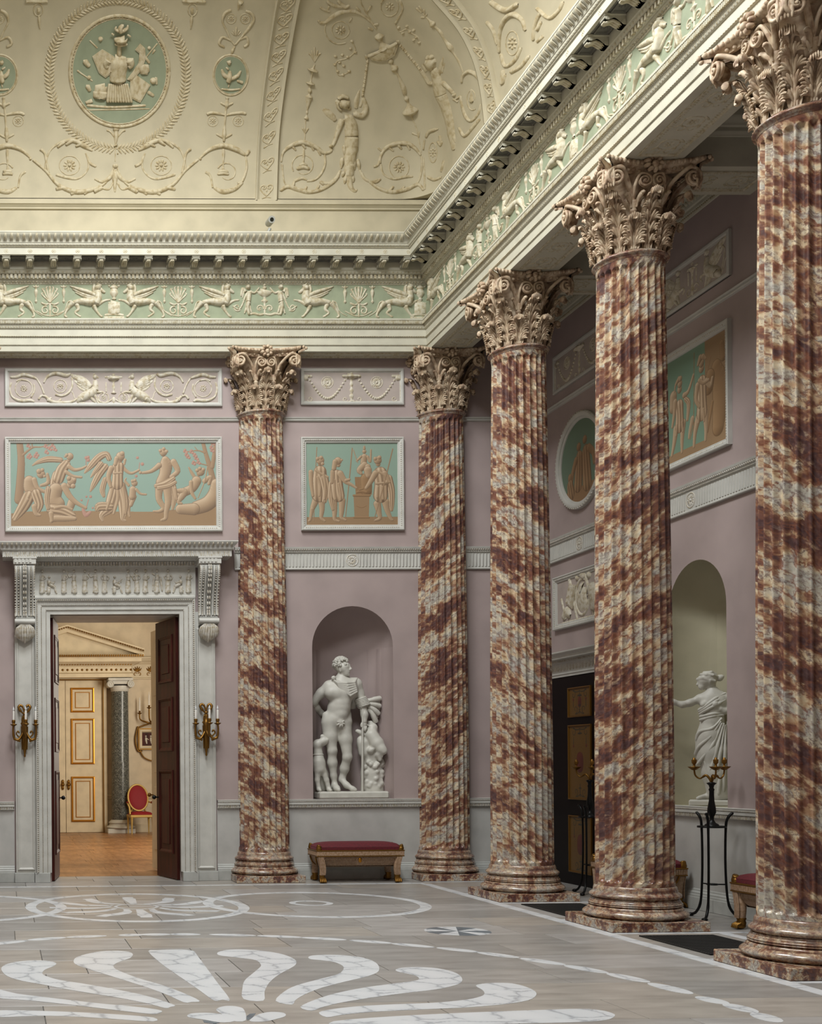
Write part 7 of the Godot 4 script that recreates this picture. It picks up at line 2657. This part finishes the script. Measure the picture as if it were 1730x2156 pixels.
func build_statues() -> void:
	# standing youth with cloak, hound and tree stump in the niche of the back wall
	var st := node("youth_statue", Vector3(4.625, 1.05, -0.25))
	tag(st, "pale marble statue of a standing youth with cloak, staff and hound in arched niche", "statue")
	var k := 0.001354
	var cx := 645.0
	var by := 1985.0
	var b := MB.new()
	b.box(Vector3(0.02, 0.05, 0.06), Vector3(0.92, 0.10, 0.36), 0.02)
	part("plinth", b, M.statue, st)
	figure_part("youth", st, Vector3(-0.5, 0.09, -0.33), Vector3(0.32, 1.66, 0.30), 0.0105, [
		["588,790,-5,52 592,840,-10,56; 470,872,0,58 600,850,-10,66 715,850,0,62; 520,930,20,92 640,915,20,90; 575,1000,18,106 560,1070,14,104; 555,1100,10,100 530,1190,5,104; 485,1225,0,84 585,1230,0,84", 0.06],
		["455,880,5,52 390,940,-25,46 318,1025,-50,40; 318,1025,-50,39 360,1080,-95,35 420,1135,-130,28 440,1150,-135,24", 0.03],
		["735,860,5,56 765,950,-5,46 790,1055,10,40; 790,1055,10,38 805,1160,25,33 800,1225,35,26", 0.03],
		["470,1245,0,86 466,1380,18,66 482,1500,28,46; 482,1512,36,40; 482,1525,25,42 488,1630,8,45 503,1760,0,29 512,1850,0,25; 512,1860,0,33 512,1880,70,28 518,1896,120,20; 500,1890,-20,26", 0.035],
		["600,1245,0,84 614,1400,22,64 628,1560,38,45; 630,1578,46,39; 626,1590,30,41 612,1690,-5,43 598,1770,-25,28 592,1800,-25,25; 590,1800,-25,31 620,1850,30,28 670,1890,80,22 692,1898,95,14", 0.035],
		["475,940,46,72 520,945,52,74; 640,930,50,74 600,940,54,74; 538,1040,78,40; 590,1036,78,40; 540,1090,74,40; 586,1086,74,40; 560,1150,60,64; 430,1160,0,36 445,1220,5,50; 645,1150,0,36 635,1220,5,48; 548,1235,90,26", 0.03]], cx, by, k, M.statue)
	figure_part("head", st, Vector3(-0.22, 1.60, -0.14), Vector3(0.05, 1.91, 0.18), 0.0052, [
		["580,668,-8,70 594,690,6,64; 612,700,28,50 622,738,34,34 626,758,38,24; 588,780,-5,48 588,800,-8,50", 0.03],
		["648,672,50,8 664,710,58,9 656,716,56,9; 632,662,56,14 648,668,48,10; 606,664,72,12; 648,738,48,8 640,742,56,8; 642,766,46,14; 600,712,52,22; 562,706,46,10 562,728,48,8", 0.014]], cx, by, k, M.statue)
	b = MB.new()
	var rng := RandomNumberGenerator.new()
	rng.seed = 8
	for i in 230:
		var a := rng.randf() * TAU
		var e := rng.randf_range(-0.25, 1.45)
		var d := Vector3(cos(a) * cos(e), sin(e), sin(a) * cos(e))
		if d.x + d.z * 0.8 > 0.55 and d.y < 0.42: continue
		b.ball(Vector3((584 - cx) * k, (by - 664) * k, -0.006) + d * Vector3(0.099, 0.104, 0.104), Vector3.ONE * rng.randf_range(0.013, 0.021), 6, 5)
	part("curls", b, M.statue, st)
	# cloak gathered across the chest, wound round the arm and flying out behind
	var fold := "500,830,40,26 600,880,60,40 700,850,40,34"
	for i in 6:
		var t := i / 5.0
		fold += "; %f,%f,52,7 %f,%f,106,10 %f,%f,128,12 %f,%f,106,10 %f,%f,40,8 742,%f,-20,8" % [488 + 6 * t, 806 + 16 * t, 516 + 22 * t, 846 + 58 * t, 604 + 34 * t, 852 + 122 * t, 684 + 22 * t, 846 + 92 * t, 726 + 4 * t, 800 + 60 * t, 800 + 50 * t]
	fold += "; 700,960,30,30 720,1010,-30,40 700,1100,-90,46"
	figure_part("cloak", st, Vector3(-0.24, 1.2, -0.22), Vector3(0.17, 1.66, 0.24), 0.0075, [[fold, 0.007]], cx, by, k, M.statue)
	b = MB.new()
	b.ball(Vector3((492 - cx) * k, (by - 797) * k, 0.09), Vector3(0.034, 0.03, 0.02), 12, 8)
	part("brooch", b, M.statue, st)
	b = MB.new()
	for i in 6:
		var pts := []
		for j in 13:
			var a := TAU * j / 12.0
			pts.append(Vector3((768 + i * 7 + 54 * cos(a) - cx) * k, (by - 1000 - i * 13 + 16 * cos(a)) * k, (58 * sin(a) + 8) * k))
		b.tube(pts, 0.0155, 6)
	b.tube([Vector3((772 - cx) * k, (by - 985) * k, 0.01), Vector3((800 - cx) * k, (by - 1085) * k, 0.015)], 0.072, 12)
	part("arm_drapery", b, M.statue, st)
	b = MB.new()
	for i in 7:
		var t := i / 6.0
		var e := Vector2(975, 995).lerp(Vector2(930, 1235), t)
		var bul := sin(PI * t) * 12.0
		b.tube(catmull([Vector3((800 - cx) * k, (by - 1030 - 60 * t) * k, -0.03), Vector3((870 - cx + bul) * k, (by - lerpf(1015, 1130, t)) * k, 0.02 - 0.05 * (i % 2)), Vector3((e.x + bul - cx) * k, (by - e.y) * k, 0.0 - 0.05 * (i % 2))], 6), [0.02, 0.03, 0.036, 0.03], 7)
	var p := PackedVector3Array()
	for i in 7:
		var t := i / 6.0
		var e := Vector2(970, 1000).lerp(Vector2(930, 1230), t)
		for q in [Vector2(790, 1040 + 50 * t), Vector2(870, lerpf(1015, 1130, t)), e]: p.append(Vector3((q.x - cx) * k, (by - q.y) * k, -0.02 - 0.03 * (i % 2)))
	b.grid(p, 3, 7)
	part("flying_cloak", b, M.statue, st)
	# hand on the staff
	b = MB.new()
	var hand := Vector3((798 - cx) * k, (by - 1250) * k, 0.05)
	b.ball(hand, Vector3(0.036, 0.055, 0.026), 10, 8)
	for i in 4:
		var x := -0.024 + i * 0.016
		b.tube(catmull([hand + Vector3(x, -0.03, 0.012), hand + Vector3(x - 0.006, -0.065 - 0.006 * (i % 3), 0.022), hand + Vector3(x - 0.016, -0.095 - 0.008 * (i % 2), 0.01)], 3), [0.011, 0.010, 0.008], 6)
	b.tube(catmull([hand + Vector3(-0.03, 0.02, 0.01), hand + Vector3(-0.05, -0.015, 0.03), hand + Vector3(-0.045, -0.045, 0.035)], 3), [0.012, 0.011, 0.009], 6)
	part("hand", b, M.statue, st)
	b = MB.new()
	b.tube([Vector3((783 - cx) * k, (by - 1090) * k, 0.06), Vector3((772 - cx) * k, (by - 1400) * k, 0.085), Vector3((763 - cx) * k, 0.1, 0.11)], [0.012, 0.015, 0.015], 8)
	part("staff", b, M.statue, st)
	# fig leaf
	b = MB.new()
	for a in [-1.9, -1.0, -0.2, 0.5, 1.3, 2.1]:
		var c0 := Vector3((546 - cx) * k, (by - 1240) * k, 0.13)
		b.tube([c0, c0 + Vector3(sin(a) * 0.03, -cos(a) * 0.03, 0.014), c0 + Vector3(sin(a) * 0.058, -cos(a) * 0.062, 0.002)], [0.012, 0.02, 0.008], 6)
	part("leaf", b, M.statue, st)
	# tree stump with boar's head
	var s := Sdf.new(Vector3(0.04, 0.09, -0.30), Vector3(0.52, 1.04, 0.24), 0.0115)
	chains(s, "880,1230,-60,52 890,1380,-50,80 890,1560,-45,92 895,1740,-40,104 895,1900,-35,112; 870,1360,30,62 915,1440,55,66; 920,1450,60,58 950,1500,90,44 968,1522,105,33; 930,1560,70,38 938,1600,80,20; 890,1290,0,52; 745,1320,-10,22 790,1340,0,28; 800,1440,-10,60 810,1530,-10,56; 850,1510,60,30; 770,1400,-10,28", cx, by, k, 0.035)
	rng.seed = 4
	for i in 36:
		var yy := rng.randf_range(1600, 1890)
		var a := rng.randf_range(-1.3, 1.5)
		chains(s, "%f,%f,%f,%f" % [892 + 100 * sin(a), yy, -38 + 100 * cos(a), rng.randf_range(16, 30)], cx, by, k, 0.012)
	for i in 26:
		var yy := rng.randf_range(1240, 1520)
		chains(s, "%f,%f,%f,10 %f,%f,%f,4" % [rng.randf_range(790, 920), yy, 25.0, rng.randf_range(780, 930), yy + 46, 34.0], cx, by, k, 0.01)
	chains(s, "945,1535,105,16 955,1575,95,10; 975,1505,115,12; 960,1512,122,9; 985,1520,118,9; 870,1500,80,16 865,1535,70,8; 940,1400,20,20 950,1370,10,12", cx, by, k, 0.008)
	b = MB.new()
	s.mesh_into(b)
	part("stump", b, M.statue, st)
	# hound sitting and looking up
	figure_part("hound", st, Vector3(-0.53, 0.09, -0.30), Vector3(-0.17, 0.90, 0.25), 0.0088, [
		["345,1620,30,62 355,1690,35,58; 350,1640,20,60 385,1760,-70,82 400,1850,-90,80; 340,1480,25,40 345,1570,30,48; 335,1450,30,46; 345,1440,35,42 380,1420,55,30 420,1405,70,20; 395,1445,55,16 420,1430,66,11", 0.03],
		["335,1715,40,34 328,1800,45,24 340,1880,50,22; 340,1893,62,22 345,1900,85,15; 388,1715,40,34 418,1800,45,24 438,1880,50,22; 438,1893,62,22 448,1900,85,15; 330,1440,0,18 320,1480,-10,10; 380,1370,50,22 400,1385,60,16", 0.022]], cx, by, k, M.statue)
	b = MB.new()
	var ring := []
	for j in 14: ring.append(Vector3((343 - cx) * k + 0.062 * cos(TAU * j / 14), (by - 1550) * k, 0.036 + 0.06 * sin(TAU * j / 14)))
	b.tube(ring, 0.013, 6, true)
	part("collar", b, M.statue, st)

	# draped woman reaching out, in the aisle niche; modelled facing the viewer and turned
	var w := node("woman_statue", Vector3(7.36, 1.05, 3.41), -0.54)
	tag(w, "pale statue of a draped woman with outstretched arm in the aisle niche", "statue")
	k = 0.00086
	cx = 565.0
	by = 1790.0
	b = MB.new()
	b.box(Vector3(-0.02, 0.03, 0.0), Vector3(0.40, 0.06, 0.34), 0.01)
	part("plinth", b, M.statue, w)
	figure_part("figure", w, Vector3(-0.55, 0.05, -0.17), Vector3(0.20, 1.24, 0.22), 0.0088, [
		["565,395,-5,52 565,440,-10,60; 440,490,10,52 570,470,0,70 690,490,-10,58; 530,560,20,96 620,560,20,92; 565,680,10,112; 560,800,0,130 545,950,0,140", 0.06],
		["545,950,0,140 560,1150,0,150 590,1400,0,140 620,1640,0,120; 470,1000,10,80 450,1200,10,60; 640,1000,0,90 680,1400,-10,60 690,1640,-10,60", 0.05],
		["420,505,10,46 330,545,30,42 250,565,45,38; 250,565,45,36 150,530,60,30 60,490,75,24; 60,488,75,22 20,480,80,18 -30,478,84,9", 0.025],
		["700,500,-10,52 735,580,0,46 730,650,20,42; 730,650,20,40 690,660,70,32 650,630,95,26", 0.025],
		["590,575,110,38; 470,575,100,34", 0.03],
		["430,1690,60,26 480,1680,10,34; 400,1700,80,16; 620,1680,60,40 690,1670,20,40", 0.03]], cx, by, k, M.statue)
	b = MB.new()
	for txt in ["700,440,40 600,500,110 480,600,125 420,640,60", "720,470,40 610,530,118 490,620,128 425,660,60", "730,500,30 640,560,120 500,640,130 430,690,60", "680,700,90 560,720,130 430,760,80", "690,680,80 560,690,132 430,720,80", "660,740,110 560,860,145 430,900,110 400,1010,60", "650,780,120 540,960,150 420,1080,110 385,1180,50", "660,800,120 570,1050,155 470,1200,130 400,1300,60", "680,800,110 620,1050,155 560,1300,150 500,1420,110", "690,820,105 650,1100,150 610,1350,150 570,1520,120", "700,820,90 690,1100,140 680,1400,130 670,1620,110", "720,780,60 730,1000,90 735,1300,90 735,1620,80", "740,760,20 745,1000,40 750,1350,40 745,1600,30", "470,1200,120 520,1450,130 560,1640,120", "640,1300,140 630,1500,140 620,1660,120"]:
		var pts := []
		for q in txt.split(" "):
			var v: PackedFloat64Array = q.split_floats(",")
			pts.append(Vector3((v[0] - cx) * k, (by - v[1]) * k, v[2] * k - 0.012))
		b.tube(catmull(pts, 5), [0.012, 0.02, 0.02, 0.014], 7)
	part("drapery", b, M.statue, w)
	figure_part("head", w, Vector3(-0.20, 1.16, -0.10), Vector3(0.14, 1.45, 0.14), 0.0048, [
		["520,255,0,88 530,270,0,86; 470,300,10,56 460,340,12,42; 455,365,14,26; 550,360,-5,52 565,420,-8,54", 0.03],
		["420,290,12,13 408,325,14,11 420,330,14,9; 415,262,12,22 470,250,60,24; 432,352,14,10; 640,255,-10,40; 665,240,-10,24", 0.012],
		["432,238,24,14 446,258,44,13 490,262,68,13 545,286,76,14 592,292,60,14; 446,206,30,16 505,212,70,16 575,222,70,16 612,240,26,16; 542,304,74,12 545,322,66,9; 480,186,34,18 555,186,52,18 600,212,18,17", 0.010]], cx, by, k, M.statue)
	b = MB.new()
	var hb := Vector3((-20 - cx) * k, (by - 478) * k, 0.07)
	for i in 4: b.tube(catmull([hb + Vector3(0.0, -0.004, -0.012 + i * 0.011), hb + Vector3(-0.03, 0.002 * i, -0.014 + i * 0.012), hb + Vector3(-0.055 - 0.004 * (i % 3), -0.008, -0.012 + i * 0.011)], 3), 0.006, 6)
	b.tube(catmull([hb + Vector3(0.02, 0.008, 0.02), hb + Vector3(0.0, 0.02, 0.034), hb + Vector3(-0.018, 0.022, 0.036)], 3), 0.006, 6)
	part("hand", b, M.statue, w)

# ---------------------------------------------------------------- furniture and lights
func bench(at: Vector3, turn: float, label: String) -> void:
	var n := node("velvet_bench", at, turn)
	tag(n, label, "bench", "velvet benches")
	var L := 1.13
	var D := 0.46
	# cushion: domed grid
	var b := MB.new()
	var p := PackedVector3Array()
	for j in 13:
		for i in 25:
			var x := i / 24.0 * 2.0 - 1.0
			var z := j / 12.0 * 2.0 - 1.0
			var e := (1.0 - pow(absf(x), 5.0)) * (1.0 - pow(absf(z), 3.5))
			p.append(Vector3(x * (L / 2 - 0.025), 0.455 + 0.062 * pow(maxf(e, 0.0), 0.42), z * (D / 2 - 0.02)))
	b.grid(p, 25, 13)
	part("cushion_top", b, M.velvet, n)
	b = MB.new()
	b.box(Vector3(0, 0.435, 0), Vector3(L - 0.05, 0.055, D - 0.04), 0.012)
	part("cushion_side", b, M.velvet, n)
	# rail with gilt edges and fine fluting
	b = MB.new()
	b.box(Vector3(0, 0.375, 0), Vector3(L - 0.01, 0.062, D - 0.01), 0.004)
	part("rail", b, M.bench_paint, n)
	b = MB.new()
	for s in [-1, 1]:
		for i in 44: b.box(Vector3(-L / 2 + 0.03 + i * 0.0243, 0.375, s * (D / 2 - 0.003)), Vector3(0.012, 0.045, 0.006))
		for i in 16: b.box(Vector3(s * (L / 2 - 0.003), 0.375, -D / 2 + 0.045 + i * 0.0243), Vector3(0.006, 0.045, 0.012))
	stuff(part("rail_fluting", b, M.bench_paint, n))
	b = MB.new()
	b.box(Vector3(0, 0.411, 0), Vector3(L, 0.014, D), 0.003)
	b.box(Vector3(0, 0.340, 0), Vector3(L - 0.006, 0.012, D - 0.006), 0.003)
	part("gilt_edge", b, M.gilt_old, n)
	for sx in [-1, 1]:
		for sz in [-1, 1]:
			b = MB.new()
			b.tube(catmull([Vector3(0.0, 0.0, 0), Vector3(0.008 * sx, 0.04, 0), Vector3(-0.004 * sx, 0.068, 0)], 4), [0.036, 0.03, 0.008], 8)
			part("acroterion", b, M.gilt_old, n, Vector3(sx * (L / 2 - 0.045), 0.415, sz * (D / 2 - 0.035)))
			# fluted tapering leg on a lion's paw
			b = MB.new()
			var pts := []
			var rr := []
			for i in 9:
				var t := i / 8.0
				pts.append(Vector3(sx * (L / 2 - 0.06 - 0.03 * sin(t * 2.2)), 0.336 - 0.235 * t, sz * (D / 2 - 0.055)))
				rr.append(0.048 - 0.012 * t)
			b.tube(pts, rr, 10)
			for k in 5:
				var q := []
				for v in pts: q.append(v + Vector3(-0.028 + 0.014 * k, 0, sz * 0.042))
				b.tube(q, [0.007, 0.005], 5)
			part("leg", b, M.bench_paint, n)
			b = MB.new()
			var f := Vector3(pts[8].x, 0.0, pts[8].z)
			b.lathe([Vector2(0.036, 0.035), Vector2(0.04, 0.06), Vector2(0.034, 0.08), Vector2(0.042, 0.10), Vector2(0.03, 0.108)], 10, f)
			b.ball(f + Vector3(0, 0.03, sz * 0.012), Vector3(0.044, 0.03, 0.05), 10, 7)
			for k in 4: b.tube([f + Vector3(-0.03 + 0.02 * k, 0.06, sz * 0.02), f + Vector3(-0.032 + 0.0213 * k, 0.04, sz * 0.055), f + Vector3(-0.032 + 0.0213 * k, 0.012, sz * 0.066)], [0.012, 0.013, 0.01], 6)
			part("paw_foot", b, M.gilt_old, n)
	# strigil-fluted apron
	b = MB.new()
	var pr := [Vector2(0.0, 0.335), Vector2(-0.012, 0.30), Vector2(-0.03, 0.26), Vector2(-0.055, 0.225), Vector2(-0.07, 0.215), Vector2(-0.07, 0.205)]
	p = PackedVector3Array()
	for q in pr:
		for c in [[-1, 1], [1, 1], [1, -1], [-1, -1]]: p.append(Vector3(c[0] * (L / 2 - 0.02 + q.x), q.y, c[1] * (D / 2 - 0.03 + q.x)))
	for i in 4:
		var g := PackedVector3Array()
		for j in pr.size():
			g.append(p[j * 4 + i])
			g.append(p[j * 4 + (i + 1) % 4])
		b.grid(g, 2, pr.size())
	b.box(Vector3(0, 0.208, 0), Vector3(L - 0.2, 0.014, D - 0.2))
	part("apron", b, M.bench_paint, n)
	b = MB.new()
	for s in [-1, 1]:
		for i in 44:
			var x := -L / 2 + 0.13 + i * 0.0198
			if absf(x) < 0.03: continue
			var h := signf(x)
			var q := []
			for j in 6:
				var t := j / 5.0
				var o := -0.012 * t - 0.058 * t * t
				q.append(Vector3(x + h * 0.016 * sin(t * 4.5 - 0.6), 0.328 - 0.112 * t, s * (D / 2 - 0.028 + o)))
			b.tube(q, 0.0062, 5)
	stuff(part("apron_fluting", b, M.bench_paint, n))
	for s in [-1, 1]:
		b = MB.new()
		b.ball(Vector3(0, 0.29, s * (D / 2 - 0.03)), Vector3(0.023, 0.034, 0.014), 12, 8)
		part("patera", b, M.gilt, n)
		b = MB.new()
		b.tube(catmull([Vector3(s * (L / 2 - 0.012), 0.33, -0.14), Vector3(s * (L / 2 - 0.03), 0.26, -0.11), Vector3(s * (L / 2 - 0.06), 0.212, 0), Vector3(s * (L / 2 - 0.03), 0.26, 0.11), Vector3(s * (L / 2 - 0.012), 0.33, 0.14)], 5), 0.01, 6)
		part("side_swag", b, M.gilt_old, n)

func candle(parent: Node, at: Vector3, h: float) -> void:
	var b := MB.new()
	b.lathe([Vector2(0.0, 0.0), Vector2(0.0145, 0.0), Vector2(0.0145, h), Vector2(0.010, h + 0.004), Vector2(0.0, h + 0.004)], 12, at)
	var c := part("candle", b, M.candle, parent)
	b = MB.new()
	b.lathe([Vector2(0.004, 0), Vector2(0.011, 0.012), Vector2(0.012, 0.024), Vector2(0.004, 0.05), Vector2(0.0, 0.062)], 10, at + Vector3(0, h + 0.004, 0))
	part("bulb", b, M.bulb, c)

func sconce(at: Vector3, label: String) -> void:
	var n := node("wall_sconce", at)
	tag(n, label, "wall sconce", "gilt wall sconces")
	var b := MB.new()
	b.lathe([Vector2(0.004, -0.40), Vector2(0.014, -0.385), Vector2(0.012, -0.36), Vector2(0.022, -0.30), Vector2(0.030, -0.18), Vector2(0.034, -0.12), Vector2(0.026, -0.10), Vector2(0.040, -0.06), Vector2(0.036, 0.0), Vector2(0.045, 0.03), Vector2(0.028, 0.06), Vector2(0.018, 0.10), Vector2(0.022, 0.14), Vector2(0.0, 0.15)], 14, Vector3(0, 0, 0.045))
	for i in 6:
		var a := TAU * i / 6
		b.tube([Vector3(0.03 * cos(a), -0.3, 0.045 + 0.03 * sin(a)), Vector3(0.036 * cos(a), -0.15, 0.045 + 0.036 * sin(a)), Vector3(0.04 * cos(a), 0.0, 0.045 + 0.04 * sin(a))], 0.008, 5)
	part("stem", b, M.gilt_old, n)
	# ribbon bow
	b = MB.new()
	for s in [-1, 1]:
		b.tube(catmull([Vector3(0, 0.16, 0.03), Vector3(0.05 * s, 0.20, 0.045), Vector3(0.075 * s, 0.25, 0.04), Vector3(0.05 * s, 0.278, 0.03), Vector3(0.02 * s, 0.25, 0.04), Vector3(0.0, 0.18, 0.045)], 5), [0.010, 0.017, 0.018, 0.016, 0.012, 0.008], 7)
		b.tube(catmull([Vector3(0, 0.16, 0.035), Vector3(0.03 * s, 0.11, 0.045), Vector3(0.025 * s, 0.06, 0.04), Vector3(0.045 * s, 0.03, 0.035)], 4), [0.010, 0.014, 0.010], 6)
	b.ball(Vector3(0, 0.165, 0.05), Vector3(0.022, 0.022, 0.018))
	part("bow", b, M.gilt_old, n)
	for q in [[-0.142, 0.03], [0.142, 0.03], [0.012, 0.17]]:
		b = MB.new()
		var z: float = 0.06 + q[1]
		if absf(q[0]) > 0.05:
			b.tube(catmull([Vector3(q[0] * 0.15, -0.08, 0.06), Vector3(q[0] * 0.55, -0.17, 0.09), Vector3(q[0] * 0.95, -0.15, z), Vector3(q[0] * 1.05, -0.06, z), Vector3(q[0], 0.03, z)], 5), [0.017, 0.015, 0.013, 0.010], 7)
			b.tube(catmull([Vector3(q[0] * 0.4, -0.15, 0.08), Vector3(q[0] * 0.75, -0.10, 0.08), Vector3(q[0] * 0.6, -0.06, 0.08), Vector3(q[0] * 0.5, -0.09, 0.08)], 4), [0.010, 0.010, 0.006], 6)
			for i in 4: b.ball(Vector3(q[0] * (0.5 + 0.15 * i), -0.185 + 0.008 * i, z), Vector3(0.016, 0.02, 0.014), 7, 5)
		else:
			b.tube(catmull([Vector3(0, -0.08, 0.08), Vector3(q[0], -0.14, 0.15), Vector3(q[0], -0.06, z), Vector3(q[0], 0.03, z)], 5), [0.015, 0.013, 0.010], 7)
		b.lathe([Vector2(0.0, 0.02), Vector2(0.02, 0.025), Vector2(0.045, 0.045), Vector2(0.047, 0.05), Vector2(0.02, 0.05), Vector2(0.016, 0.06), Vector2(0.024, 0.075), Vector2(0.024, 0.10), Vector2(0.018, 0.105)], 14, Vector3(q[0], -0.02, z))
		var arm := part("arm", b, M.gilt_old, n)
		candle(arm, Vector3(q[0], 0.08, z), 0.115)

func candelabrum(at: Vector3, turn: float, label: String) -> void:
	var n := node("candelabrum", at, turn)
	tag(n, label, "candelabrum", "tripod candelabra")
	for i in 3:
		var a := TAU * i / 3
		var d := Vector3(sin(a), 0, cos(a))
		var b := MB.new()
		b.tube(catmull([d * 0.25 + Vector3(0, 0.02, 0), d * 0.19 + Vector3(0, 0.05, 0), d * 0.135 + Vector3(0, 0.17, 0), d * 0.115 + Vector3(0, 0.5, 0), d * 0.12 + Vector3(0, 0.87, 0), d * 0.14 + Vector3(0, 0.97, 0), d * 0.185 + Vector3(0, 1.02, 0)], 5), [0.013, 0.013, 0.011, 0.011, 0.012, 0.014, 0.006], 8)
		var lg := part("leg", b, M.bronze_black, n)
		b = MB.new()
		b.ball(d * 0.255 + Vector3(0, 0.018, 0), Vector3(0.03, 0.018, 0.03), 8, 6)
		part("paw_foot", b, M.bronze_black, lg)
	var s := MB.new()
	var ring := []
	for j in 24: ring.append(Vector3(0.118 * sin(TAU * j / 24), 0.33, 0.118 * cos(TAU * j / 24)))
	s.lathe([Vector2(0.0, 0.325), Vector2(0.05, 0.325), Vector2(0.05, 0.34), Vector2(0.0, 0.34)], 18)
	for i in 3:
		var a := TAU * i / 3
		s.tube([Vector3(0, 0.332, 0), Vector3(sin(a) * 0.12, 0.332, cos(a) * 0.12)], 0.007, 6)
	part("stretcher", s, M.bronze_black, n)
	s = MB.new()
	s.lathe([Vector2(0.0, 0.875), Vector2(0.125, 0.875), Vector2(0.125, 0.892), Vector2(0.0, 0.892)], 24)
	part("platform", s, M.bronze_black, n)
	s = MB.new()
	s.lathe([Vector2(0.065, 0.89), Vector2(0.06, 0.905), Vector2(0.035, 0.92), Vector2(0.018, 0.95), Vector2(0.02, 0.98), Vector2(0.038, 1.02), Vector2(0.036, 1.06), Vector2(0.024, 1.13), Vector2(0.02, 1.22), Vector2(0.026, 1.24), Vector2(0.018, 1.255), Vector2(0.024, 1.28), Vector2(0.045, 1.30), Vector2(0.02, 1.31)], 20)
	part("baluster", s, M.bronze_black, n)
	for i in 3:
		var a := TAU * i / 3 + 0.5
		var d := Vector3(sin(a), 0, cos(a))
		s = MB.new()
		s.tube(catmull([Vector3(0, 1.31, 0), d * 0.02 + Vector3(0, 1.35, 0), d * 0.05 + Vector3(0, 1.375, 0), d * 0.10 + Vector3(0, 1.345, 0), d * 0.14 + Vector3(0, 1.375, 0), d * 0.15 + Vector3(0, 1.43, 0)], 5), [0.012, 0.008, 0.007], 7)
		s.lathe([Vector2(0.0, -0.02), Vector2(0.025, -0.01), Vector2(0.055, 0.015), Vector2(0.057, 0.02), Vector2(0.012, 0.02), Vector2(0.01, 0.04), Vector2(0.022, 0.055), Vector2(0.024, 0.085), Vector2(0.012, 0.09), Vector2(0.012, 0.105), Vector2(0.0, 0.105)], 14, d * 0.15 + Vector3(0, 1.44, 0))
		part("arm", s, M.gilt_old, n)

func chair(at: Vector3, turn: float, label: String) -> void:
	var n := node("armchair", at, turn)
	tag(n, label, "armchair", "red velvet armchairs")
	var b := MB.new()
	b.box(Vector3(0, 0.40, 0), Vector3(0.54, 0.06, 0.48), 0.012)
	part("seat_rail", b, M.gilt_pale, n)
	b = MB.new()
	var p := PackedVector3Array()
	for j in 9:
		for i in 13:
			var x := i / 12.0 * 2.0 - 1.0
			var z := j / 8.0 * 2.0 - 1.0
			p.append(Vector3(x * 0.255, 0.425 + 0.075 * pow(maxf((1 - pow(absf(x), 4.0)) * (1 - pow(absf(z), 4.0)), 0.0), 0.4), z * 0.225))
	b.grid(p, 13, 9)
	part("seat", b, M.velvet_red, n)
	b = MB.new()
	var ring := []
	for j in 28: ring.append(Vector3(0.225 * sin(TAU * j / 28), 0.80 + 0.29 * cos(TAU * j / 28), -0.24 - 0.1 * cos(TAU * j / 28)))
	b.tube(ring, 0.022, 8, true)
	for s in [-1, 1]: b.tube([Vector3(0.13 * s, 0.56, -0.2), Vector3(0.19 * s, 0.42, -0.22)], 0.02, 7)
	part("back_frame", b, M.gilt_pale, n)
	b = MB.new()
	p = PackedVector3Array()
	for j in 6:
		for i in 28:
			var t := j / 5.0
			var c := Vector3(0.21 * t * sin(TAU * i / 28), 0.80 + 0.275 * t * cos(TAU * i / 28), -0.24 - 0.1 * t * cos(TAU * i / 28))
			p.append(c + Vector3(0, 0, 0.035 * sqrt(maxf(0.0, 1.0 - t * t))))
	b.grid(p, 28, 6, true)
	part("backrest", b, M.velvet_red, n)
	for s in [-1, 1]:
		b = MB.new()
		b.tube(catmull([Vector3(0.2 * s, 0.72, -0.26), Vector3(0.27 * s, 0.69, -0.1), Vector3(0.29 * s, 0.66, 0.06), Vector3(0.265 * s, 0.58, 0.09), Vector3(0.26 * s, 0.44, 0.14)], 5), [0.018, 0.018, 0.02, 0.018], 8)
		var ar := part("arm", b, M.gilt_pale, n)
		b = MB.new()
		b.ball(Vector3(0.28 * s, 0.70, -0.05), Vector3(0.026, 0.022, 0.09))
		part("arm_pad", b, M.velvet_red, ar)
		for z in [-0.2, 0.2]:
			b = MB.new()
			b.lathe([Vector2(0.012, 0.0), Vector2(0.016, 0.02), Vector2(0.012, 0.04), Vector2(0.022, 0.28), Vector2(0.026, 0.32), Vector2(0.02, 0.33), Vector2(0.03, 0.34), Vector2(0.03, 0.38)], 12, Vector3(0.235 * s, 0, z))
			part("leg", b, M.gilt_pale, n)

func build_furniture() -> void:
	mat("velvet_red", Color(0.50, 0.02, 0.085), 0.7)
	mat("bulb", Color(0.85, 0.86, 0.86), 0.15)
	bench(Vector3(4.545, 0, 0.33), 0.0, "gilt and stone coloured bench with red velvet cushion under the arched niche of the youth")
	bench(Vector3(6.80, 0, 2.96), -PI / 2, "red velvet bench in the aisle under the woman statue, mostly behind a column")
	bench(Vector3(6.80, 0, 5.52), -PI / 2, "red velvet bench in the aisle half hidden by the largest column")
	sconce(Vector3(0.300, 2.03, 0.07), "gilt three candle wall bracket on the doorcase side farther from the niche")
	sconce(Vector3(2.665, 2.03, 0.07), "gilt three candle wall bracket on the doorcase side nearer the niche")
	candelabrum(Vector3(6.79, 0, 4.33), 1.3, "black tripod candelabrum with brass branches in front of the woman statue")
	candelabrum(Vector3(6.74, 0, 2.06), 1.3, "black tripod candelabrum standing before the dark aisle door")
	chair(Vector3(3.08, 0, -10.95), 0.1, "gilt armchair with oval red velvet back beside the granite column")
	chair(Vector3(4.02, 0, -10.95), 0.0, "gilt armchair mostly hidden behind the cream door leaf")
